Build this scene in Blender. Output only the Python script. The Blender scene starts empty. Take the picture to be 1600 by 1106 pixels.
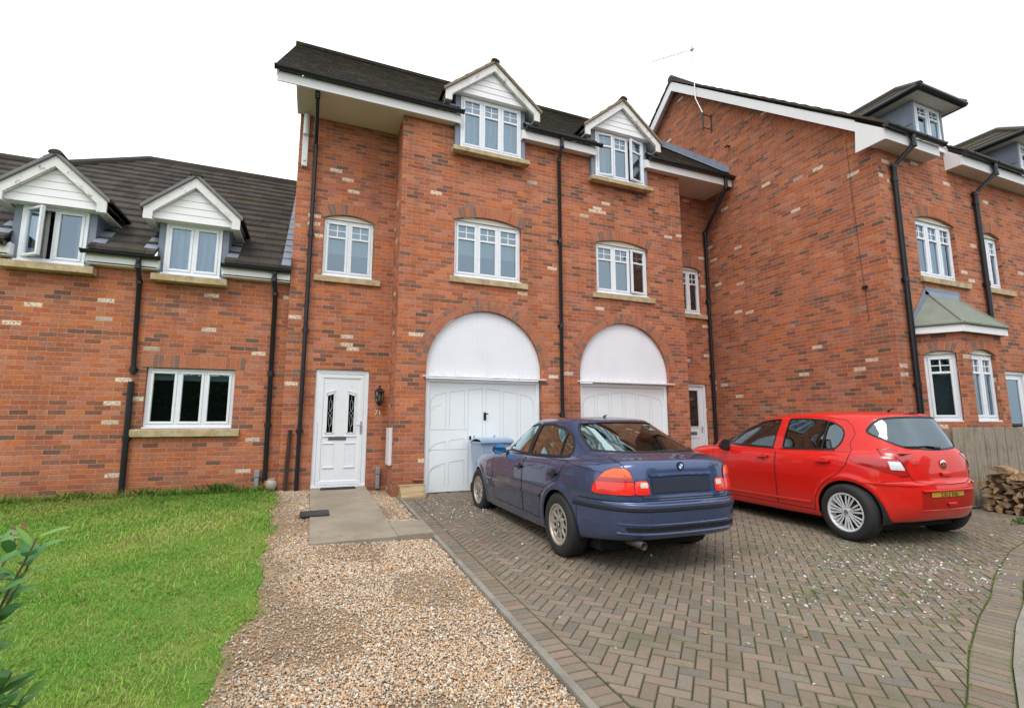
import bpy, bmesh, math, random
import numpy as np
from mathutils import Vector, Matrix
from mathutils.bvhtree import BVHTree
from mathutils.geometry import tessellate_polygon, delaunay_2d_cdt
random.seed(7)
PI = math.pi
sc = bpy.context.scene
col = sc.collection

# ------------------------------------------------------------------ tagging helpers
def tag(o, label=None, cat=None, group=None, kind=None):
    if label: o['label'] = label
    if cat: o['category'] = cat
    if group: o['group'] = group
    if kind: o['kind'] = kind
    return o

def empty(name, loc=(0, 0, 0), rz=0, label=None, cat=None, group=None):
    o = bpy.data.objects.new(name, None)
    o.empty_display_size = 0.2
    col.objects.link(o)
    o.location = loc
    o.rotation_euler = (0, 0, rz)
    return tag(o, label, cat, group)

def metre_uv(me):
    """UV map in metres: u runs along the wall, v goes up (floors: u = x, v = y)"""
    uvl = me.uv_layers.new(name='UVMap')
    nl = len(me.loops)
    vi = np.zeros(nl, np.int32); me.loops.foreach_get('vertex_index', vi)
    co = np.zeros(len(me.vertices) * 3, np.float32); me.vertices.foreach_get('co', co); co = co.reshape(-1, 3)
    np_ = len(me.polygons)
    nrm = np.zeros(np_ * 3, np.float32); me.polygons.foreach_get('normal', nrm); nrm = nrm.reshape(-1, 3)
    tot = np.zeros(np_, np.int32); me.polygons.foreach_get('loop_total', tot)
    n = np.repeat(nrm, tot, axis=0)
    p = co[vi]
    flat = np.abs(n[:, 2]) > 0.75
    t = np.stack([-n[:, 1], n[:, 0], np.zeros(len(n))], 1)
    ln = np.linalg.norm(t, axis=1); ln[ln < 1e-6] = 1
    t /= ln[:, None]
    sgn = np.where(np.abs(t[:, 0]) > np.abs(t[:, 1]), np.sign(t[:, 0]), np.sign(t[:, 1])); sgn[sgn == 0] = 1
    t *= sgn[:, None]
    u = np.where(flat, p[:, 0], (p * t).sum(1))
    v = np.where(flat, p[:, 1], p[:, 2])
    uvl.data.foreach_set('uv', np.stack([u, v], 1).astype(np.float32).ravel())

def make(name, verts, faces, mat, parent=None, smooth=False, mats=None, mi=None, uv=True, loc=None, rz=None):
    # the same face wound both ways would lie in one plane with itself: keep one
    seen = set(); keep = []
    for i, f in enumerate(faces):
        k = frozenset(f)
        if k in seen: continue
        seen.add(k); keep.append(i)
    if len(keep) < len(faces):
        faces = [faces[i] for i in keep]
        if mi: mi = [mi[i] for i in keep]
    me = bpy.data.meshes.new(name)
    me.from_pydata([tuple(v) for v in verts], [], faces)
    for m in (mats or [mat]): me.materials.append(m)
    if mi: me.polygons.foreach_set('material_index', mi)
    if smooth: me.polygons.foreach_set('use_smooth', [True] * len(me.polygons))
    me.update()
    if uv: metre_uv(me)
    o = bpy.data.objects.new(name, me)
    col.objects.link(o)
    if parent: o.parent = parent
    if loc is not None: o.location = loc
    if rz is not None: o.rotation_euler = (0, 0, rz)
    return o

class MB:
    """collects shapes, builds ONE mesh object"""
    def __init__(s): s.v = []; s.f = []; s.m = []
    def add(s, vs, fs, m=0):
        b = len(s.v); s.v += [tuple(v) for v in vs]
        s.f += [tuple(b + i for i in f) for f in fs]; s.m += [m] * len(fs)
    def box(s, x0, x1, y0, y1, z0, z1, m=0, bev=0.0):
        if x1 < x0: x0, x1 = x1, x0
        if y1 < y0: y0, y1 = y1, y0
        if z1 < z0: z0, z1 = z1, z0
        if bev > 0:
            b = min(bev, (x1-x0)*.45, (y1-y0)*.45, (z1-z0)*.45)
            P = []
            for z, i in ((z0, b), (z0 + b, 0), (z1 - b, 0), (z1, b)):
                xs = (x0 + i, x1 - i); ys = (y0 + i, y1 - i)
                if i == 0:
                    P.append([(x0+b, y0, z), (x1-b, y0, z), (x1, y0+b, z), (x1, y1-b, z), (x1-b, y1, z), (x0+b, y1, z), (x0, y1-b, z), (x0, y0+b, z)])
                else:
                    P.append([(x0+b, y0+b, z)]*1 + [(x1-b, y0+b, z), (x1-b, y0+b, z), (x1-b, y1-b, z), (x1-b, y1-b, z), (x0+b, y1-b, z), (x0+b, y1-b, z), (x0+b, y0+b, z)])
            base = len(s.v)
            for r in P: s.v += r
            for k in range(3):
                for j in range(8):
                    a, c = base + k*8 + j, base + k*8 + (j+1) % 8
                    s.f.append((a, c, c+8, a+8)); s.m.append(m)
            s.f.append(tuple(base + i for i in (7, 5, 3, 1))); s.m.append(m)
            s.f.append(tuple(base + 24 + i for i in (1, 3, 5, 7))); s.m.append(m)
            return
        s.add([(x0,y0,z0),(x1,y0,z0),(x1,y1,z0),(x0,y1,z0),(x0,y0,z1),(x1,y0,z1),(x1,y1,z1),(x0,y1,z1)],
              [(0,3,2,1),(4,5,6,7),(0,1,5,4),(1,2,6,5),(2,3,7,6),(3,0,4,7)], m)
    def obox(s, c, ax, ay, az, m=0):
        """oriented box: centre and three half-axis vectors"""
        c = Vector(c); ax = Vector(ax); ay = Vector(ay); az = Vector(az)
        P = [c - ax - ay - az, c + ax - ay - az, c + ax + ay - az, c - ax + ay - az, c - ax - ay + az, c + ax - ay + az, c + ax + ay + az, c - ax + ay + az]
        s.add(P, [(0,3,2,1),(4,5,6,7),(0,1,5,4),(1,2,6,5),(2,3,7,6),(3,0,4,7)], m)
    def prism(s, pts, a, b, axis='y', m=0):
        """2D outline (CCW or CW) extruded along axis from a to b; pts are (x,z) for y, (y,z) for x, (x,y) for z"""
        n = len(pts)
        def P(p, t):
            return (p[0], t, p[1]) if axis == 'y' else ((t, p[0], p[1]) if axis == 'x' else (p[0], p[1], t))
        vs = [P(p, a) for p in pts] + [P(p, b) for p in pts]
        area = sum(pts[i][0]*pts[(i+1) % n][1] - pts[(i+1) % n][0]*pts[i][1] for i in range(n))
        flip = (area > 0) ^ (b > a) ^ (axis == 'y')
        fs = []
        tri = tessellate_polygon([[Vector((p[0], p[1], 0)) for p in pts]]) if n > 4 else [tuple(range(n))]
        for t in tri:
            t = tuple(t)
            ta = sum(pts[t[i]][0]*pts[t[(i+1) % len(t)]][1] - pts[t[(i+1) % len(t)]][0]*pts[t[i]][1] for i in range(len(t)))
            if (ta > 0) != (area > 0): t = t[::-1]
            fs.append(t if flip else t[::-1]); fs.append(tuple(n + i for i in (t[::-1] if flip else t)))
        for i in range(n):
            j = (i + 1) % n
            q = (i, j, n + j, n + i)
            fs.append(q[::-1] if flip else q)
        s.add(vs, fs, m)
    def tube(s, path, r, n=10, m=0, caps=True, squash=None):
        path = [Vector(p) for p in path]
        rr = r if isinstance(r, (list, tuple)) else [r] * len(path)
        base = len(s.v); prev = None
        for i, p in enumerate(path):
            d = (path[min(i+1, len(path)-1)] - path[max(i-1, 0)]).normalized()
            if prev is None:
                prev = d.cross(Vector((0, 0, 1)))
                if prev.length < 1e-3: prev = Vector((1, 0, 0))
            u = (prev - d * prev.dot(d)).normalized(); w = d.cross(u); prev = u
            for k in range(n):
                a = 2*PI*k/n + PI/n
                s.v.append(tuple(p + u*math.cos(a)*rr[i] + w*math.sin(a)*rr[i]))
        for i in range(len(path)-1):
            for k in range(n):
                a = base + i*n + k; b = base + i*n + (k+1) % n
                s.f.append((a, b, b+n, a+n)); s.m.append(m)
        if caps:
            s.f.append(tuple(base + k for k in range(n))[::-1]); s.m.append(m)
            s.f.append(tuple(base + (len(path)-1)*n + k for k in range(n))); s.m.append(m)
    def lathe(s, prof, c=(0,0,0), axis='z', n=32, m=0, a0=0, a1=2*PI):
        """profile list of (radius, height)"""
        base = len(s.v); full = abs(a1-a0-2*PI) < 1e-6; k = n if full else n+1
        for r, h in prof:
            for j in range(k):
                a = a0 + (a1-a0)*j/n
                p = (r*math.cos(a), r*math.sin(a), h)
                if axis == 'y': p = (p[0], h, p[1])
                elif axis == 'x': p = (h, p[0], p[1])
                s.v.append((c[0]+p[0], c[1]+p[1], c[2]+p[2]))
        for i in range(len(prof)-1):
            for j in range(n):
                a = base + i*k + j; b = base + i*k + (j+1) % k
                s.f.append((a, b, b+k, a+k) if axis != 'y' else (a, a+k, b+k, b)); s.m.append(m)
    def build(s, name, mat, parent=None, smooth=False, mats=None, uv=True, loc=None, rz=None, bevel=0, auto=None):
        o = make(name, s.v, s.f, mat, parent, smooth, mats, s.m if mats else None, uv, loc, rz)
        if bevel:
            md = o.modifiers.new('bevel', 'BEVEL'); md.width = bevel; md.segments = 2; md.limit_method = 'ANGLE'; md.angle_limit = 0.6
        if auto:
            sharp_by_angle(o.data, auto)
        return o

def sharp_by_angle(me, deg):
    bm = bmesh.new(); bm.from_mesh(me)
    lim = math.radians(deg)
    for f in bm.faces: f.smooth = True
    for e in bm.edges:
        if len(e.link_faces) == 2 and e.calc_face_angle(0) > lim: e.smooth = False
    bm.to_mesh(me); bm.free()

def copy_tree(o, parent=None):
    c = o.copy(); col.objects.link(c)
    if parent: c.parent = parent
    for ch in list(o.children): copy_tree(ch, c)
    return c

def text_mesh(name, body, size, depth, mat, parent, loc, rot, align='CENTER', xs=1.0):
    cu = bpy.data.curves.new(name, 'FONT'); cu.body = body; cu.size = size; cu.extrude = depth; cu.align_x = align
    t = bpy.data.objects.new(name, cu); col.objects.link(t)
    dg = bpy.context.evaluated_depsgraph_get()
    me = bpy.data.meshes.new_from_object(t.evaluated_get(dg))
    bpy.data.objects.remove(t); bpy.data.curves.remove(cu)
    me.name = name
    me.materials.clear(); me.materials.append(mat)
    o = bpy.data.objects.new(name, me); col.objects.link(o)
    if parent: o.parent = parent
    o.location = loc; o.rotation_euler = rot; o.scale = (xs, 1, 1)
    return o

# ------------------------------------------------------------------ materials
class NT:
    def __init__(s, name):
        s.mat = bpy.data.materials.new(name); s.mat.use_nodes = True
        s.t = s.mat.node_tree; s.t.nodes.clear()
        s.out = s.n('ShaderNodeOutputMaterial')
    def n(s, typ, **kw):
        nd = s.t.nodes.new(typ)
        for k, v in kw.items(): setattr(nd, k, v)
        return nd
    def l(s, a, b): s.t.links.new(a, b)
    def val(s, sock, x):
        if hasattr(x, 'is_output'): s.l(x, sock)
        elif x is not None:
            sock.default_value = x
    def math(s, op, a, b=None, c=None, clamp=False):
        nd = s.n('ShaderNodeMath', operation=op, use_clamp=clamp)
        s.val(nd.inputs[0], a)
        if b is not None: s.val(nd.inputs[1], b)
        if c is not None: s.val(nd.inputs[2], c)
        return nd.outputs[0]
    def mix(s, f, a, b, typ='RGBA', blend='MIX'):
        nd = s.n('ShaderNodeMix', data_type=typ, blend_type=blend) if typ == 'RGBA' else s.n('ShaderNodeMix', data_type=typ)
        k = {'RGBA': (0, 6, 7, 2), 'FLOAT': (0, 2, 3, 0)}[typ]
        s.val(nd.inputs[k[0]], f)
        for i, x in ((k[1], a), (k[2], b)):
            if isinstance(x, tuple) and len(x) == 3: x = (*x, 1)
            s.val(nd.inputs[i], x)
        return nd.outputs[k[3]]
    def noise(s, vec, scale, detail=3, rough=.55, dim='3D', out='Fac'):
        nd = s.n('ShaderNodeTexNoise', noise_dimensions=dim)
        if vec is not None: s.l(vec, nd.inputs['Vector'])
        nd.inputs['Scale'].default_value = scale; nd.inputs['Detail'].default_value = detail; nd.inputs['Roughness'].default_value = rough
        return nd.outputs[out]
    def ramp(s, fac, stops, interp='LINEAR'):
        nd = s.n('ShaderNodeValToRGB'); r = nd.color_ramp; r.interpolation = interp
        while len(r.elements) < len(stops): r.elements.new(0.5)
        for e, (p, c) in zip(r.elements, stops):
            e.position = p; e.color = (*c, 1) if len(c) == 3 else c
        s.l(fac, nd.inputs[0])
        return nd.outputs[0]
    def smooth(s, x, lo, hi):
        nd = s.n('ShaderNodeMapRange', interpolation_type='SMOOTHSTEP')
        s.val(nd.inputs[0], x); nd.inputs[1].default_value = lo; nd.inputs[2].default_value = hi
        return nd.outputs[0]
    def bump(s, h, strength=.5, dist=.01, normal=None):
        nd = s.n('ShaderNodeBump'); nd.inputs['Strength'].default_value = strength; nd.inputs['Distance'].default_value = dist
        s.l(h, nd.inputs['Height'])
        if normal is not None: s.l(normal, nd.inputs['Normal'])
        return nd.outputs[0]
    def bsdf(s, color, rough=.6, spec=.5, metal=0, normal=None, coat=0, coat_rough=.03, trans=0, ior=1.45, sss=0):
        b = s.n('ShaderNodeBsdfPrincipled')
        s.val(b.inputs['Base Color'], (*color, 1) if isinstance(color, tuple) and len(color) == 3 else color)
        s.val(b.inputs['Roughness'], rough); s.val(b.inputs['Metallic'], metal)
        b.inputs['Specular IOR Level'].default_value = spec
        b.inputs['Coat Weight'].default_value = coat; b.inputs['Coat Roughness'].default_value = coat_rough
        b.inputs['Transmission Weight'].default_value = trans; b.inputs['IOR'].default_value = ior
        if normal is not None: s.l(normal, b.inputs['Normal'])
        return b.outputs[0]
    def done(s, sh):
        s.l(sh, s.out.inputs[0]); return s.mat
    def geo_pos(s): return s.n('ShaderNodeNewGeometry').outputs['Position']
    def obj(s): return s.n('ShaderNodeTexCoord').outputs['Object']
    def uv(s): return s.n('ShaderNodeTexCoord').outputs['UV']

def plain(name, color, rough=.5, metal=0, spec=.5, var=.12, vscale=6, bump=0, bscale=60, coat=0):
    t = NT(name); o = t.obj()
    nz = t.noise(o, vscale, 4)
    f = t.math('MULTIPLY_ADD', nz, var*2, 1-var)
    c = t.mix(1.0, tuple(color), t.n('ShaderNodeCombineColor').outputs[0], blend='MULTIPLY')
    # multiply colour by the noise value
    cc = t.t.nodes[-1]
    comb = [n for n in t.t.nodes if n.bl_idname == 'ShaderNodeCombineColor'][0]
    for i in range(3): t.l(f, comb.inputs[i])
    nrm = t.bump(t.noise(o, bscale, 3), bump, .004) if bump else None
    r = t.math('MULTIPLY_ADD', nz, .15, rough-.07, clamp=True)
    return t.done(t.bsdf(c, r, spec, metal, nrm, coat))

BRICK_STOPS = [(0.0, (.40,.118,.058)), (.22, (.46,.142,.058)), (.40, (.53,.172,.062)), (.58, (.42,.130,.060)), (.78, (.33,.112,.058)), (.90, (.26,.100,.060)), (.965, (.17,.09,.066)), (.984, (.14,.082,.062)), (.987, (.78,.63,.49))]

def brick_mat(name, seed=0.0, dark=1.0):
    t = NT(name)
    uv = t.uv()
    sep = t.n('ShaderNodeSeparateXYZ'); t.l(uv, sep.inputs[0])
    wob = t.noise(uv, 7.0, 2, dim='2D', out='Color')
    ws = t.n('ShaderNodeSeparateColor'); t.l(wob, ws.inputs[0])
    wob2 = t.noise(uv, 45.0, 2, dim='2D', out='Color')
    ws2 = t.n('ShaderNodeSeparateColor'); t.l(wob2, ws2.inputs[0])
    u = t.math('ADD', sep.outputs[0], t.math('MULTIPLY_ADD', ws.outputs[0], .012, t.math('MULTIPLY', ws2.outputs[0], .006)))
    v = t.math('ADD', sep.outputs[1], t.math('MULTIPLY_ADD', ws.outputs[1], .010, t.math('MULTIPLY', ws2.outputs[1], .006)))
    vr = t.math('DIVIDE', v, .075)
    row = t.math('FLOOR', vr); fv = t.math('SUBTRACT', vr, row)
    # quasi random half-bond shift of every course
    sh = t.math('MULTIPLY', t.math('MODULO', t.math('ADD', row, 1000), 2), .5)
    ur = t.math('ADD', t.math('DIVIDE', u, .225), sh)
    cl = t.math('FLOOR', ur); fu = t.math('SUBTRACT', ur, cl)
    du = t.math('MULTIPLY', t.math('MINIMUM', fu, t.math('SUBTRACT', 1, fu)), .225)
    dv = t.math('MULTIPLY', t.math('MINIMUM', fv, t.math('SUBTRACT', 1, fv)), .075)
    d = t.math('MINIMUM', du, dv)
    d = t.math('ADD', d, t.math('MULTIPLY_ADD', ws2.outputs[2], .003, -.0015))
    mask = t.smooth(d, .0028, .0062)
    cv = t.n('ShaderNodeCombineXYZ'); t.l(cl, cv.inputs[0]); t.l(row, cv.inputs[1]); cv.inputs[2].default_value = seed
    wn = t.n('ShaderNodeTexWhiteNoise', noise_dimensions='3D'); t.l(cv.outputs[0], wn.inputs[0])
    rnd = wn.outputs['Value']
    base = t.ramp(rnd, BRICK_STOPS)
    # blotches inside a brick
    nz = t.noise(uv, 28, 4, .65, dim='2D')
    nz2 = t.noise(uv, 1.1, 3, .6, dim='2D')
    hsv = t.n('ShaderNodeHueSaturation'); t.l(base, hsv.inputs['Color'])
    t.l(t.math('MULTIPLY', t.math('MULTIPLY_ADD', nz, .80, .60), t.math('MULTIPLY_ADD', nz2, .5*dark, .75*dark)), hsv.inputs['Value'])
    hsv.inputs['Saturation'].default_value = 1.02
    # each brick drifts in hue a little
    wn2 = t.n('ShaderNodeSeparateColor'); t.l(wn.outputs['Color'], wn2.inputs[0])
    t.l(t.math('MULTIPLY_ADD', wn2.outputs[1], .007, .4940), hsv.inputs['Hue']); t.l(t.math('MULTIPLY_ADD', wn2.outputs[2], .16, .86), hsv.inputs['Saturation'])
    # pale bricks lose their skin in patches
    pale = t.math('GREATER_THAN', rnd, .987)
    patch = t.smooth(t.noise(uv, 38, 3, .7, dim='2D'), .38, .46)
    c = t.mix(t.math('MULTIPLY', pale, t.math('SUBTRACT', 1, patch)), hsv.outputs[0], (.30, .12, .07))
    # darker chips / kiss marks
    chip = t.smooth(t.noise(uv, 60, 3, .7, dim='2D'), .60, .72)
    c = t.mix(t.math('MULTIPLY', chip, .35), c, (.12, .05, .035))
    mort = t.mix(t.noise(uv, 14, 3, dim='2D'), (.38, .215, .13), (.54, .36, .245))
    c = t.mix(mask, mort, c)
    # rain streaks and damp drifts
    mp = t.n('ShaderNodeMapping'); mp.inputs['Scale'].default_value = (2.6, .22, 1); t.l(uv, mp.inputs[0])
    st = t.smooth(t.noise(mp.outputs[0], 1.0, 4, .6, dim='2D'), .50, .74)
    c = t.mix(t.math('MULTIPLY', st, .28), c, (.15, .075, .05))
    # grime near the ground
    low = t.smooth(sep.outputs[1], .5, -.1)
    c = t.mix(t.math('MULTIPLY', low, t.math('MULTIPLY', t.noise(uv, 5, 3, dim='2D'), .7)), c, (.13, .075, .05))
    h = t.math('ADD', t.math('MULTIPLY', mask, 1.0), t.math('MULTIPLY', nz, .5))
    nrm = t.bump(h, .7, .006)
    return t.done(t.bsdf(c, .88, .25, 0, nrm))

def island_brick_mat(name):
    t = NT(name)
    g = t.n('ShaderNodeNewGeometry')
    base = t.ramp(g.outputs['Random Per Island'], [(0, (.36,.125,.07)), (.35, (.46,.16,.08)), (.6, (.42,.17,.10)), (.8, (.30,.14,.10)), (1, (.21,.13,.11))])
    nz = t.noise(g.outputs['Position'], 30, 4, .65)
    hs = t.n('ShaderNodeHueSaturation'); t.l(base, hs.inputs['Color']); t.l(t.math('MULTIPLY_ADD', nz, .8, .6), hs.inputs['Value'])
    return t.done(t.bsdf(hs.outputs[0], .88, .25, 0, t.bump(nz, .4, .004)))

def roof_mat(name, base, base2, speck, tile=.30, moss=.3):
    t = NT(name); g = t.n('ShaderNodeNewGeometry'); pos = g.outputs['Position']
    uv = t.uv()
    n1 = t.noise(pos, 1.3, 4, .6); n2 = t.noise(pos, 35, 4, .7)
    c = t.mix(n1, base, base2)
    wn = t.ramp(g.outputs['Random Per Island'], [(0, (.72,.72,.72)), (1, (1.25,1.2,1.15))])
    c = t.mix(1, c, wn, blend='MULTIPLY')
    c = t.mix(t.smooth(n2, .60, .74), c, speck)
    c = t.mix(t.math('MULTIPLY', t.smooth(t.noise(pos, 2.2, 5, .7), .52, .68), moss), c, (.085, .085, .02))
    return t.done(t.bsdf(c, .92, .2, 0, t.bump(n2, .6, .008)))

def glass_mat(name, tint=(.75,.85,.87), refl=.22, rough=.01, gcol=(.95, .98, 1)):
    t = NT(name)
    fr = t.n('ShaderNodeFresnel'); fr.inputs['IOR'].default_value = 1.52
    wob = t.bump(t.noise(t.obj(), 2.0, 2), .06, .02)
    gl = t.n('ShaderNodeBsdfGlossy'); gl.inputs['Roughness'].default_value = rough; gl.inputs['Color'].default_value = (*gcol, 1)
    t.l(wob, gl.inputs['Normal'])
    tr = t.n('ShaderNodeBsdfTransparent'); tr.inputs[0].default_value = (*tint, 1)
    mx = t.n('ShaderNodeMixShader')
    t.l(t.math('MULTIPLY_ADD', fr.outputs[0], 1.3, refl, clamp=True), mx.inputs[0])
    t.l(tr.outputs[0], mx.inputs[1]); t.l(gl.outputs[0], mx.inputs[2])
    return t.done(mx.outputs[0])

def paint_mat(name, c1, c2, flake=.0, coat=1.0, rough=.35, metal=.0):
    t = NT(name); o = t.obj()
    n = t.noise(o, 900, 2)
    base = t.mix(t.math('MULTIPLY', n, .15), c1, c2)
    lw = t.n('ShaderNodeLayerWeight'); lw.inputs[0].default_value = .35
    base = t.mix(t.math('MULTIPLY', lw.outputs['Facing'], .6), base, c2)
    dirt = t.noise(o, 5, 5, .7)
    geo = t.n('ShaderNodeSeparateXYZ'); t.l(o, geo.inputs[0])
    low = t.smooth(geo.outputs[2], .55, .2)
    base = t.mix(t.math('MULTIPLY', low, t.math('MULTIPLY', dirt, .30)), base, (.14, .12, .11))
    r = t.math('MULTIPLY_ADD', dirt, .06, rough - .02)
    b = t.bsdf(base, r, .25, metal, None, coat, .03)
    return t.done(b)

def color_attr_mat(name, rough=.8, spec=.3, bump=.3, bscale=80, trans=0.0, vary=.35):
    t = NT(name)
    a = t.n('ShaderNodeAttribute', attribute_name='tone')
    n = t.noise(t.geo_pos(), bscale, 3, .65)
    hs = t.n('ShaderNodeHueSaturation'); t.l(a.outputs['Color'], hs.inputs['Color'])
    t.l(t.math('MULTIPLY_ADD', n, vary*2, 1 - vary), hs.inputs['Value'])
    nrm = t.bump(n, bump, .003)
    b = t.bsdf(hs.outputs[0], rough, spec, 0, nrm)
    if trans > 0:
        tl = t.n('ShaderNodeBsdfTranslucent'); t.l(hs.outputs[0], tl.inputs[0])
        mx = t.n('ShaderNodeMixShader'); mx.inputs[0].default_value = trans
        t.l(b, mx.inputs[1]); t.l(tl.outputs[0], mx.inputs[2]); b = mx.outputs[0]
    return t.done(b)

M = {}
M['brick'] = brick_mat('brick', 1.0)
M['brick_left'] = brick_mat('brick_left', 5.0)
M['brick_right'] = brick_mat('brick_right', 9.0, .95)
M['voussoir'] = island_brick_mat('arch_brick')
M['mortar'] = plain('mortar', (.40, .28, .20), .9, bump=.3)
M['upvc'] = plain('white_upvc', (.78, .81, .86), .28, var=.04)
M['fascia'] = plain('white_painted_board', (.80, .80, .82), .45, var=.07, vscale=3)
M['board_worn'] = None
M['soffit'] = plain('soffit_board', (.66, .61, .57), .6, var=.08, vscale=2)
M['stone'] = None
M['headpanel'] = plain('cream_head_panel', (.66, .64, .54), .6, var=.1)
M['black'] = plain('black_plastic', (.012, .014, .018), .32, var=.2)
M['lead'] = plain('lead_sheet', (.20, .235, .30), .55, var=.3, vscale=4, bump=.2, bscale=9)
M['roof'] = roof_mat('main_roof_tile', (.018, .0155, .014), (.033, .027, .021), (.17, .15, .12), moss=.5)
M['roof_left'] = roof_mat('left_roof_tile', (.046, .042, .040), (.074, .066, .060), (.19, .175, .16), moss=.4)
M['roof_right'] = roof_mat('right_roof_tile', (.06, .052, .048), (.10, .085, .07), (.2, .18, .15), moss=.4)
M['roof_lip'] = plain('verge_mortar', (.26, .20, .14), .9, var=.35, vscale=9, bump=.5)
M['glass'] = glass_mat('window_glass', (.66, .78, .83), .17, gcol=(.66, .84, 1.0))
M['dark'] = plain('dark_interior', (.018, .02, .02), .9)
M['room'] = plain('room_wall', (.22, .25, .26), .9)
M['metal'] = plain('brushed_metal', (.55, .55, .56), .3, metal=.9, var=.05)
M['chrome'] = plain('chrome', (.75, .76, .78), .12, metal=1, var=.03)
M['grey_plastic'] = plain('grey_plastic', (.25, .27, .29), .5)

def worn_board():
    t = NT('flaking_white_board'); o = t.geo_pos()
    n = t.noise(o, 9, 6, .75); n2 = t.noise(o, 3, 3)
    c = t.mix(t.smooth(t.math('ADD', n, t.math('MULTIPLY', n2, .25)), .70, .76), (.74, .73, .74), (.40, .33, .24))
    c = t.mix(t.smooth(t.noise(o, 2.5, 4), .5, .75), c, (.52, .53, .46))
    return t.done(t.bsdf(c, .55, .4, 0, t.bump(n, .35, .01)))
M['board_worn'] = worn_board()
def stone_mat():
    t = NT('stained_sandstone'); o = t.geo_pos()
    c = t.mix(t.smooth(t.noise(o, 5, 5, .7), .35, .65), (.40, .30, .165), (.52, .43, .28))
    c = t.mix(t.math('MULTIPLY', t.smooth(t.noise(o, 3.2, 5, .75), .50, .72), .75), c, (.16, .13, .08))
    c = t.mix(t.smooth(t.noise(o, 60, 3), .62, .75), c, (.60, .54, .40))
    return t.done(t.bsdf(c, .9, .2, 0, t.bump(t.noise(o, 70, 4), .4, .005)))
M['stone'] = stone_mat()

def curtain_mat(name, c1, c2, freq=55, trans=.35):
    t = NT(name); o = t.obj(); s = t.n('ShaderNodeSeparateXYZ'); t.l(o, s.inputs[0])
    w = t.math('SINE', t.math('MULTIPLY_ADD', t.noise(o, 3, 2), 6, t.math('MULTIPLY', s.outputs[0], freq)))
    f = t.math('MULTIPLY_ADD', w, .5, .5)
    c = t.mix(f, c1, c2)
    b = t.bsdf(c, .9, .1)
    return t.done(b)
M['curtain'] = curtain_mat('net_curtain', (.30, .37, .42), (.56, .63, .68))
M['curtain_warm'] = curtain_mat('beige_curtain', (.34, .31, .29), (.5, .46, .43), 40)
M['blind'] = curtain_mat('slatted_blind', (.25, .22, .19), (.42, .38, .33), 20)
M['blind_pale'] = plain('pale_roller_blind', (.35, .43, .40), .9, var=.05)
# ------------------------------------------------------------------ ground levels
def lerp_tab(tab, x):
    if x <= tab[0][0]: return tab[0][1]
    for (a, va), (b, vb) in zip(tab, tab[1:]):
        if x <= b: return va + (vb - va) * (x - a) / (b - a)
    return tab[-1][1]
DRIVE = [(-30, -.34), (0.5, -.25), (2.2, -.215), (4.7, -.175), (8.8, -.11), (9.6, -.09), (20, -.09)]
LAWN = [(-30, -.36), (2, -.20), (9.65, 0.0), (30, 0.0)]
PATHZ = [(5.5, -.126), (9.5, -.012), (12, -.012)]
def gz(x, y):
    if x > 1.35: return lerp_tab(DRIVE, y)
    if x < -.3: return lerp_tab(LAWN, y)
    f = (x + .3) / 1.65
    return lerp_tab(LAWN, y) * (1-f) + lerp_tab(DRIVE, y) * f

LAWN_EDGE = [(-5, -.42), (1.5, -.42), (2.84, -.37), (3.43, -.37), (4.0, -.31), (4.9, -.32), (6.1, -.36), (8, -.42), (9.3, -.47), (9.65, -.47), (12, -.47)]
def lawn_edge(y):
    return lerp_tab(LAWN_EDGE, y) + .035*math.sin(y*3.1+.4) + .025*math.sin(y*7.7+1.3) + .012*math.sin(y*19)

def sheet(name, x0, x1, y0, y1, dz, nx, ny, mat, kind='structure', zf=gz):
    vs = []; fs = []
    for j in range(ny+1):
        for i in range(nx+1):
            x = x0 + (x1-x0)*i/nx; y = y0 + (y1-y0)*j/ny
            vs.append((x, y, zf(x, y) + dz))
    for j in range(ny):
        for i in range(nx):
            a = j*(nx+1)+i; fs.append((a, a+1, a+nx+2, a+nx+1))
    o = make(name, vs, fs, mat, smooth=True)
    tag(o, kind=kind)
    return o

def soil_mat(name, c1, c2, c3, sc1=3, sc2=60):
    t = NT(name); p = t.geo_pos()
    c = t.mix(t.smooth(t.noise(p, sc1, 5, .65), .35, .65), c1, c2)
    c = t.mix(t.smooth(t.noise(p, sc2, 3, .7), .5, .7), c, c3)
    return t.done(t.bsdf(c, .95, .15, 0, t.bump(t.noise(p, sc2, 4, .7), .8, .01)))
M['field'] = soil_mat('rough_ground', (.09, .12, .04), (.12, .11, .07), (.06, .07, .03), 1, 20)
M['lawnbase'] = soil_mat('lawn_thatch', (.10, .22, .03), (.20, .24, .06), (.06, .12, .02), 2.2, 70)
M['gravelbed'] = soil_mat('gravel_fines', (.33, .24, .155), (.23, .165, .11), (.44, .34, .23), 2, 110)
M['joint'] = soil_mat('paving_joint_moss', (.055, .05, .03), (.07, .09, .028), (.09, .085, .05), 1.2, 50)
M['asphalt'] = soil_mat('asphalt', (.07, .07, .07), (.09, .09, .088), (.14, .14, .135), 2, 160)
M['kerb'] = soil_mat('concrete_kerb', (.30, .28, .24), (.22, .20, .17), (.38, .36, .32), 2.5, 120)
M['path'] = None

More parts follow.
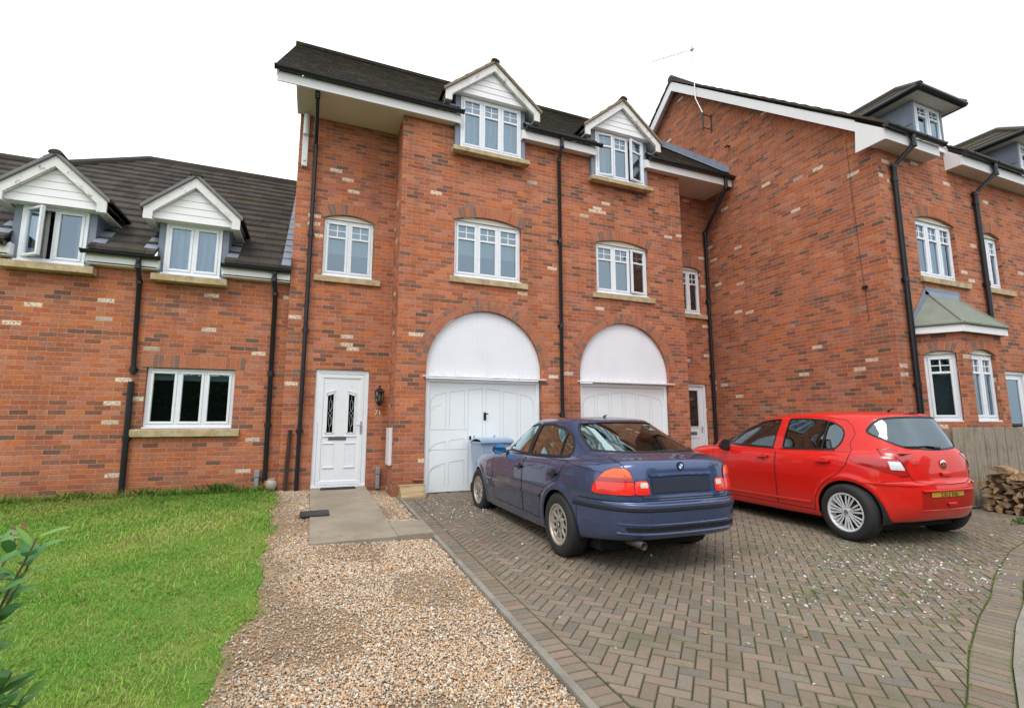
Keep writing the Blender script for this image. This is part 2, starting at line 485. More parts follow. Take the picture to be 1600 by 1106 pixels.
# far ground: one sheet reaching the horizon
vs = [(-400, -400, -.46), (400, -400, -.46), (400, 400, -.46), (-400, 400, -.46)]
tag(make('ground', vs, [(0, 1, 2, 3)], M['field']), kind='structure')
vs = []; fs = []
LX = [-16, -10, -7, -5] + [-5 + .3*i for i in range(1, 14)]
ys = [-3 + 12.72*j/120 for j in range(121)]
for yy in ys:
    e = lawn_edge(yy) - .01
    for f in range(22):
        x = -16 + (e+16)*(1-(1-f/21)**2.2); vs.append((x, yy, gz(x, yy) - .002 - (.012 if f == 21 else 0)))
for j in range(120):
    for i in range(21): a = j*22+i; fs.append((a, a+1, a+23, a+22))
tag(make('lawn', vs, fs, M['lawnbase'], smooth=True), kind='structure')
sheet('gravel_bed', -.85, 1.45, -2.0, 9.52, -.016, 24, 70, M['gravelbed'])

# ---------------------------------------------------------------- block paved driveway
KL = lambda y: 1.37 + (y - 2.2) * (.12 / 6.3)        # right face of the edging strip
ARC = [(-2.0, -.3), (0.4, .35), (1.33, .72), (2.0, .95), (2.6, 1.18), (3.29, 1.48), (3.84, 1.73), (4.56, 2.01), (5.14, 2.2), (5.82, 2.47), (7.0, 2.86), (8.5, 3.2), (10.5, 3.45), (14, 3.6)]
def arc_y(x): return lerp_tab(ARC, x)
def arc_n(x):
    dx = .3; t = Vector((2*dx, arc_y(x+dx) - arc_y(x-dx))).normalized()
    return Vector((-t.y, t.x))
BORD = .165
def in_drive(x, y, m=0.0):
    if x < KL(y) + m: return False
    n = arc_n(x)
    if (y - arc_y(x)) * n.y < m + .0: return False
    if x < 7.92: return y < 8.93
    if x < 9.43: return y < 9.50
    return y < 4.55 and x < 13

def clip(poly, p, n):
    out = []
    for i in range(len(poly)):
        a, b = poly[i], poly[(i+1) % len(poly)]
        da = (a[0]-p[0])*n[0] + (a[1]-p[1])*n[1]; db = (b[0]-p[0])*n[0] + (b[1]-p[1])*n[1]
        if da >= 0: out.append(a)
        if (da >= 0) != (db >= 0):
            t = da/(da-db); out.append((a[0]+(b[0]-a[0])*t, a[1]+(b[1]-a[1])*t))
    return out

BV, BF, BT = [], [], []
rb = random.Random(11)
PAV = [(.255, .200, .15), (.265, .195, .15), (.235, .19, .15), (.26, .21, .165), (.22, .185, .15), (.275, .20, .155), (.25, .195, .15), (.205, .18, .155)]
def block(poly, gap=.0026, bev=.0052):
    # remove tiny edges
    q = []
    for p in poly:
        if not q or (abs(p[0]-q[-1][0]) + abs(p[1]-q[-1][1])) > .004: q.append(p)
    if len(q) > 2 and abs(q[0][0]-q[-1][0]) + abs(q[0][1]-q[-1][1]) < .004: q.pop()
    if len(q) < 3: return
    area = sum(q[i][0]*q[(i+1) % len(q)][1] - q[(i+1) % len(q)][0]*q[i][1] for i in range(len(q)))/2
    if abs(area) < .0013: return
    if area < 0: q = q[::-1]
    def inset(d):
        n = len(q); r = []
        for i in range(n):
            p0, p1, p2 = Vector(q[i-1]), Vector(q[i]), Vector(q[(i+1) % n])
            e1 = (p1-p0).normalized(); e2 = (p2-p1).normalized()
            n1 = Vector((-e1.y, e1.x)); n2 = Vector((-e2.y, e2.x))
            m = n1 + n2; k = m.dot(n1)
            m = m / max(k, .35)
            r.append(p1 + m*d)
        return r
    cx = sum(p[0] for p in q)/len(q); cy = sum(p[1] for p in q)/len(q)
    h = rb.uniform(-.0016, .0016); tx = rb.uniform(-.012, .012); ty = rb.uniform(-.012, .012)
    def z(p, d): return gz(max(p[0], 1.4), p[1]) + d + h + (p[0]-cx)*tx + (p[1]-cy)*ty
    b = len(BV); n = len(q)
    for d, dz in ((gap, -.035), (gap, -bev*.8), (gap+bev, 0)):
        for p in inset(d): BV.append((p.x, p.y, z(p, dz)))
    tone = rb.choice(PAV); k = rb.uniform(.68, .92); tone = tuple(c*k for c in tone)
    g_ = min(1, max(0, .35 + .5*math.sin(cx*1.3+.5)*math.sin(cy*1.7+1.2) + .25*math.sin(cx*4+cy*3) + rb.uniform(-.2, .2)))*min(1, max(.15, (cx-1.8)/2.5))
    edge_tone = (.135-.02*g_, .115+.03*g_, .08-.025*g_)
    for r in range(2):
        for i in range(n):
            j = (i+1) % n
            BF.append((b+r*n+i, b+r*n+j, b+(r+1)*n+j, b+(r+1)*n+i)); BT.append(edge_tone)
    BF.append(tuple(b+2*n+i for i in range(n))); BT.append(tone)

U = .084; c45 = math.sqrt(.5)
O = (3.1, 4.1)
def W(a, b): return (O[0] + (a*c45 - b*c45)*U, O[1] + (a*c45 + b*c45)*U)
for i in range(-175, 175):
    for j in range(-175, 175):
        k = (i - j) % 4
        if k == 0: r = [(i, j), (i+2, j), (i+2, j+1), (i, j+1)]
        elif k == 3: r = [(i, j), (i+1, j), (i+1, j+2), (i, j+2)]
        else: continue
        poly = [W(*p) for p in r]
        cx = sum(p[0] for p in poly)/4; cy = sum(p[1] for p in poly)/4
        if cy > 9.6 or cy < -.2 or cx < 1.2 or cx > 13: continue
        if not in_drive(cx, cy, -.15): continue
        L = KL(cy) + BORD
        poly = clip(poly, (L, cy), (1, 0))
        n = arc_n(cx); ax = cx
        if poly: poly = clip(poly, (ax + n.x*BORD*1.15, arc_y(ax) + n.y*BORD*1.15), (n.x, n.y))
        if poly and cx < 7.92 and cy > 8.7: poly = clip(poly, (0, 8.915), (0, -1))
        if poly and cx >= 7.6: 
            if cy > 9.3: poly = clip(poly, (0, 9.495), (0, -1))
            if cy > 4.6 and cx > 9.2: poly = clip(poly, (9.425, 0), (-1, 0))
        if len(poly) >= 3: block(poly)
# header course along the edging strip
y = .75
while y < 8.9:
    a, b = KL(y), KL(y+.084)
    block([(a+.002, y), (a+BORD-.002, y), (b+BORD-.002, y+.084), (b+.002, y+.084)])
    y += .084
# header course along the curved kerb
s = 1.33
while s < 12.8:
    n = arc_n(s); dx = .084*n.y
    n2 = arc_n(s+dx)
    p0 = Vector((s, arc_y(s))); p1 = Vector((s+dx, arc_y(s+dx)))
    w = BORD*1.14
    if p0.x > KL(p0.y) + .15:
        block([tuple(p0 + n*.002), tuple(p1 + n2*.002), tuple(p1 + n2*w), tuple(p0 + n*w)])
    s += dx

def paver_mat():
    t = NT('block_paving')
    a = t.n('ShaderNodeAttribute', attribute_name='tone'); p = t.geo_pos()
    n = t.noise(p, 55, 4, .7); big = t.noise(p, .9, 4, .6); fine = t.noise(p, 260, 2, .6)
    hs = t.n('ShaderNodeHueSaturation'); t.l(a.outputs['Color'], hs.inputs['Color'])
    t.l(t.math('MULTIPLY', t.math('MULTIPLY_ADD', n, .5, .72), t.math('MULTIPLY_ADD', big, .7, .68)), hs.inputs['Value'])
    c = t.mix(t.math('MULTIPLY', t.smooth(fine, .58, .68), .45), hs.outputs[0], (.46, .42, .37))
    # pale lichen spots gathered in drifts
    v = t.n('ShaderNodeTexVoronoi', feature='F1'); v.inputs['Scale'].default_value = 26; t.l(p, v.inputs['Vector'])
    wn = t.n('ShaderNodeSeparateColor'); t.l(v.outputs['Color'], wn.inputs[0])
    spot = t.math('MULTIPLY', t.math('LESS_THAN', t.math('ADD', v.outputs['Distance'], t.math('MULTIPLY', n, .25)), t.math('MULTIPLY', wn.outputs[1], .42)), t.math('GREATER_THAN', wn.outputs[0], t.math('SUBTRACT', 1.12, t.math('MULTIPLY', t.smooth(t.noise(p, .55, 2), .45, .7), .55))))
    c = t.mix(t.math('MULTIPLY', spot, .55), c, (.50, .49, .45))
    c = t.mix(t.math('MULTIPLY', t.smooth(t.noise(p, 1.6, 5, .7), .53, .72), .5), c, (.11, .115, .055))
    nrm = t.bump(t.math('ADD', n, t.math('MULTIPLY', fine, .6)), .5, .004)
    return t.done(t.bsdf(c, .85, .3, 0, nrm))
M['paver'] = paver_mat()
def set_tone(me, tones, domain='FACE'):
    at = me.color_attributes.new('tone', 'FLOAT_COLOR', 'CORNER') if domain == 'CORNER' else me.attributes.new('tone', 'FLOAT_COLOR', domain)
    arr = np.ones((len(tones), 4), np.float32); arr[:, :3] = np.array(tones, np.float32)
    at.data.foreach_set('color', arr.ravel())
dv = make('driveway', BV, BF, M['paver']); set_tone(dv.data, BT); tag(dv, kind='structure')
vs, fs = [], []
sheet('driveway_joints', 1.36, 13.2, .6, 9.5, -.0085, 60, 60, M['joint'], zf=lambda x, y: gz(max(x, 1.4), y))

# edging strip between gravel and driveway, laid in lengths
mb = MB(); y = .4
while y < 8.75:
    y2 = min(y + .905, 8.75)
    a, b = KL(y), KL(y2); za, zb = gz(1.4, y) + .022, gz(1.4, y2) + .022; w = .052
    P = [(a-w, y+.004, za-.15), (a-.003, y+.004, za-.15), (b-.003, y2-.004, zb-.15), (b-w, y2-.004, zb-.15), (a-w, y+.004, za), (a-.003, y+.004, za), (b-.003, y2-.004, zb), (b-w, y2-.004, zb)]
    mb.add(P, [(0,3,2,1),(4,5,6,7),(0,1,5,4),(1,2,6,5),(2,3,7,6),(3,0,4,7)])
    y = y2
k = mb.build('edging_kerb', M['kerb'], bevel=.006); tag(k, kind='structure')
# curved kerb and the pavement + road beyond it
mb = MB()
xs = [ARC[0][0] + i*.1 for i in range(int((14-ARC[0][0])/.1))]
for i in range(0, len(xs)-1):
    a, b = xs[i], xs[i+1]; na, nb = arc_n(a), arc_n(b)
    pa, pb = Vector((a, arc_y(a))), Vector((b, arc_y(b)))
    def q(p, n, d, z): r = p - n*d; return (r.x, r.y, gz(max(r.x, 1.4), max(r.y, -2)) + z)
    mb.add([q(pa, na, .002, -.1), q(pb, nb, .002, -.1), q(pa, na, .002, .012), q(pb, nb, .002, .012), q(pa, na, .125, .012), q(pb, nb, .125, .012), q(pa, na, .125, -.1), q(pb, nb, .125, -.1)],
           [(0, 2, 3, 1), (2, 4, 5, 3), (4, 6, 7, 5)])
tag(mb.build('curved_kerb', M['kerb']), kind='structure')
vs = []; fs = []
for i, x in enumerate(xs):
    n = arc_n(x); p = Vector((x, arc_y(x))) - n*.127
    vs += [(p.x, p.y, gz(max(p.x, 1.4), max(p.y, -2)) - .012), (p.x + .25*0, p.y - 2.2, -.27)]
for i in range(len(xs)-1): fs.append((2*i, 2*i+1, 2*i+3, 2*i+2))
tag(make('pavement', vs, fs, M['kerb'], smooth=True), kind='structure')
tag(make('road', [(-60, -9.5, -.36), (60, -9.5, -.36), (60, -1.2, -.33), (-60, -1.2, -.33)], [(0, 1, 2, 3)], M['asphalt']), kind='structure')

# concrete path
def path_mat():
    t = NT('concrete_path'); p = t.geo_pos()
    c = t.mix(t.smooth(t.noise(p, 1.8, 5, .65), .3, .7), (.33, .285, .225), (.235, .20, .155))
    c = t.mix(t.smooth(t.noise(p, 140, 2, .6), .6, .72), c, (.45, .41, .35))
    c = t.mix(t.math('MULTIPLY', t.smooth(t.noise(p, 6, 5, .7), .55, .75), .6), c, (.15, .13, .10))
    # a hair crack across the slab
    s = t.n('ShaderNodeSeparateXYZ'); t.l(p, s.inputs[0])
    cr = t.math('ABSOLUTE', t.math('SUBTRACT', t.math('ADD', s.outputs[1], t.math('MULTIPLY_ADD', t.noise(p, 3, 4), .25, t.math('MULTIPLY', s.outputs[0], -.12))), 8.25))
    c = t.mix(t.math('MULTIPLY', t.smooth(cr, .009, .002), .8), c, (.07, .06, .05))
    return t.done(t.bsdf(c, .9, .25, 0, t.bump(t.noise(p, 90, 4, .7), .4, .005)))
M['path'] = path_mat()
mb = MB()
def slab(x0, x1, y0, y1, x0b=None, x1b=None, th=.09):
    x0b = x0 if x0b is None else x0b; x1b = x1 if x1b is None else x1b
    n = max(1, int((y1-y0)/.4))
    for i in range(n):
        ya, yb = y0+(y1-y0)*i/n, y0+(y1-y0)*(i+1)/n
        f, g = i/n, (i+1)/n
        A0, A1 = x0+(x0b-x0)*f, x1+(x1b-x1)*f; B0, B1 = x0+(x0b-x0)*g, x1+(x1b-x1)*g
        za, zb = lerp_tab(PATHZ, ya)+.012, lerp_tab(PATHZ, yb)+.012
        fs = [(4,5,6,7),(1,2,6,5),(3,0,4,7)]
        if i == 0: fs.append((0,1,5,4))
        if i == n-1: fs.append((2,3,7,6))
        mb.add([(A0, ya, za-th), (A1, ya, za-th), (B1, yb, zb-th), (B0, yb, zb-th), (A0, ya, za), (A1, ya, za), (B1, yb, zb), (B0, yb, zb)], fs)
slab(.055, .975, 5.78, 9.49, .055, .985)
slab(.982, 1.40, 5.82, 6.5)
tag(mb.build('path', M['path']), kind='structure')

# ---------------------------------------------------------------- numpy scatter helpers
rng = np.random.default_rng(5)
def ico():
    bm = bmesh.new(); bmesh.ops.create_icosphere(bm, subdivisions=1, radius=1)
    v = np.array([x.co[:] for x in bm.verts], np.float32); f = np.array([[q.index for q in x.verts] for x in bm.faces], np.int32); bm.free(); return v, f
ICOV, ICOF = ico()
def rotmats(n, flat=True):
    q = rng.normal(size=(n, 4)); 
    if flat: q[:, 1:3] *= .35
    q /= np.linalg.norm(q, axis=1)[:, None]; w, x, y, z = q.T
    return np.stack([1-2*(y*y+z*z), 2*(x*y-z*w), 2*(x*z+y*w), 2*(x*y+z*w), 1-2*(x*x+z*z), 2*(y*z-x*w), 2*(x*z-y*w), 2*(y*z+x*w), 1-2*(x*x+y*y)], 1).reshape(-1, 3, 3)
def scatter(name, tv, tf, pos, mats3, tones, mat, smooth=True):
    """merge many copies of a small template into one mesh"""
    n = len(pos); k = len(tv)
    V = (np.einsum('nij,kj->nki', mats3, tv) + pos[:, None, :]).reshape(-1, 3).astype(np.float32)
    F = (tf[None] + (np.arange(n)*k)[:, None, None]).reshape(-1, tf.shape[1])
    me = bpy.data.meshes.new(name)
    me.vertices.add(len(V)); me.vertices.foreach_set('co', V.ravel())
    me.loops.add(F.size); me.loops.foreach_set('vertex_index', F.ravel().astype(np.int32))
    me.polygons.add(len(F)); me.polygons.foreach_set('loop_start', np.arange(0, F.size, F.shape[1], dtype=np.int32))
    me.polygons.foreach_set('use_smooth', np.full(len(F), smooth))
    at = me.attributes.new('tone', 'FLOAT_COLOR', 'POINT')
    T = np.ones((n, k, 4), np.float32); T[:, :, :3] = tones[:, None, :] if tones.ndim == 2 else tones
    at.data.foreach_set('color', T.ravel())
    me.materials.append(mat); me.update(calc_edges=True); me.validate()
    o = bpy.data.objects.new(name, me); col.objects.link(o); return o
gzv = np.vectorize(gz)
edgev = np.vectorize(lawn_edge)

# ---------------------------------------------------------------- gravel stones
M['pebble'] = color_attr_mat('pebbles', .75, .35, .2, 150, vary=.22)
def gravel():
    P = []
    def region(x0, x1, y0, y1, dens):
        n = int((x1-x0)*(y1-y0)*dens); P.append(np.stack([rng.uniform(x0, x1, n), rng.uniform(y0, y1, n), np.full(n, dens)], 1))
    region(-.6, 1.36, 1.7, 3.2, 11500); region(-.6, 1.36, 3.2, 4.6, 8000); region(-.6, 1.4, 4.6, 5.78, 5500)
    region(-.55, .05, 5.78, 9.48, 3300); region(.98, 1.46, 6.5, 8.75, 3300); region(1.0, 1.34, 8.75, 9.48, 3000)
    p = np.concatenate(P)
    n1 = .5 + .25*np.sin(p[:, 0]*5.3+p[:, 1]*2.1) + .25*np.sin(p[:, 1]*3.7 - p[:, 0]*2.2+1)
    e = edgev(p[:, 1]); d = p[:, 0] - e
    keep = (d > rng.uniform(-.04, .17, len(p))) & (p[:, 0] < np.array([KL(y) for y in p[:, 1]]) - .06)
    worn = (n1 > .62) & (rng.random(len(p)) < .55)
    p = p[keep & ~worn]; n = len(p)
    s = rng.lognormal(np.log(.0056), .30, n) * (1 + .25*(p[:, 2] < 7000))
    s = np.clip(s, .003, .013)
    sx = s*rng.uniform(.9, 1.5, n); sy = s*rng.uniform(.7, 1.1, n); sz = s*rng.uniform(.45, .8, n)
    R = rotmats(n) * np.stack([sx, sy, sz], 1)[:, None, :]
    pos = np.stack([p[:, 0], p[:, 1], gzv(p[:, 0], p[:, 1]) - .014 + s*.35 + rng.uniform(0, .008, n)], 1)
    pal = np.array([(.74,.70,.63), (.70,.62,.50), (.66,.43,.24), (.62,.33,.15), (.55,.41,.28), (.46,.37,.28), (.58,.50,.42), (.38,.35,.32), (.74,.55,.35), (.20,.15,.12), (.56,.35,.24)])
    w = np.array([.11,.15,.15,.08,.16,.11,.08,.03,.10,.02,.05]); w = w/w.sum()
    t = pal[rng.choice(len(pal), n, p=w)] * rng.uniform(.72, 1.04, n)[:, None]
    n1 = .5 + .25*np.sin(p[:, 0]*5.3+p[:, 1]*2.1) + .25*np.sin(p[:, 1]*3.7 - p[:, 0]*2.2+1)
    dirt = np.clip(np.clip(1.2 - (p[:, 0]-edgev(p[:, 1]))*2.2, 0, 1) + (n1-.5)*1.2, 0, 1)*rng.uniform(0, 1, n)*.75
    t = t*(1-dirt[:, None]) + np.array([.22, .16, .11])*dirt[:, None]
    jit = ICOV * (1 + rng.uniform(-.18, .18, (len(ICOV), 1)))
    o = scatter('gravel', jit, ICOF, pos, R, t, M['pebble'])
    tag(o, 'loose golden and white pea gravel beside the path', 'gravel', kind='stuff')
gravel()

# ---------------------------------------------------------------- grass
M['grass'] = color_attr_mat('grass_blades', .55, .25, 0, 20, trans=.35, vary=.2)
def grass():
    P = []
    def region(x0, x1, y0, y1, dens, h, w):
        n = int((x1-x0)*(y1-y0)*dens); a = np.stack([rng.uniform(x0, x1, n), rng.uniform(y0, y1, n), np.full(n, h), np.full(n, w)], 1); P.append(a)
    region(-2.0, -.2, 1.6, 3.0, 13500, .021, .0018); region(-2.6, -.2, 3.0, 4.6, 8500, .023, .0024)
    region(-3.6, -.2, 4.6, 6.6, 5200, .026, .0034); region(-4.7, -.25, 6.6, 9.6, 3000, .030, .0052)
    region(-9, -4.6, 4, 9.6, 300, .05, .01)
    region(-4.7, -.5, 9.42, 9.62, 2600, .085, .006)
    p = np.concatenate(P); n = len(p)
    e = edgev(p[:, 1])
    f = np.sin(p[:, 0]*4.1+1)*np.sin(p[:, 1]*3.3) + .6*np.sin(p[:, 0]*9.1+p[:, 1]*7.3)
    d_ = e - p[:, 0]
    keep = (p[:, 0] < e + rng.normal(0, .04, n)) & ~((f > .8) & (rng.random(n) < .5)) & ~((d_ < .35) & (np.sin(p[:, 1]*4.3)+np.sin(p[:, 1]*9.7+p[:, 0]*6) > .3) & (rng.random(n) < .75*(1-d_/.35)))
    p = p[keep]; f = f[keep]; n = len(p)
    h = p[:, 2]*rng.lognormal(0, .35, n)*(1+.25*f); w = p[:, 3]*rng.uniform(.7, 1.4, n)
    # clumps
    az = rng.uniform(0, 2*PI, n); lean = rng.uniform(.4, 2.2, n)
    tv = np.array([(-1, 0, 0), (1, 0, 0), (-.8, .12, .5), (.8, .12, .5), (0, .55, 1.0)], np.float32)
    tf4 = np.array([(0, 1, 3), (0, 3, 2), (2, 3, 4)])
    ca, sa = np.cos(az), np.sin(az)
    R = np.zeros((n, 3, 3))
    R[:, 0, 0] = ca*w; R[:, 1, 0] = sa*w
    R[:, 0, 1] = -sa*h*lean*1.2; R[:, 1, 1] = ca*h*lean*1.2
    R[:, 2, 2] = h
    pos = np.stack([p[:, 0], p[:, 1], gzv(p[:, 0], p[:, 1]) - .008], 1)
    big = np.sin(p[:, 0]*1.7+.6)*np.sin(p[:, 1]*1.3+2) + .5*np.sin(p[:, 0]*3.9-p[:, 1]*2.7) + rng.normal(0, .35, n)
    g1 = np.array([.18, .41, .055]); g2 = np.array([.40, .54, .11]); g3 = np.array([.52, .46, .20])
    t = g1 + (g2-g1)*np.clip(.5+big*.5, 0, 1)[:, None]
    dry = rng.random(n) < .10 + .22*(big > .7)
    t[dry] = g3*rng.uniform(.7, 1.1, dry.sum())[:, None]
    far = np.clip((p[:, 1]-7.6)/1.6, 0, 1)
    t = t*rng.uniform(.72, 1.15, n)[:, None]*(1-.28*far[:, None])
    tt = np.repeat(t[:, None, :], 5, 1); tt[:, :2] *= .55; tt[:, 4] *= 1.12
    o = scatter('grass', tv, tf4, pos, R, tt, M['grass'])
    tag(o, 'short green lawn grass in front of the low brick house', 'grass', kind='stuff')
    # clover and broad weeds
    n = 5200
    x = rng.uniform(-3.4, -.25, n); y = 1.7 + 6.5*rng.random(n)**1.4
    cl = np.sin(x*6+y*3)+np.sin(y*5-x*2)
    k = (x < edgev(y)-.04) & (cl > rng.uniform(-.6, 1.6, n)); x = x[k]; y = y[k]; n = len(x)
    tv = np.array([(0, -1, 0), (.55, -.2, .12), (.45, .7, .1), (0, 1, 0), (-.45, .7, .1), (-.55, -.2, .12)], np.float32)
    tf = np.array([(0, 1, 5), (1, 2, 5), (2, 4, 5), (2, 3, 4)])
    s = rng.uniform(.005, .012, n)
    R = rotmats(n)*s[:, None, None]
    pos = np.stack([x, y, gzv(x, y) + rng.uniform(.006, .022, n)], 1)
    t = np.array([.19, .40, .07])*rng.uniform(.7, 1.35, n)[:, None]
    o = scatter('clover', tv, tf, pos, R, t, M['grass'])
    tag(o, 'clover and broad leaved weeds growing through the lawn', 'weeds', kind='stuff')
grass()

# ---------------------------------------------------------------- debris and moss on the blocks
M['petal'] = color_attr_mat('petal', .7, .2, 0, 50, trans=.1, vary=.1)
def debris():
    cs = [((1.75, 8.2), .45, .5, 160), ((2.0, 7.3), .35, .6, 230), ((2.2, 6.3), .4, .6, 90), ((4.9, 4.0), .8, .35, 90), ((5.2, 3.2), .7, .3, 520), ((4.7, 2.7), .6, .25, 260), ((3.6, 2.6), .8, .5, 50), ((6.2, 2.9), .6, .25, 60), ((1.85, 5.0), .3, 1.0, 30), ((3.0, 3.4), 1.2, .7, 40), ((7.6, 3.4), 1.2, .3, 40)]
    P = []
    for c, sx, sy, n in cs: P.append(np.stack([rng.normal(c[0], sx, n), rng.normal(c[1], sy, n)], 1))
    p = np.concatenate(P); k = np.array([in_drive(a, b, .05) and b < 8.8 for a, b in p]); p = p[k]; n = len(p)
    tv = np.array([(0, -1, .0), (.6, -.1, .18), (.35, .8, .1), (-.35, .8, .1), (-.6, -.1, .18)], np.float32); tf = np.array([(0, 1, 4), (1, 2, 4), (2, 3, 4)])
    s = rng.uniform(.007, .019, n)
    pos = np.stack([p[:, 0], p[:, 1], gzv(p[:, 0], p[:, 1]) + .005], 1)
    t = np.array([.58, .56, .52])*rng.uniform(.45, 1.15, n)[:, None]
    tag(scatter('petals', tv, tf, pos, rotmats(n)*s[:, None, None], t, M['petal']), 'white petals and crumbs scattered over the block paving', 'petals', kind='stuff')
    # moss in the joints
    n = 60000
    a = rng.integers(-175, 175, n); b = rng.integers(-175, 175, n); f = rng.random(n)
    hz = rng.random(n) < .5
    A = np.where(hz, a + f, a); B = np.where(hz, b, b + f)
    x = O[0] + (A-B)*c45*U; y = O[1] + (A+B)*c45*U
    dens = np.clip(.5+.5*np.sin(x*1.3+.5)*np.sin(y*1.7+1.2)+.3*np.sin(x*4+y*3), 0, 1)*np.clip((x-2.0)/3, .15, 1)*np.clip((4.8-y)/1.5, .15, 1)
    # only the lines that really are joints
    ia = np.where(hz, np.floor(A), A).astype(int); ib = np.where(hz, B, np.floor(B)).astype(int)
    inner = np.where(hz, ((ia-ib) % 4 == 2), ((ia-ib) % 4 == 1))
    k = (~inner) & (rng.random(n) < dens) & np.array([in_drive(c, d, .28) and d < 8.6 for c, d in zip(x, y)])
    x = x[k]; y = y[k]; n = len(x)
    m = 5
    x = np.repeat(x, m) + rng.normal(0, .008, n*m); y = np.repeat(y, m) + rng.normal(0, .008, n*m)
    # tufts
    n2 = 260; tx = rng.uniform(3.6, 8.0, n2); ty = arcv(tx) + rng.uniform(.25, 1.5, n2); q = 46
    x = np.concatenate([x, np.repeat(tx, q) + rng.normal(0, .016, n2*q)]); y = np.concatenate([y, np.repeat(ty, q) + rng.normal(0, .016, n2*q)])
    # line of weeds along the curved kerb and border joint
    n3 = 2600; tx = rng.uniform(3.0, 7.5, n3); ty = arcv(tx) + np.where(rng.random(n3) < .5, .012, .195) + rng.normal(0, .008, n3)
    kk = np.sin(tx*9)+np.sin(tx*23) > -.4; x = np.concatenate([x, tx[kk]]); y = np.concatenate([y, ty[kk]])
    n = len(x); az = rng.uniform(0, 2*PI, n); h = rng.uniform(.004, .012, n); w = rng.uniform(.0015, .0035, n); ln = rng.uniform(.3, 1.3, n)
    tv = np.array([(-1, 0, 0), (1, 0, 0), (0, .7, 1.0)], np.float32); tf = np.array([(0, 1, 2)])
    R = np.zeros((n, 3, 3)); ca, sa = np.cos(az), np.sin(az)
    R[:, 0, 0] = ca*w; R[:, 1, 0] = sa*w; R[:, 0, 1] = -sa*h*ln; R[:, 1, 1] = ca*h*ln; R[:, 2, 2] = h
    pos = np.stack([x, y, gzv(x, y) - .003], 1)
    t = np.array([.19, .30, .045])*rng.uniform(.6, 1.3, n)[:, None]
    tag(scatter('moss', tv, tf, pos, R, t, M['grass']), 'moss and tiny weeds in the joints of the block paving', 'moss', kind='stuff')
arcv = np.vectorize(arc_y)
debris()
# ------------------------------------------------------------------ building kit
def wall_sheet(mb, outer, holes, P0, Uv, Dv, reveal=.10):
    """flat wall with real openings: outline and holes in (u, z); reveals run along Dv"""
    P0 = Vector(P0); Uv = Vector(Uv); Dv = Vector(Dv)
    loops = [outer] + holes
    pts = [p for lp in loops for p in lp]
    tris = tessellate_polygon([[Vector((p[0], p[1], 0)) for p in lp] for lp in loops])
    V = [P0 + Uv*p[0] + Vector((0, 0, p[1])) for p in pts]
    n = Dv * -1
    fs = []
    for t in tris:
        a, b, c = V[t[0]], V[t[1]], V[t[2]]
        fs.append(tuple(t) if (b-a).cross(c-a).dot(n) > 0 else tuple(t)[::-1])
    mb.add(V, fs)
    for h in holes:
        cu = sum(p[0] for p in h)/len(h); cz = sum(p[1] for p in h)/len(h)
        for i in range(len(h)):
            a, b = h[i], h[(i+1) % len(h)]
            A = P0 + Uv*a[0] + Vector((0, 0, a[1])); B = P0 + Uv*b[0] + Vector((0, 0, b[1]))
            q = [A, B, B + Dv*reveal, A + Dv*reveal]
            nn = (q[1]-q[0]).cross(q[2]-q[0]); ctr = P0 + Uv*cu + Vector((0, 0, cz))
            mb.add(q, [(0, 1, 2, 3) if nn.dot(ctr - A) > 0 else (3, 2, 1, 0)])

def rect(x0, x1, z0, z1): return [(x0, z0), (x1, z0), (x1, z1), (x0, z1)]
def seg_arc(x0, x1, z, rise, n=10):
    w = x1-x0; R = (w*w/4 + rise*rise)/(2*rise); cz = z + rise - R; cx = (x0+x1)/2
    a = math.asin(w/2/R)
    return [(cx + R*math.sin(a - 2*a*i/n), cz + R*math.cos(a - 2*a*i/n)) for i in range(n+1)], R, cx, cz, a
def headed(x0, x1, z0, z1, rise):
    pts, *_ = seg_arc(x0, x1, z1, rise)
    return [(x0, z0), (x1, z0)] + pts
def stilted(x0, x1, z0, zs, n=28):
    R = (x1-x0)/2; cx = (x0+x1)/2
    return [(x0, z0), (x1, z0)] + [(cx + R*math.cos(PI*i/n), zs + R*math.sin(PI*i/n)) for i in range(n+1)]

def voussoirs(parent, y, cx, cz, R, a, height=.215, rings=1, loc=None, rz=None, step=.075):
    """ring of arch bricks; a = half angle from vertical"""
    mb = MB()
    for r in range(rings):
        hh = height/rings
        r0, r1 = R + r*hh + .006, R + (r+1)*hh - .004
        n = max(3, round(2*a*(r0+r1)/2/step)); g = .0045/((r0+r1)/2)
        for i in range(n):
            t0, t1 = -a + 2*a*i/n + g, -a + 2*a*(i+1)/n - g
            q = [(cx + r0*math.sin(t0), cz + r0*math.cos(t0)), (cx + r0*math.sin(t1), cz + r0*math.cos(t1)), (cx + r1*math.sin(t1), cz + r1*math.cos(t1)), (cx + r1*math.sin(t0), cz + r1*math.cos(t0))]
            mb.prism(q, y - .006 - random.uniform(0, .002), y + .03, 'y')
    o = mb.build('brick_arch', M['voussoir'], parent, loc=loc, rz=rz)
    mb = MB(); n = 40; r1 = R + height
    for i in range(n):
        t0, t1 = -a + 2*a*i/n, -a + 2*a*(i+1)/n
        q = [(cx + R*math.sin(t0), cz + R*math.cos(t0)), (cx + R*math.sin(t1), cz + R*math.cos(t1)), (cx + r1*math.sin(t1), cz + r1*math.cos(t1)), (cx + r1*math.sin(t0), cz + r1*math.cos(t0))]
        mb.add([(p[0], y - .003, p[1]) for p in q], [(0, 3, 2, 1)])
    m = mb.build('mortar_bed', M['mortar'], o)
    return o

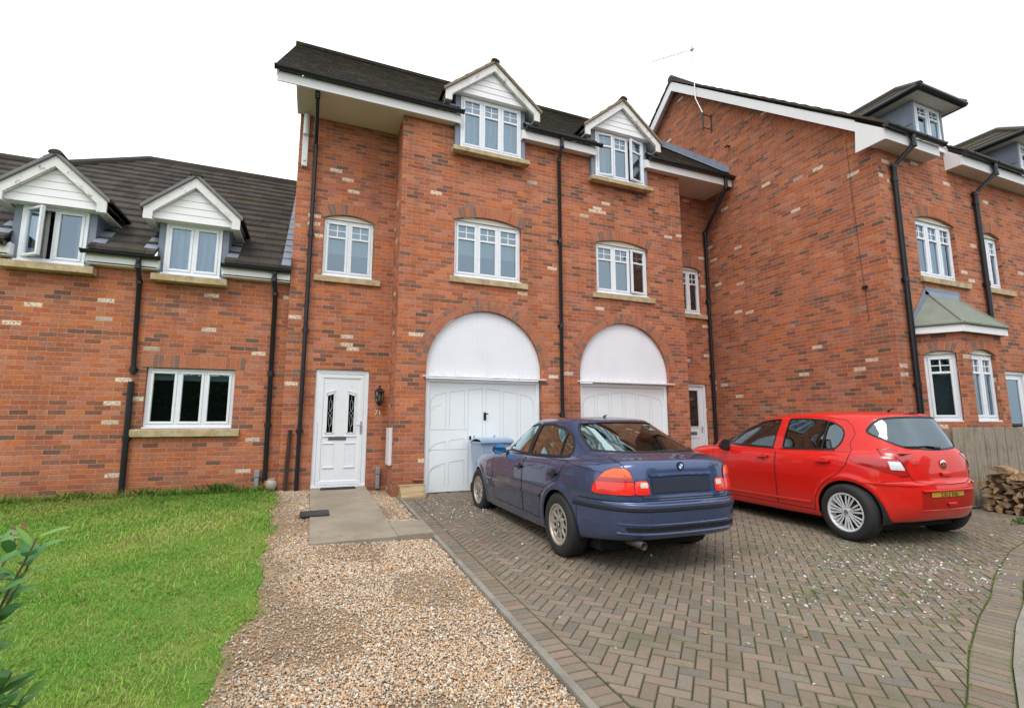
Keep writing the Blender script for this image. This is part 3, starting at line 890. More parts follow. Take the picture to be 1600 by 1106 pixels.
def curtain_mesh(x0, x1, z0, z1, y, amp=.018, freq=38):
    n = max(6, int((x1-x0)/.012)); vs = []; fs = []
    for i in range(n+1):
        x = x0 + (x1-x0)*i/n; yy = y + amp*math.sin(x*freq) + amp*.5*math.sin(x*freq*2.3+1)
        vs += [(x, yy, z0), (x, yy, z1)]
    for i in range(n): fs.append((2*i, 2*i+2, 2*i+3, 2*i+1))
    return vs, fs

def window(parent, x, y, z, w, h, lights=3, georgian=True, rz=0, sill=None, opened=None, dress='net', board=True, transom=.70, label=None, widths=None, depth=.9, flare=.25):
    """casement window in its own frame; origin = bottom left corner of the frame's outer face. Parts become children of the window"""
    mb = MB(); F = .048
    mb.box(0, w, 0, .07, 0, F, bev=.006); mb.box(0, w, 0, .07, h-F, h, bev=.006)
    mb.box(0, F, .001, .069, F, h-F, bev=.004); mb.box(w-F, w, .001, .069, F, h-F, bev=.004)
    if board: mb.box(-.025, w+.025, -.05, .05, -.028, -.001, bev=.006)
    widths = widths or [1/lights]*lights
    xs = [F]; tot = w - 2*F
    for k in widths: xs.append(xs[-1] + tot*k)
    panes = MB(); bars = MB(); cas = []
    for i in range(lights):
        a, b = xs[i], xs[i+1]
        if i: mb.box(a-.016, a+.016, .002, .068, F, h-F)
        a += .018 if i else .0; b -= .018 if i < lights-1 else .0
        c = .042
        target = mb; off = -.012
        if opened and i in opened:
            target = MB()
        target.box(a, b, off, .045, F+.001, F+c, bev=.008); target.box(a, b, off, .045, h-F-c, h-F-.001, bev=.008)
        target.box(a, a+c, off+.001, .044, F+c, h-F-c, bev=.006); target.box(b-c, b, off+.001, .044, F+c, h-F-c, bev=.006)
        pa = panes if target is mb else MB()
        zt = F + (h-2*F)*transom
        if georgian:
            target.box(a+c, b-c, off+.002, .043, zt-.02, zt+.02, bev=.006)
            bx = bars
            mx_ = (a+b)/2; mz = (zt+.02+h-F-c)/2
            bx.box(mx_-.009, mx_+.009, .012, .03, zt+.02, h-F-c); bx.box(a+c, b-c, .0125, .0295, mz-.009, mz+.009)
            pa.add([(a+c, .021, F+c), (b-c, .021, F+c), (b-c, .021, zt-.02), (a+c, .021, zt-.02)], [(0,1,2,3)])
            pa.add([(a+c, .021, zt+.02), (b-c, .021, zt+.02), (b-c, .021, h-F-c), (a+c, .021, h-F-c)], [(0,1,2,3)])
        else:
            pa.add([(a+c, .021, F+c), (b-c, .021, F+c), (b-c, .021, h-F-c), (a+c, .021, h-F-c)], [(0,1,2,3)])
        if target is not mb: cas.append((target, pa, a, b, opened[i]))
    win = mb.build('window', M['upvc'], parent, loc=(x, y, z), rz=rz)
    if label: win['label'] = label
    for t, pa, a, b, ang in cas:
        hx = a if ang > 0 else b
        t.v = [(p[0]-hx, p[1], p[2]) for p in t.v]; pa.v = [(p[0]-hx, p[1], p[2]) for p in pa.v]
        cs = t.build('open_casement', M['upvc'], win, loc=(hx, 0, 0), rz=-math.radians(ang))
        pa2 = MB(); pa2.add([((p[0])*math.cos(-math.radians(ang)) - p[1]*math.sin(-math.radians(ang)) + hx, p[0]*math.sin(-math.radians(ang)) + p[1]*math.cos(-math.radians(ang)), p[2]) for p in pa.v], pa.f)
        pa2.build('open_pane', M['glass'], win)
    if panes.v: panes.build('pane', M['glass'], win)
    if bars.v: bars.build('glazing_bars', M['upvc'], win)
    # what is behind the glass
    rm = MB(); d = depth
    P = [(.01, .072, .01), (w-.01, .072, .01), (w-.01, .072, h-.01), (.01, .072, h-.01), (-flare, d, -flare*2), (w+flare, d, -flare*2), (w+flare, d, h+flare*.6), (-flare, d, h+flare*.6)]
    rm.add(P, [(4,5,6,7), (0,4,7,3), (1,2,6,5), (3,7,6,2), (0,1,5,4)])
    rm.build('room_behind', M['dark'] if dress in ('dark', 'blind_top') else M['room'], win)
    def dressing(v, f, mat, nm='curtain'): make(nm, v, f, mat, win)
    if dress == 'net':
        v, f = curtain_mesh(.03, w*.30, .03, h-.03, .13); dressing(v, f, M['curtain'])
        v, f = curtain_mesh(w*.72, w-.03, .03, h-.03, .13); dressing(v, f, M['curtain'])
    elif dress == 'full':
        v, f = curtain_mesh(.03, w-.03, .03, h-.03, .12); dressing(v, f, M['curtain'])
    elif dress == 'warm':
        v, f = curtain_mesh(.03, w*.36, .03, h-.03, .13); dressing(v, f, M['curtain_warm'])
        v, f = curtain_mesh(w*.78, w-.03, .03, h-.03, .13); dressing(v, f, M['curtain_warm'])
    elif dress == 'half':
        bb = MB(); bb.box(.04, w-.04, .115, .122, h*.42, h-.04); bb.build('roller_blind', M['blind_pale'], win)
    elif dress == 'blind_top':
        bb = MB(); bb.box(.05, w-.05, .09, .12, h*.80, h-.04); bb.build('roller_blind', M['blind_pale'], win)
    elif dress == 'slats':
        bb = MB(); k = int((h-.1)/.03)
        for i in range(k): bb.obox((w/2, .11, .05+i*.03), (w/2-.05, 0, 0), (0, .011, .005), (0, -.0004, .0008))
        bb.build('slatted_blind', M['blind'], win)
    if sill:
        sx0, sx1, sh = sill
        sb = MB()
        P = [(sx0, -.05), (sx0, .11)]
        # sloping stone sill, local to the window
        top = -.030
        yf, yb = sill_front, .06
        sb.prism([(yf, top-sh), (yb, top-sh), (yb, top), (yf+.03, top-.004), (yf, top-.014)], sx0, sx1, 'x')
        sb.build('sill', M['stone'], win, bevel=.004)
    return win
sill_front = -.115

def head_panel(parent, x0, x1, z, rise, y, loc=None, rz=None, h0=.012):
    pts, *_ = seg_arc(x0, x1, z + h0, rise - h0)
    mb = MB(); mb.prism([(x0, z+.001), (x1, z+.001)] + pts, y, y+.04, 'y')
    mb.box(x0-.004, x1+.004, y-.02, y+.02, z-.001, z+.012)
    return mb.build('window_head', M['headpanel'], parent, loc=loc, rz=rz)

def gutter(parent, x0, x1, y, z, r=.056, step=.85):
    mb = MB()
    n = 10
    prof = [(y + r*math.cos(PI + PI*i/n), z + r*math.sin(PI + PI*i/n)) for i in range(n+1)] + [(y+r*.8, z), (y-r*.8, z)]
    mb.prism(prof, x0, x1, 'x')
    x = x0 + .25
    while x < x1 - .1:
        R = r + .007
        pr = [(y + R*math.cos(PI + PI*i/n), z + .004 + R*math.sin(PI + PI*i/n)) for i in range(n+1)]
        mb.prism(pr, x, x+.035, 'x'); x += step
    for xx in (x0-.006, x1-.02):
        R = r + .008; pr = [(y + R*math.cos(PI + PI*i/n), z + .003 + R*math.sin(PI + PI*i/n)) for i in range(n+1)]; mb.prism(pr, xx, xx+.026, 'x')
    return mb.build('gutter', M['black'], parent)

def downpipe(parent, path, r=.034, clips=(), name='downpipe', wall=None):
    mb = MB(); mb.tube(path, r, 12)
    for p in path[1:-1]:
        p = Vector(p); mb.tube([p + Vector((0, 0, .035)), p - Vector((0, 0, .035))], r*1.22, 12)
    for z in clips:
        # clip height: socket collar + back plate
        for a, b in zip(path, path[1:]):
            if min(a[2], b[2]) <= z <= max(a[2], b[2]) and abs(a[2]-b[2]) > .4:
                f = (z-a[2])/(b[2]-a[2]); x = a[0]+(b[0]-a[0])*f; y = a[1]+(b[1]-a[1])*f
                mb.tube([(x, y, z+.045), (x, y, z-.045)], r*1.25, 12); mb.box(x-.06, x+.06, y+.02, y+.05, z-.02, z+.02)
                break
    return mb.build(name, M['black'], parent, auto=40)

def roof(mb, O3, A, B, slope, polys, gauge=.30, tw=.32, th=.024, seed=1, half=True):
    """tiles as separate little slabs. polys: convex polygons in (a, b)"""
    O3 = Vector(O3); A = Vector(A); B = Vector(B); r = random.Random(seed)
    for poly in polys:
        n = len(poly)
        ar = sum(poly[i][0]*poly[(i+1) % n][1]-poly[(i+1) % n][0]*poly[i][1] for i in range(n))
        if ar < 0: poly = poly[::-1]
        a0 = min(p[0] for p in poly); a1 = max(p[0] for p in poly); b0 = min(p[1] for p in poly); b1 = max(p[1] for p in poly)
        gh = gauge/math.sqrt(1+slope*slope)
        j = math.floor(b0/gh)
        while j*gh < b1:
            sh = (j % 2)*.5*tw if half else 0
            i = math.floor((a0-sh)/tw)
            while i*tw+sh < a1:
                q = [(i*tw+sh+.002, j*gh), ((i+1)*tw+sh-.002, j*gh), ((i+1)*tw+sh-.002, (j+1)*gh), (i*tw+sh+.002, (j+1)*gh)]
                for k in range(n):
                    p, p2 = poly[k], poly[(k+1) % n]
                    q = clip(q, p, (-(p2[1]-p[1]), p2[0]-p[0]))
                    if len(q) < 3: break
                if len(q) >= 3:
                    hj = r.uniform(-.002, .003); base = len(mb.v); m = len(q)
                    tl = r.uniform(-.006, .006)
                    for lift in (1, 0):
                        for (a, b) in q:
                            f = (b/gh - j); up = (th*(1-f) + .004)*lift - (.008 if not lift else 0)
                            p = O3 + A*a + B*b + Vector((0, 0, slope*b + up + hj + (a-(i+.5)*tw-sh)*tl))
                            mb.v.append(tuple(p))
                    mb.f.append(tuple(base+k for k in range(m))); mb.m.append(0)
                    for k in range(m):
                        k2 = (k+1) % m; mb.f.append((base+k, base+m+k, base+m+k2, base+k2)); mb.m.append(0)
                i += 1
            j += 1
        # underlay
        mb.add([O3 + A*p[0] + B*p[1] + Vector((0, 0, slope*p[1]-.03)) for p in poly], [tuple(range(n))])

def rectp(a0, a1, b0, b1): return [(a0, b0), (a1, b0), (a1, b1), (a0, b1)]

def gable_dormer(parent, cx, yw, yb, zwt, zwb, hw, half, zapex, zend, zfoot, main_z, main_slope, main_y, rmat, back_extra=.4, side_lead=True):
    """gabled dormer over a window. zapex/zend = top edge of barge board at centre / ends"""
    s = (zapex - zend)/half; drop = .145*math.sqrt(1+s*s)*.92; yc = yb + .085; ft = .13
    yr = main_y + (zapex + .05 - main_z)/main_slope      # ridge dies into the main roof here
    ye = main_y + (zend - main_z)/main_slope
    dm = empty('dormer', (0, 0, 0)); dm.parent = parent
    # lead clad cheeks and the strips either side of the window
    for sg in (-1, 1):
        d = MB(); xo = cx + sg*(hw + .10); xi = cx + sg*(hw + .004)
        d.prism([(yw + .02, zwb - .12), (ye + .5, zwb + .62), (ye + .5, zend + .02), (yw + .02, zwt + .04)], min(xo, xi), max(xo, xi), 'x')
        d.build('cheek', M['lead'], dm)
    # lead apron either side
    for sg in (-1, 1):
        ap = MB()
        x0 = cx + sg*(hw + .09); x1 = cx + sg*(hw + .27)
        ya, yb2 = main_y + .12, ye + .1
        z = lambda yy: main_z + (yy - main_y)*main_slope + .034
        P = [(x0, ya, z(ya)), (x1, ya, z(ya)), (x1, yb2, z(yb2)), (x0, yb2, z(yb2))]
        ap.add(P if sg > 0 else P[::-1], [(0, 1, 2, 3)])
        ap.add([(x1, ya, z(ya)-.04), (x0, ya, z(ya)-.04), (x0, ya, z(ya)), (x1, ya, z(ya))], [(0, 1, 2, 3), (3, 2, 1, 0)])
        ap.build('lead_apron', M['lead'], dm)
    # shiplap cladding in the gable
    c = MB(); z = zwt + .012; zi = zapex - drop + .03; bh = .125
    while z < zi - .01:
        z2 = min(z + bh, zi)
        w0 = (zapex - drop + .06 - z)/s; w1 = max((zapex - drop + .06 - z2)/s, .002)
        w0 = min(w0, half - .08)
        P = [(cx-w0, yc-.007, z), (cx+w0, yc-.007, z), (cx+w1, yc, z2-.008), (cx-w1, yc, z2-.008)]
        c.add(P, [(0, 1, 2, 3)])
        c.add([(cx-w0, yc-.007, z), (cx+w0, yc-.007, z), (cx+w0, yc+.012, z-.004), (cx-w0, yc+.012, z-.004)], [(3, 2, 1, 0)])
        c.add([(cx-w1, yc, z2-.008), (cx+w1, yc, z2-.008), (cx+w1, yc+.008, z2), (cx-w1, yc+.008, z2)], [(0, 1, 2, 3)])
        z = z2
    wb = (zapex - drop + .06 - zwt - .012)/s; wb = min(wb, half-.08)
    c.add([(cx-wb, yc-.01, zwt+.010), (cx+wb, yc-.01, zwt+.010), (cx+wb, yw+.03, zwt+.006), (cx-wb, yw+.03, zwt+.006)], [(0, 1, 2, 3), (3, 2, 1, 0)])
    c.build('cladding', M['fascia'], dm)
    # barge boards with boxed feet
    for sg in (-1, 1):
        b = MB()
        pts = [(cx, zapex), (cx + sg*half, zend), (cx + sg*half, zfoot), (cx + sg*(half-ft), zfoot), (cx + sg*(half-ft), zapex - drop - s*(half-ft)), (cx, zapex - drop)]
        b.prism(pts, yb, yb+.03, 'y')
        pts = [(cx, zapex-drop+.035), (cx + sg*(half-ft+.03), zapex-drop+.035 - s*(half-ft+.03)), (cx + sg*(half-ft+.03), zapex-drop - s*(half-ft+.03) - .01), (cx, zapex-drop-.01)]
        b.prism(pts, yb+.031, yb+.055, 'y')
        b.box(cx + sg*(half-ft), cx + sg*half, yb+.03, ye + .1, zfoot + .004, zfoot + .02)
        b.build('barge_board', M['board_worn'], dm)
    so = MB()
    for sg in (-1, 1):
        P = [(cx, yb+.03, zapex-.05), (cx + sg*half, yb+.03, zend-.05), (cx + sg*half, yr + .2, zend-.05), (cx, yr + .2, zapex-.05)]
        so.add(P, [(0, 1, 2, 3) if sg < 0 else (3, 2, 1, 0), (3, 2, 1, 0) if sg < 0 else (0, 1, 2, 3)])
    so.build('dormer_soffit', M['fascia'], dm)
    r = MB(); ht = half + .05
    zt = zapex + .045
    for sg in (-1, 1):
        e0 = (cx + sg*ht, yb - .035, zt - s*ht)
        # polygon in (a=y, b=distance up from the eave)
        la = yr + .15 - (yb-.035); lb = ye + .1 - (yb-.035)
        roof(r, e0, (0, 1, 0), (-sg, 0, 0), s, [[(0, 0), (lb, 0), (la, ht), (0, ht)] if True else None], gauge=.27, tw=.30, seed=int(cx*10)+sg+50, half=False)
    r.build('dormer_roof', rmat, dm)
    # verge mortar line and ridge tiles
    v = MB()
    for sg in (-1, 1):
        v.prism([(cx, zapex+.002), (cx + sg*(half+.04), zend - s*.04 + .002), (cx + sg*(half+.04), zend - s*.04 + .062), (cx, zapex+.064)], yb-.034, yb+.05, 'y')
        v.prism([(cx, zapex-.012), (cx + sg*(half+.03), zend - s*.03 - .012), (cx + sg*(half+.03), zend - s*.03 + .01), (cx, zapex+.01)], yb-.016, yb-.001, 'y')
    v.build('verge', M['verge_grey'] if rmat is M['roof_left'] else M['roof_lip'], dm)
    rt = MB(); y0 = yb - .05
    while y0 < yr:
        y1 = min(y0 + .30, yr + .1); n = 8
        for (ya, yc, R) in ((y0, y1, .085),):
            vs = []
            for yy, RR in ((ya, R), (yc - .004, R - .008)):
                for k in range(n+1): a = PI*k/n; vs.append((cx + RR*1.1*math.cos(a), yy, zt + .0 + RR*.75*math.sin(a) - .03))
            b0 = len(rt.v); rt.v += vs
            for k in range(n): rt.f.append((b0+k, b0+k+1, b0+n+2+k, b0+n+1+k)); rt.m.append(0)
            rt.f.append(tuple(b0+k for k in range(n, -1, -1))); rt.m.append(0)
        y0 += .30
    rt.build('ridge_tiles', rmat, dm)
    return dm

M['verge_grey'] = plain('grey_verge_tile', (.20, .20, .21), .85, var=.3, vscale=9, bump=.4)
def lead_steps(parent, x, y0, z0, slope, y1, wdt=.24):
    """stepped lead flashing where a roof meets a side wall; x = wall face, turned to -x"""
    mb = MB(); y = y0; dx = wdt
    while y < y1:
        z = z0 + (y-y0)*slope
        mb.add([(x-.006, y, z), (x-.006, y+.16, z+.16*slope), (x-.006, y+.16, z+.16*slope+.20), (x-.006, y, z+.20)], [(0, 3, 2, 1), (0, 1, 2, 3)])
        mb.add([(x-.007, y, z+.03), (x-dx, y, z+.032), (x-dx, y+.16, z+.032+.16*slope), (x-.007, y+.16, z+.03+.16*slope)], [(0, 1, 2, 3), (3, 2, 1, 0)])
        y += .16
    return mb.build('lead_flashing', M['lead'], parent)

# ================================================================== MAIN HOUSE
main = empty('town_house', (0, 0, 0), 0, 'three storey red brick house with two arched garages and two gabled dormers', 'house')
YD, YB, XB0, XB1, XR = 9.5, 8.78, 1.36, 7.92, 9.43
ZS = 6.97
ES = .85                                   # roof slope
ZE, YE = 7.17, 8.50                        # tile edge over the gutter
XL = -.46
mb = MB()
door_hole = rect(.05, .985, 0.0, 2.11)
w1 = headed(.05, .97, 3.86, 4.99, .10)
wall_sheet(mb, [(XL, -.25), (XB0, -.25), (XB0, ZS+.05), (XL, ZS+.05)], [door_hole, w1], (0, YD, 0), (1, 0, 0), (0, 1, 0), .11)
# side of the projecting bay, facing left
wall_sheet(mb, [(YB, -.3), (YD, -.3), (YD, ZS+.05), (YB, ZS+.05)], [], (XB0, 0, 0), (0, 1, 0), (1, 0, 0))
g1 = stilted(1.90, 4.22, -.13, 2.115); g2 = stilted(5.10, 7.37, -.13, 2.14)
w2 = headed(2.39, 3.79, 3.91, 5.05, .11); w3 = headed(5.55, 6.93, 3.91, 5.03, .11)
G1C, G1R, G2C, G2R = 3.06, 1.16, 6.235, 1.135
d1x, d2x = 3.09, 6.17
top = [(XB0, ZS+.04), (XB0, -.35), (XB1, -.35), (XB1, ZS+.04), (d2x+.66, ZS+.04), (d2x+.66, 6.44), (d2x-.66, 6.44), (d2x-.66, ZS+.04), (d1x+.66, ZS+.04), (d1x+.66, 6.44), (d1x-.66, 6.44), (d1x-.66, ZS+.04)]
# openings that reach the ground: cut into the outline
top = [(XB0, -.35), (1.90, -.35)] + [(p[0], p[1]) for p in stilted(1.90, 4.22, -.35, 2.115)[2:]][::-1] + [(4.22, -.35), (5.10, -.35)] + stilted(5.10, 7.37, -.35, 2.14)[2:][::-1] + [(7.37, -.35)] + top[2:] + [(XB0, ZS+.04)]
top = [p for i, p in enumerate(top) if p != top[i-1]]
wall_sheet(mb, top, [w2, w3], (0, YB, 0), (1, 0, 0), (0, 1, 0), .11)
# reveals of the garage openings
for (cx, R, zs) in ((G1C, G1R, 2.115), (G2C, G2R, 2.14)):
    P = [(cx-R, -.35)] + [(cx - R*math.cos(PI*i/28), zs + R*math.sin(PI*i/28)) for i in range(29)] + [(cx+R, -.35)]
    for a, b in zip(P, P[1:]):
        mb.add([(a[0], YB, a[1]), (b[0], YB, b[1]), (b[0], YB+.17, b[1]), (a[0], YB+.17, a[1])], [(0, 1, 2, 3)])
wall_sheet(mb, [(YB, -.3), (YD, -.3), (YD, ZS+.05), (YB, ZS+.05)], [], (XB1, 0, 0), (0, 1, 0), (-1, 0, 0))
w4 = headed(8.40, 9.12, 3.85, 5.0, .08)
d4 = rect(8.22, 9.13, -.09, 2.09)
wall_sheet(mb, [(XB1, -.25), (XR, -.25), (XR, ZS+.05), (XB1, ZS+.05)], [w4, d4], (0, YD, 0), (1, 0, 0), (0, 1, 0), .11)
# left gable end wall
zr = lambda y: ZE + (y - YE)*ES
wall_sheet(mb, [(YD, -.25), (16.6, -.25), (16.6, zr(17.5 - (16.6-8.5)) if False else ZE + (17.5-16.6)*ES), (13.0, zr(13.0)-.06), (YD, zr(YD)-.06)], [], (XL, 0, 0), (0, 1, 0), (1, 0, 0))
mb.build('wall', M['brick'], main)

# roof of the main house in strips either side of the dormers
r = MB(); W_ = 4.5
cut = [(-.84, d1x-.70, 0), (d1x-.70, d1x+.70, .62), (d1x+.70, d2x-.70, 0), (d2x-.70, d2x+.70, .62), (d2x+.70, XR+.0, 0)]
roof(r, (0, YE, ZE), (1, 0, 0), (0, 1, 0), ES, [rectp(a, b, c, W_) for a, b, c in cut], gauge=.26, tw=.165, th=.02, seed=3)
roof(r, (0, 17.5, ZE), (1, 0, 0), (0, -1, 0), ES, [rectp(XL-.0, XR, 0, W_)], gauge=.4, tw=.66, seed=4)
rf = r.build('roof', M['roof'], main)
rt = MB(); rt.tube([(-.85, 13.0, zr(13.0)+.0), (XR, 13.0, zr(13.0))], .11, 10); rt.build('ridge_tiles', M['roof'], rf)
rt = MB(); rt.prism([(YE, ZE-.02), (13, zr(13)-.02), (13, zr(13)-.22), (YE+.12, ZE-.14)], -.83, -.80, 'x'); rt.build('barge_board', M['fascia'], rf)
rt = MB(); rt.prism([(YE+.1, ZE-.05), (13, zr(13)-.05), (13, zr(13)-.07), (YE+.1, ZE-.07)], -.80, XL+.02, 'x'); rt.build('verge_soffit', M['fascia'], rf)

eaves = [(-.82, d1x-.665, True, False), (d1x+.665, d2x-.665, True, True), (d2x+.665, XR-.02, True, False)]
for a, b, l_, r_ in eaves:
    fm = MB(); sm = MB()
    fm.box(a, b, YE+.085, YE+.11, 6.93, 7.11)
    sa = max(a, XL-.03)
    sm.box(sa, b-.004, YE+.112, YD+.01, ZS-.012, ZS+.0)
    for e in ([a] if a > 0 else []) + ([b] if b < XR-.1 else []):
        fm.prism([(YE+.112, 6.93), (YB+.01, 6.93), (YB+.01, 7.25), (YE+.112, 7.11)], e-.012, e+.012, 'x')
    if a < 0: fm.prism([(YE+.112, 6.95), (YD, 6.95), (YD, 7.9), (YE+.112, 7.15)], XL-.06, XL-.03, 'x')
    fm.build('fascia', M['fascia'], main)
    sm.build('soffit', M['soffit'], main)
gutter(main, -.86, 2.47, YE+.02, 7.15); gutter(main, 3.80, 5.60, YE+.02, 7.15); gutter(main, 6.90, XR-.01, YE+.02, 7.15)

# dormers and all windows
for cx in (d1x, d2x):
    gable_dormer(main, cx, 8.66, 8.48, 7.57, 6.47, .645, 1.0, 8.33, 7.50, 7.30, ZE, ES, YE, M['roof'])
sill_front = -.10
window(main, d1x-.645, 8.66, 6.49, 1.29, 1.08, 3, sill=(-.16, 1.45, .10), dress='full', label='top floor three light dormer window, shut', flare=-.01)
window(main, d2x-.645, 8.66, 6.49, 1.29, 1.08, 3, sill=(-.16, 1.45, .10), dress='warm', opened={2: -14, 0: 7}, label='top floor dormer window with its casements ajar', flare=-.01)
sill_front = -.125
def wall_window(x0, x1, z0, z1, y, lights, dress, rise, sill, label, house=main, opened=None, georgian=True, rec=.07, widths=None, arch=True):
    o = window(house, x0+.006, y+rec, z0+.028, x1-x0-.012, z1-z0-.032, lights, georgian, sill=sill, dress=dress, label=label, opened=opened, widths=widths)
    if arch:
        head_panel(house, x0+.004, x1-.004, z1, rise-.004, y+.055)
        pts, R, cx, cz, a = seg_arc(x0, x1, z1, rise)
        voussoirs(house, y, cx, cz, R, a*1.06, .215)
    return o
wall_window(.05, .97, 3.86, 4.99, YD, 2, 'half', .10, (-.13, 1.06, .12), 'two light window above the front door')
wall_window(2.39, 3.79, 3.91, 5.05, YB, 3, 'half', .11, (-.10, 1.52, .125), 'three light window above the left garage')
wall_window(5.55, 6.93, 3.91, 5.03, YB, 3, 'slats', .11, (-.12, 1.50, .125), 'three light window with blinds above the right garage', opened={2: -9})
wall_window(8.40, 9.12, 3.85, 5.0, YD, 2, 'slats', .08, (-.05, .86, .115), 'narrow window in the recess')

def arch_white():
    t = NT('white_boarded_panel'); p = t.geo_pos(); sp = t.n('ShaderNodeSeparateXYZ'); t.l(p, sp.inputs[0])
    fr = t.math('FRACT', t.math('MULTIPLY', sp.outputs[0], 9.5)); ln = t.smooth(t.math('ABSOLUTE', t.math('SUBTRACT', fr, .5)), .06, .0)
    c = t.mix(t.math('MULTIPLY', ln, .16), (.80, .82, .88), (.45, .47, .52))
    low = t.smooth(sp.outputs[2], 2.14, 1.99)
    c = t.mix(t.math('MULTIPLY', t.math('MULTIPLY', low, .6), t.smooth(t.noise(p, 14, 5, .7), .40, .75)), c, (.42, .42, .34))
    c = t.mix(t.math('MULTIPLY', t.smooth(t.noise(p, 1.4, 4, .6), .4, .8), .22), c, (.55, .56, .55))
    return t.done(t.bsdf(c, .5, .4, 0, t.bump(t.math('MULTIPLY', ln, -1), .3, .004)))
M['arch_white'] = arch_white()
# arch rings over the garages
for (cx, R, zs) in ((G1C, G1R, 2.115), (G2C, G2R, 2.14)):
    voussoirs(main, YB, cx, zs, R, math.radians(84), .215, rings=2, step=.078)
    ap = MB(); pts = [(cx-R+.004, 2.0), (cx+R-.004, 2.0)] + [(cx + (R-.004)*math.cos(PI*i/28), zs + (R-.004)*math.sin(PI*i/28)) for i in range(29)]
    ap.prism(pts, YB+.07, YB+.09, 'y')
    ap.build('arch_panel', M['arch_white'], main)
# drip boards
for (a, b, z, worn) in ((1.84, 4.31, 1.965, True), (5.03, 7.50, 1.965, False)):
    db = MB(); db.box(a, b, YB-.045, YB+.07, z, z+.022, bev=.004); db.build('drip_board', M['board_worn'] if worn else M['fascia'], main)

M['door_white'] = plain('white_garage_steel', (.80, .84, .87), .38, var=.06, vscale=1.5)
M['groove_shade'] = plain('pressed_groove', (.40, .44, .48), .5, var=.05)  # grey strips on a flat door; groove shade put into their colour
def garage_door(x0, x1, z0, z1, y, left):
    g = MB(); F = .075
    g.box(x0, x0+F, y, y+.08, z0, z1, bev=.006); g.box(x1-F, x1, y, y+.08, z0, z1, bev=.006); g.box(x0+F, x1-F, y+.001, y+.079, z1-F*.9, z1, bev=.006)
    a, b = x0+F, x1-F; yd = y+.045
    g.box(a, b, yd, yd+.03, z0+.012, z1-F*.9)
    o = g.build('garage_door', M['door_white'], main)
    n = MB(); w = b-a; pw = w/6
    def line(p, q, t=.0035):
        p = Vector((p[0], yd-.0012, p[1])); q = Vector((q[0], yd-.0012, q[1])); d = (q-p)/2
        if d.length < 1e-4: return
        s = Vector((-d.z, 0, d.x)).normalized()*t
        n.obox((p+q)/2, d, (0, .0025, 0), s)
    zt = z1-F*.9-.13; c = (a+b)/2
    def ztop(x): return zt - abs(x-c)*.125 + .03
    def panel(i, dz=0, zb=None, mir=False):
        pa = a + i*pw + .035; pb = a + (i+1)*pw - .035
        if i == 0:
            pts = [(pa, zt-.26+dz), (pa+.02, ztop(pa)-.09+dz), (pa+.08, ztop(pa+.08)-.03+dz), (pb, ztop(pb)+dz)]
        elif i == 5:
            pts = [(pb, zt-.26+dz), (pb-.02, ztop(pb)-.09+dz), (pb-.08, ztop(pb-.08)-.03+dz), (pa, ztop(pa)+dz)]
        else: pts = [(pa, ztop(pa)+dz), (pb, ztop(pb)+dz)]
        for p, q in zip(pts, pts[1:]): line(p, q)
        zz = (z0+.12) if zb is None else zb
        line((pa, (zt-.26+dz) if i == 0 else pts[0][1] if i != 5 else pts[-1][1]), (pa, zz), .0016)
        line((pb, pts[-1][1] if i != 5 else zt-.26+dz), (pb, zz), .0016)
    if left:
        H_ = z1-z0
        for i in range(2, 6): panel(i)
        for i in (0, 1):
            panel(i, 0, z0+H_*.56)
            panel(i, -H_*.43, z0+H_*.385)
            panel(i, -H_*.62)
        line((a, z0+H_*.545), (a+pw*2.05, z0+H_*.545), .0025); line((a, z0+H_*.37), (a+pw*2.05, z0+H_*.37), .0025); line((a+pw*2.15, z0+.02), (a+pw*2.15, z0+H_*.43), .002)
        for dz in (-.27, -1.37): 
            for p, q in (((a+.05, zt+dz-.12), (a+.09, zt+dz-.06)), ((a+.09, zt+dz-.06), (a+.24, zt+dz-.02))): line(p, q, .003)
    else:
        for i in range(6): panel(i)
    n.build('groove_shade_lines', M['groove_shade'], o)
    h = MB(); hx = a+pw*3.02; hz = z0+H_*.67 if left else z0+(z1-z0)*.5
    h.box(hx-.02, hx+.03, yd-.02, yd+.01, hz-.09, hz+.06, bev=.008); h.tube([(hx, yd-.02, hz+.03), (hx, yd-.06, hz+.03), (hx+.05, yd-.065, hz+.03)], .012, 8)
    h.build('handle', M['black'], o)
    if left:
        h = MB(); h.box(a+pw*2.17, a+pw*2.17+.035, yd-.03, yd, z0+.93, z0+1.0, bev=.005); h.build('latch', M['black'], o)
    return o
H_ = 2.05
o = garage_door(1.915, 4.205, -.105, 1.955, YB+.07, True); o['label'] = 'left white garage door with pressed panels'
o = garage_door(5.115, 7.355, -.105, 1.955, YB+.07, False); o['label'] = 'right white garage door behind the blue car'

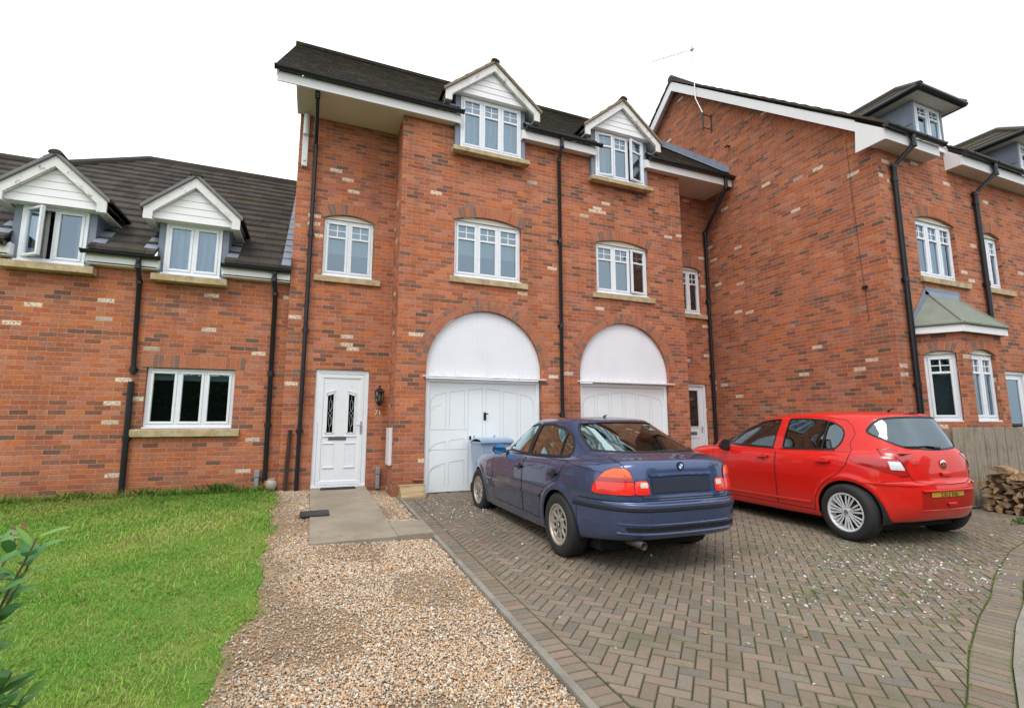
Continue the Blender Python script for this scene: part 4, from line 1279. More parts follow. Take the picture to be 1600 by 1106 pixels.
# front door 71
def front_door():
    x0, x1, z1, y = .05, .985, 2.105, YD+.035
    f = MB()
    f.box(x0, x0+.075, y, y+.07, .0, z1, bev=.006); f.box(x1-.075, x1, y, y+.07, .0, z1, bev=.006); f.box(x0+.075, x1-.075, y+.001, y+.069, z1-.075, z1, bev=.006); f.box(x0, x1, y-.02, y+.07, -.01, .035, bev=.006)
    a, b = x0+.078, x1-.078
    def ring(m, a, b, z0, z1, w, ya, yb_, bev=.008):
        m.box(a, b, ya, yb_, z0, z0+w, bev=bev); m.box(a, b, ya, yb_, z1-w, z1, bev=bev); m.box(a, a+w, ya+.001, yb_, z0+w, z1-w, bev=bev); m.box(b-w, b, ya+.001, yb_, z0+w, z1-w, bev=bev)
    ring(f, a, b, .04, z1-.078, .075, y+.005, y+.06)
    o = f.build('front_door', M['upvc'], main)
    p = MB(); pa, pb = a+.075, b-.075
    yp = y+.022
    gl = [(pa+.075, pa+.175), (pb-.19, pb-.09)]
    zt0, zt1 = .965, 1.665
    # slab with two slots
    holes = []
    for i, (g0, g1_) in enumerate(gl):
        t = [(g0, zt0), (g1_, zt0), (g1_, zt1 - (.0 if i == 0 else .035)), (g0, zt1 - (.035 if i == 0 else 0))]
        holes.append(t)
    wall_sheet(p, rect(pa, pb, .115, z1-.153), holes, (0, yp, 0), (1, 0, 0), (0, 1, 0), .02)
    for i, t in enumerate(holes):
        for q0, q1 in zip(t, t[1:]+t[:1]):
            A = Vector((q0[0], yp-.006, q0[1])); B_ = Vector((q1[0], yp-.006, q1[1])); d = (B_-A)/2
            s = Vector((-d.z, 0, d.x)).normalized()*.010
            p.obox((A+B_)/2 - s*1.2, d + d.normalized()*.018, (0, .008, 0), s)
        g0, g1_ = gl[i]
        p.box(g0-.055, g1_+.055, yp-.020, yp+.002, zt0-.075, zt0-.055, bev=.004)
        sg = 1 if i == 0 else -1
        A = Vector((g0-.03, yp-.006, zt1+.02 + (0 if i == 0 else .045))); B_ = Vector((g1_+.03, yp-.006, zt1+.065 - (0 if i == 0 else .045))); d = (B_-A)/2
        p.obox((A+B_)/2, d, (0, .010, 0), Vector((-d.z, 0, d.x)).normalized()*.008)
        p.box(g0-.05, g1_+.045, yp-.014, yp+.002, .765, .78, bev=.004); p.box(g0-.05, g1_+.045, yp-.018, yp+.002, .335, .355, bev=.004)
        ring(p, g0-.045, g1_+.04, .355, .765, .010, yp-.006, yp+.001, .003)
    p.build('door_panel', M['upvc'], o)
    gm = MB(); lm = MB()
    for i, t in enumerate(holes):
        gm.add([(q[0], yp+.012, q[1]) for q in t], [(0, 1, 2, 3)])
        c = (gl[i][0]+gl[i][1])/2; yy = yp+.009
        def pl(pts, cl=True):
            for q0, q1 in zip(pts, pts[1:]): lm.tube([(q0[0], yy, q0[1]), (q1[0], yy, q1[1])], .0022, 5, caps=False)
        pl([(c, 1.36), (c+.035, 1.315), (c, 1.27), (c-.035, 1.315), (c, 1.36)])
        for zc in (1.46, 1.17):
            pl([(c+.022*math.sin(2*PI*k/20), zc+.1*math.cos(2*PI*k/20)) for k in range(21)])
            pl([(c+.045*math.sin(PI*k/14), zc+.1-.2*k/14) for k in range(15)]); 
        pl([(c, zt0), (c, 1.07)]); pl([(c, 1.56), (c, 1.64)])
    gm.build('pane', M['door_glass'], o); lm.build('leaded_pattern', M['pale_lead'], o)
    l = MB(); l.box(pa+.11, pa+.42, yp-.012, yp+.004, .83, .895, bev=.004); l.box(pa+.125, pa+.405, yp-.018, yp-.008, .842, .883, bev=.003); l.build('letter_box', M['slate'], o)
    h = MB(); hx = b-.035; h.box(hx-.014, hx+.014, y-.006, y+.008, .93, 1.17, bev=.004); h.tube([(hx, y, 1.09), (hx, y-.045, 1.09), (hx-.10, y-.05, 1.092)], .009, 8); h.build('handle', M['metal'], o)
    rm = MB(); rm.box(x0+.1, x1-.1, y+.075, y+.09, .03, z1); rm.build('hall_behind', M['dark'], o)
    o['label'] = 'white front door with two leaded glass slots'
M['door_glass'] = glass_mat('leaded_door_glass', (.25, .35, .30), .10, .03)
M['pale_lead'] = plain('pale_lead_came', (.55, .57, .58), .4)
M['slate'] = plain('grey_slate', (.10, .12, .14), .5)
front_door()

def side_door(parent, x0, x1, z0, z1, y, label):
    f = MB()
    f.box(x0, x0+.07, y, y+.07, z0, z1, bev=.006); f.box(x1-.07, x1, y, y+.07, z0, z1, bev=.006); f.box(x0+.07, x1-.07, y+.001, y+.069, z1-.07, z1, bev=.006)
    a, b = x0+.075, x1-.075; zg0, zg1 = z0+1.13, z1-.17
    wall_sheet(f, rect(a, b, z0+.02, z1-.072), [rect(a+.1, b-.15, zg0, zg1)], (0, y+.03, 0), (1, 0, 0), (0, 1, 0), .02)
    f.box(a+.09, b-.14, y+.014, y+.031, zg0-.02, zg0, bev=.004); f.box(a+.09, b-.14, y+.014, y+.031, zg1, zg1+.02, bev=.004)
    f.box(a+.1, b-.15, y+.018, y+.031, z0+.2, z0+.215); f.box(a+.1, b-.15, y+.018, y+.031, z0+.86, z0+.875)
    f.box(a+.1, a+.115, y+.018, y+.031, z0+.215, z0+.86); f.box(b-.165, b-.15, y+.018, y+.031, z0+.215, z0+.86)
    o = f.build('door', M['upvc'], parent); o['label'] = label
    g = MB(); g.add([(a+.1, y+.045, zg0), (b-.15, y+.045, zg0), (b-.15, y+.045, zg1), (a+.1, y+.045, zg1)], [(0, 1, 2, 3)]); g.build('pane', M['glass'], o)
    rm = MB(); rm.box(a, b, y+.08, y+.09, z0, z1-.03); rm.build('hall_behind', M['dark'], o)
    l = MB(); l.box((a+b)/2-.14, (a+b)/2+.14, y+.012, y+.031, z0+.93, z0+1.0, bev=.004); l.build('letter_box', M['slate'], o)
    h = MB(); hx = b-.06; h.box(hx-.012, hx+.012, y+.018, y+.03, z0+.98, z0+1.15, bev=.003); h.tube([(hx, y+.02, z0+1.08), (hx, y-.02, z0+1.08), (hx-.09, y-.022, z0+1.08)], .008, 8); h.build('handle', M['metal'], o)
    return o
side_door(main, 8.22, 9.13, -.09, 2.09, YD+.04, 'white half glazed door in the recess')

# downpipes of the main house (x, y, z)
downpipe(main, [(-.17, YD-.10+(-.72), 7.10), (-.17, YD-.72-.10, 6.90), (-.17, YD-.055, 6.10) if False else (-.17, YD-.80, 6.87), (-.165, YD-.055, 6.35), (-.165, YD-.055, -.03)], .036, (4.6, 2.8, 1.0))
downpipe(main, [(4.63, YE+.04, 7.10), (4.63, YE+.04, 6.93), (4.655, YB-.05, 6.70), (4.655, YB-.05, -.10)], .037, (4.9, 3.1, 1.3))
downpipe(main, [(9.18, YE+.05, 7.10), (9.18, YE+.05, 6.88), (9.30, YD-.07, 5.95), (9.30, YD-.07, -.08)], .045, (4.0, 2.2, .6), label) if False else downpipe(main, [(9.18, YE+.05, 7.10), (9.18, YE+.05, 6.86), (9.29, YD-.07, 6.02), (9.29, YD-.07, -.08)], .045, (4.2, 2.3, .6))

# white electricity meter box on the side of the bay
m = MB(); m.prism([(8.93, .40), (9.33, .40), (9.33, 1.02), (9.30, 1.05), (8.93, 1.05)], XB0-.055, XB0-.001, 'x'); m.build('meter_box', M['upvc'], main, bevel=.006)
# overflow pipe by the garage
m = MB(); m.tube([(1.72, YB+.02, .16), (1.72, YB-.04, .16), (1.89, YB-.045, .155)], .022, 10); m.build('overflow_pipe', plain('terracotta_pipe', (.30, .12, .07), .7), main)
# white bracket under the left eave
m = MB(); m.box(-.40, -.30, YD-.075, YD-.003, 5.90, 6.96, bev=.01); m.tube([(-.35, YD-.09, 6.93), (-.35, YD-.10, 6.55)], .035, 10); m.tube([(-.35, YD-.09, 6.60), (-.35, YD-.10, 6.50)], .05, 10); m.tube([(-.35, YD-.05, 6.02), (-.35, YD-.10, 6.02)], .03, 10)
m.build('eaves_bracket', M['fascia'], main)
# grey conduit box beside the door
def conduit(x, y, z0, z1, parent, mat=None):
    m = MB(); m.box(x-.035, x+.035, y-.06, y-.002, z0, z1-.12, bev=.008); m.box(x-.042, x+.042, y-.068, y-.002, z1-.12, z1, bev=.008); m.box(x-.028, x+.028, y-.07, y-.055, z0+.05, z1-.16, bev=.004)
    return m.build('conduit_cover', mat or M['grey_plastic'], parent)
conduit(1.20, YD, -.05, .33, main)
# house number on the brickwork
M['number'] = plain('polished_number', (.80, .77, .70), .35, metal=.0)
text_mesh('house_number', '71', .13, .004, M['number'], main, (1.165, YD-.012, 1.285), (PI/2, 0, 0))

# ================================================================== LEFT HOUSE
left = empty('cottage', (0, 0, 0), 0, 'low brick house with brown tiled roof, one of its small dormer windows standing open', 'house')
YL = 9.65
mb = MB()
lw = rect(-2.525, -1.245, 1.05, 2.05)
lw0 = rect(-6.6, -5.3, 1.05, 2.05)
dl1, dl2 = -3.885, -2.005
up = [(-10.5, -.3), (XL+.0, -.3), (XL, 3.80)]
up += [(dl2+.42, 3.80), (dl2+.42, 3.58), (dl2-.42, 3.58), (dl2-.42, 3.80), (dl1+.42, 3.80), (dl1+.42, 3.58), (dl1-.42, 3.58), (dl1-.42, 3.80), (-10.5, 3.80)]
wall_sheet(mb, up, [lw, lw0], (0, YL, 0), (1, 0, 0), (0, 1, 0), .11)
mb.build('wall', M['brick_left'], left)
# soldier course over the ground floor window
m = MB(); x = -2.525 - .07
while x < -1.245 + .07:
    m.box(x+.004, x+.070, YL-.006, YL+.03, 2.058, 2.265); x += .0745
o = m.build('soldier_course', M['voussoir'], left)
m = MB(); m.add([(-2.6, YL-.003, 2.052), (-1.17, YL-.003, 2.052), (-1.17, YL-.003, 2.27), (-2.6, YL-.003, 2.27)], [(0, 1, 2, 3)]); m.build('mortar_bed', M['mortar'], o)
sill_front = -.13
window(left, -2.52, YL+.06, 1.075, 1.27, .97, 3, False, sill=(-.14, 1.40, .125), dress='blind_top', label='ground floor three light window with dark glass', widths=[.335, .33, .335], depth=1.5)
window(left, -6.59, YL+.06, 1.075, 1.27, .97, 3, False, sill=(-.14, 1.40, .125), dress='blind_top', label='ground floor window out at the left')
ZEL, YEL, SL = 3.88, 9.38, .84
r = MB()
hz = [(-10.5, dl1-.5, 0), (dl1-.5, dl1+.5, .52), (dl1+.5, dl2-.5, 0), (dl2-.5, dl2+.5, .52), (dl2+.5, XL, 0)]
polys = []
for a, b, c in hz:
    # high roof to the right of x = -3.9, low roof left of x = -5.1
    if a >= -3.9: polys.append(rectp(a, b, c, 4.2))
    else:
        a2 = a
        if a2 < -5.1: polys.append(rectp(a2, min(b, -5.1), c, 2.98)); a2 = max(a2, -5.1)
        if b > -5.1:
            e = min(b, -3.9)
            hb = lambda x: 2.98 + (x + 5.1)/(1.2)*1.22
            polys.append([(a2, c), (e, c), (e, hb(e)), (a2, hb(a2))])
            if b > -3.9: polys.append(rectp(-3.9, b, c, 4.2))
roof(r, (0, YEL, ZEL), (1, 0, 0), (0, 1, 0), SL, polys, gauge=.315, tw=.33, th=.046, seed=8)
roof(r, (0, YEL+8.4, ZEL), (1, 0, 0), (0, -1, 0), SL, [rectp(-3.9, XL, 0, 4.2)], gauge=.6, tw=.9, seed=9)
# hipped return facing left
r.add([(-3.9, YEL+4.2, ZEL+4.2*SL-.02), (-5.1, YEL+2.98, ZEL+2.98*SL-.02), (-5.1, YEL+5.5, ZEL+2.98*SL-.02)], [(0, 2, 1)])
r.add([(-10.5, YEL+2.98, ZEL+2.98*SL), (-3.9, YEL+2.98, ZEL+2.98*SL), (-3.9, YEL+5.98, ZEL), (-10.5, YEL+5.98, ZEL)], [(3, 2, 1, 0)])
rf = r.build('roof', M['roof_left'], left)
rt = MB()
rt.tube([(-3.9, YEL+4.2, ZEL+4.2*SL+.0), (XL, YEL+4.2, ZEL+4.2*SL)], .10, 10); rt.tube([(-3.9, YEL+4.2, ZEL+4.2*SL), (-5.15, YEL+2.95, ZEL+2.98*SL)], .10, 10); rt.tube([(-5.1, YEL+2.98, ZEL+2.98*SL), (-10.5, YEL+2.98, ZEL+2.98*SL)], .10, 10)
rt.build('ridge_tiles', M['roof_left'], rf)
# flashing up the neighbour's wall
m = MB(); y = YEL+.02
while y < YEL+4.2:
    z = ZEL + (y-YEL)*SL
    m.add([(XL-.004, y, z), (XL-.004, y+.2, z+.2*SL), (XL-.004, y+.2, z+.2*SL+.16), (XL-.004, y, z+.16)], [(0, 3, 2, 1), (0, 1, 2, 3)])
    m.add([(XL-.006, y, z+.045), (XL-.16, y, z+.045), (XL-.16, y+.2, z+.045+.2*SL), (XL-.006, y+.2, z+.045+.2*SL)], [(0, 1, 2, 3), (3, 2, 1, 0)]); y += .2
m.build('lead_flashing', M['lead'], left)
for a, b in ((-10.5, dl1-.47), (dl1+.47, dl2-.47), (dl2+.47, XL-.01)):
    fm = MB()
    fm.box(a, b, YEL+.09, YEL+.115, 3.69, 3.84); fm.box(a, b, YEL+.116, YL, 3.66, 3.675)
    if a > -10: fm.box(a-.012, a+.012, YEL+.092, YL, 3.68, 3.86)
    if b < -1: fm.box(b-.012, b+.012, YEL+.092, YL, 3.68, 3.86)
    fm.build('fascia', M['fascia'], left)
gutter(left, -10.5, dl1-.50, YEL+.03, 3.85); gutter(left, -3.47, -2.42, YEL+.03, 3.85); gutter(left, -1.55, XL-.01, YEL+.03, 3.85)
for cx in (dl1, dl2):
    gable_dormer(left, cx, 9.57, 9.33, 4.50, 3.60, .415, .70, 5.29, 4.66, 4.46, ZEL, SL, YEL, M['roof_left'])
sill_front = -.12
window(left, dl1-.415, 9.57, 3.63, .83, .885, 2, False, sill=(-.16, .99, .12), dress='warm', opened={0: 38}, label='dormer window with one casement wide open', flare=-.01)
window(left, dl2-.415, 9.57, 3.63, .83, .885, 2, False, sill=(-.13, .96, .12), dress='full', label='dormer window, shut', flare=-.01)
downpipe(left, [(-2.72, YEL+.04, 3.80), (-2.72, YEL+.04, 3.66), (-2.73, YL-.05, 3.45), (-2.69, YL-.05, 1.92)], .036, (2.0,))
downpipe(left, [(-2.70, YL-.05, 1.80), (-2.68, YL-.05, .02)], .042, (.9,))
downpipe(left, [(-.72, YEL+.04, 3.80), (-.72, YEL+.04, 3.66), (-.70, YL-.05, 3.45), (-.675, YL-.05, .12)], .040, (2.0, 1.1))
conduit(-.80, YL, 0.0, .34, left)

# ================================================================== RIGHT HOUSE
right = empty('end_house', (0, 0, 0), 0, 'brick house with a long blank gable wall and a canted bay window', 'house')
YF = 5.29
ZR, YR_, SR = 6.42, 4.93, .85              # tile edge, gutter line, slope
RY = 10.32                                 # ridge
zg = lambda y: ZR + (y - YR_)*SR
mb = MB()
wall_sheet(mb, [(YF, -.3), (RY*2-YF, -.3), (RY*2-YF, zg(YF)-.1), (RY, zg(RY)-.1), (YF, zg(YF)-.1)], [], (XR, 0, 0), (0, 1, 0), (1, 0, 0))
wa = headed(10.37, 11.63, 3.85, 4.98, .10); wb = headed(12.57, 13.25, 3.86, 4.96, .09)
wd = rect(12.72, 13.62, -.1, 2.17)
XG0, XG1 = 10.85, 11.60
out = [(XR, -.3), (18.5, -.3), (18.5, 6.22), (15.5, 6.22), (15.5, 6.62), (14.6, 6.62), (14.6, 6.22), (11.62, 6.22), (11.62, 6.62), (10.74, 6.62), (10.74, 6.22), (XR, 6.22)]
wall_sheet(mb, out, [wa, wb, wd], (0, YF, 0), (1, 0, 0), (0, 1, 0), .11)
mb.build('wall', M['brick_right'], right)
r = MB()
roof(r, (0, YR_, ZR), (1, 0, 0), (0, 1, 0), SR, [rectp(XR-.24, 10.68, 0, RY-YR_), rectp(10.68, 11.68, .6, RY-YR_), rectp(11.68, 14.55, 0, RY-YR_), rectp(14.55, 15.55, .6, RY-YR_), rectp(15.55, 18.5, 0, RY-YR_)], gauge=.315, tw=.33, th=.03, seed=12)
roof(r, (0, 2*RY-YR_, ZR), (1, 0, 0), (0, -1, 0), SR, [rectp(XR-.24, 18.5, 0, RY-YR_)], gauge=.315, tw=.33, th=.03, seed=13)
rf = r.build('roof', M['roof_right'], right)
# wavy verge of bedded tiles along the gable
vm = MB()
for sg in (1, -1):
    d = 0
    while d < RY-YR_:
        y0 = YR_ + d; z0 = ZR + d*SR
        e = min(.235, RY-YR_-d)
        P = [(y0, z0-.035), (y0+e, z0+e*SR-.035), (y0+e, z0+e*SR+.0), (y0, z0+.03)]
        if sg < 0: P = [(2*RY-p[0], p[1]) for p in P]
        vm.prism(P, XR-.262, XR-.242, 'x'); d += .235
vm.build('verge', M['roof_right'], rf)
for sg in (1, -1):
    bb = MB()
    P = [(YR_+.07, ZR-.08), (RY, zg(RY)-.055-.02), (RY, zg(RY)-.36), (YF+.19, zg(YF+.19)-.335), (YF+.22, 6.14), (YR_+.07, 6.14)]
    if sg < 0: P = [(2*RY-p[0], p[1]) for p in P]
    bb.prism(P, XR-.235, XR-.205, 'x')
    P = [(YF+.2, zg(YF+.2)-.10), (RY, zg(RY)-.10), (RY, zg(RY)-.13), (YF+.2, zg(YF+.2)-.13)]
    if sg < 0: P = [(2*RY-p[0], p[1]) for p in P]
    bb.prism(P, XR-.205, XR+.01, 'x')
    bb.build('barge_board', M['fascia'], rf)
rt = MB(); rt.tube([(XR-.26, RY, zg(RY)+.0), (18.5, RY, zg(RY))], .11, 10); rt.build('ridge_tiles', M['roof_right'], rf)
for a, b in ((XR-.205, XG0), (XG1, 14.66), (15.45, 18.5)):
    fm = MB(); sm = MB()
    fm.box(a, b, YR_+.075, YR_+.10, 6.16, 6.36)
    sm.box(a, b-.003, YR_+.101, YF+.01, 6.168, 6.18)
    if a > 10: fm.prism([(YR_+.101, 6.165), (YF+.01, 6.165), (YF+.01, 6.62), (YR_+.101, 6.36)], a-.012, a+.012, 'x')
    if b < 18: fm.prism([(YR_+.101, 6.165), (YF+.01, 6.165), (YF+.01, 6.62), (YR_+.101, 6.36)], b-.012, b+.012, 'x')
    fm.build('fascia', M['fascia'], right); sm.build('soffit', M['soffit'], right)
gutter(right, XR-.26, XG0+.05, YR_+.01, 6.40); gutter(right, XG1-.03, 14.70, YR_+.01, 6.40); gutter(right, 15.42, 18.5, YR_+.01, 6.40)

def hip_dormer(cx, label):
    hw = .43; hs = .76; ye0 = 4.99; ze = 7.52; sl = .80
    yb = YR_ + (ze - ZR)/SR
    dm = empty('dormer', (0, 0, 0)); dm.parent = right
    for sg in (-1, 1):
        d = MB(); xo, xi = cx+sg*(hw+.06), cx+sg*(hw+.004)
        d.prism([(YF+.0, 6.50), (yb+.4, 6.50), (yb+.4, ze-.03), (YF+.0, ze-.03)], min(xo, xi), max(xo, xi), 'x')
        d.box(min(xo, xi)-.004, max(xo, xi)+.004, YF-.006, YF+.05, 6.50, ze-.04)
        d.build('cheek', M['lead'], dm)
    m = MB(); m.box(cx-hw-.07, cx-hw-.062, YF+.02, yb+.1, 6.98, 6.99); m.build('lead_seam', M['slate'], dm)
    s = MB(); s.box(cx-hs+.04, cx+hs-.04, ye0+.06, yb+.3, ze-.05, ze-.035); s.build('dormer_soffit', M['soffit'], dm)
    f = MB(); f.box(cx-hs+.03, cx+hs-.03, ye0+.04, ye0+.06, ze-.055, ze+.02)
    for sg in (-1, 1): f.box(cx+sg*(hs-.04)-.01, cx+sg*(hs-.04)+.01, ye0+.061, yb+.2, ze-.055, ze+.02)
    f.build('dormer_fascia', M['slate'], dm)
    g = MB()
    g.tube([(cx-hs-.0, ye0, ze), (cx+hs+.0, ye0, ze)], .05, 10)
    for sg in (-1, 1): g.tube([(cx+sg*hs, ye0, ze), (cx+sg*hs, yb+.05, ze)], .05, 10)
    g.build('dormer_gutter', M['black'], dm)
    r = MB()
    yr = YR_ + (ze + hs*sl - ZR)/SR
    roof(r, (cx-hs, ye0, ze), (1, 0, 0), (0, 1, 0), sl, [[(0, 0), (2*hs, 0), (hs, hs)]], gauge=.27, tw=.3, seed=31)
    for sg in (-1, 1):
        roof(r, (cx+sg*hs, ye0, ze), (0, 1, 0), (-sg, 0, 0), sl, [[(0, 0), (yb-ye0+.1, 0), (yr-ye0+.1, hs), (hs, hs)]], gauge=.27, tw=.3, seed=32+sg, half=False)
    r.build('dormer_roof', M['roof_right'], dm)
    h = MB(); h.tube([(cx, ye0+hs, ze+hs*sl+.01), (cx, yr, ze+hs*sl+.01)], .07, 8)
    for sg in (-1, 1): h.tube([(cx, ye0+hs, ze+hs*sl+.01), (cx+sg*hs, ye0, ze+.02)], .065, 8)
    h.build('ridge_tiles', M['roof_right'], dm)
    window(right, cx-hw, YF+.0, 6.66, 2*hw, .80, 2, dress='net', board=True, label=label, flare=-.01)
    m = MB(); m.box(cx-hw-.10, cx+hw+.10, YF-.03, YF-.005, 6.53, 6.645); m.build('apron_board', M['fascia'], right)
sill_front = -.06
hip_dormer(11.19, 'small two light window in the first hipped dormer')
hip_dormer(15.05, 'small window in the second hipped dormer')
sill_front = -.125
wall_window(10.37, 11.63, 3.85, 4.98, YF, 3, 'full', .10, (-.05, 1.52, .12), 'first floor three light window over the bay', house=right)
wall_window(12.57, 13.25, 3.86, 4.96, YF, 2, 'net', .09, (-.07, .95, .12), 'first floor two light window', house=right)
side_door(right, 12.72, 13.62, -.1, 2.17, YF+.04, 'white half glazed front door')
downpipe(right, [(9.93, YR_+.02, 6.36), (9.93, YR_+.02, 6.16), (9.79, YF-.06, 5.85), (9.80, YF-.06, -.15)], .045, (5.6, 3.7, 1.8))
downpipe(right, [(12.62, YR_+.02, 6.36), (12.62, YR_+.02, 6.14), (12.42, YF-.06, 5.80), (12.43, YF-.06, 3.05), (12.43, YF-.06, -.15)], .045, (5.6, 3.9))
# bay window
B0, B1, B2, B3 = (9.98, YF), (10.33, 4.80), (11.60, 4.80), (11.95, YF)
bw = MB()
def facet(p, q, hole):
    p = Vector((p[0], p[1], 0)); q = Vector((q[0], q[1], 0)); L = (q-p).length; U_ = (q-p)/L; D = Vector((-U_.y, U_.x, 0))
    wall_sheet(bw, rect(0, L, -.25, 2.74), [hole] if hole else [], p, U_, D, .1)
    return L, math.atan2(U_.y, U_.x)
L1 = math.dist(B0, B1)
fh = headed(.085, .085+.44, 1.16, 2.34, .055)
_, ang1 = facet(B0, B1, fh)
fw = headed(.25, 1.02, 1.16, 2.34, .09)
_, _a = facet(B1, B2, fw)
_, ang3 = facet(B2, B3, fh)
bay = bw.build('bay_wall', M['brick_right'], right)
for (P, ang, x0, x1, n, rise) in ((B0, ang1, .085, .525, 1, .055), (B1, 0, .25, 1.02, 2, .09), (B2, ang3, .085, .525, 1, .055)):
    c, s = math.cos(ang), math.sin(ang)
    lx, ly = x0+.004, .06
    wx = P[0] + c*lx - s*ly; wy = P[1] + s*lx + c*ly
    window(right, wx, wy, 1.185, x1-x0-.008, 1.15, n, rz=ang, dress='dark' if n == 1 else 'warm', transom=.74, depth=.45, label='tall narrow window in the left facet of the bay' if P is B0 else None)
    head_panel(right, x0+.004, x1-.004, 2.34, rise-.004, .045, loc=(P[0], P[1], 0), rz=ang)
    pts, R, cx, cz, a = seg_arc(x0, x1, 2.34, rise)
    voussoirs(right, 0, cx, cz, R, a*1.15, .16, loc=(P[0], P[1], 0), rz=ang)
# lead/felt bay roof
E = [(9.86, YF-.004), (10.27, 4.70), (11.66, 4.70), (12.07, YF-.004)]
T0, T1 = (10.53, YF-.004, 3.50), (11.40, YF-.004, 3.50)
rb2 = MB(); ze = 2.86
rb2.add([(*E[0], ze), (*E[1], ze), T0], [(0, 1, 2)]); rb2.add([(*E[1], ze), (*E[2], ze), T1, T0], [(0, 1, 2, 3)]); rb2.add([(*E[2], ze), (*E[3], ze), T1], [(0, 1, 2)])
M['bay_roof'] = plain('weathered_grey_roofing', (.20, .22, .18), .75, var=.3, vscale=5, bump=.15, bscale=30)
br = rb2.build('bay_roof', M['bay_roof'], right)
t = MB(); rr = .022
t.tube([(*E[1], ze), T0], rr, 8); t.tube([(*E[2], ze), T1], rr, 8)
for a, b in zip(E, E[1:]): t.tube([(*a, ze-.01), (*b, ze-.01)], .03, 8)
t.build('roll_edges', M['bay_roof'], br)
t = MB(); t.add([(T0[0]-.12, YF-.012, 3.49), (T1[0]+.12, YF-.012, 3.49), (T1[0]+.1, YF-.012, 3.64), (T0[0]-.1, YF-.012, 3.64)], [(0, 1, 2, 3)])
t.add([(E[0][0]-.03, YF-.012, 2.9), (E[0][0]+.12, YF-.012, 2.9), (T0[0]+.03, YF-.012, 3.49), (T0[0]-.13, YF-.012, 3.60)], [(0, 1, 2, 3)])
t.add([(T0[0]-.02, YF-.06, 3.42), (T1[0]+.02, YF-.06, 3.42), (T1[0]+.04, YF-.013, 3.56), (T0[0]-.04, YF-.013, 3.56)], [(0, 1, 2, 3)])
t.build('lead_flashing', M['lead'], br)
t = MB()
for a, b in zip(E, E[1:]):
    A = Vector((*a, 0)); B_ = Vector((*b, 0)); U_ = (B_-A).normalized(); D = Vector((-U_.y, U_.x, 0))
    P = [A + D*.01, B_ + D*.01, B_ + D*.035, A + D*.035]
    t.add([(p.x, p.y, 2.70) for p in P] + [(p.x, p.y, 2.85) for p in P], [(0,3,2,1),(4,5,6,7),(0,1,5,4),(1,2,6,5),(2,3,7,6),(3,0,4,7)])
t.add([(E[0][0], E[0][1], 2.715), (E[1][0], E[1][1]+.03, 2.715), (E[2][0], E[2][1]+.03, 2.715), (E[3][0], E[3][1], 2.715)], [(3, 2, 1, 0), (0, 1, 2, 3)])
t.build('bay_fascia', M['fascia'], br)
# flashing where the main roof meets the side wall, aerial cable, small alarm stub
lead_steps(main, XR, YE+.15, ZE+.15*ES+.02, ES, 13.0)
m = MB(); m.tube([(XR-.012, 5.80, 6.62), (XR-.012, 5.78, 5.4), (XR-.012, 5.74, 4.2), (XR-.012, 5.72, 3.62), (XR-.012, 5.70, 3.02), (XR-.012, 5.74, 2.98)], .0032, 6); m.box(XR-.03, XR-.002, 5.67, 5.76, 3.60, 3.66)
m.build('cable', M['black'], right)
m = MB(); m.tube([(XR, 8.60, 8.02), (XR-.10, 8.60, 8.02), (XR-.13, 8.60, 7.97)], .03, 8); m.build('overflow_pipe', plain('brown_overflow', (.12, .035, .02), .6), right)
# ================================================================== CAR KIT
def smooth_tab(tab, x):
    """piecewise cosine-free monotone interpolation of (x, z) pairs"""
    if x <= tab[0][0]: return tab[0][1]
    for k in range(len(tab)-1):
        (a, va), (b, vb) = tab[k], tab[k+1]
        if x <= b:
            h = b-a; t = (x-a)/h
            def sl(i):
                if i <= 0 or i >= len(tab)-1:
                    j = min(max(i, 0), len(tab)-1); j0, j1 = (j, j+1) if j == 0 else (j-1, j)
                    return (tab[j1][1]-tab[j0][1])/(tab[j1][0]-tab[j0][0])
                d0 = (tab[i][1]-tab[i-1][1])/(tab[i][0]-tab[i-1][0]); d1 = (tab[i+1][1]-tab[i][1])/(tab[i+1][0]-tab[i][0])
                return 0 if d0*d1 <= 0 else 2*d0*d1/(d0+d1)
            m0, m1 = sl(k)*h, sl(k+1)*h; t2 = t*t; t3 = t2*t
            return (2*t3-3*t2+1)*va + (t3-2*t2+t)*m0 + (-2*t3+3*t2)*vb + (t3-t2)*m1
    return tab[-1][1]

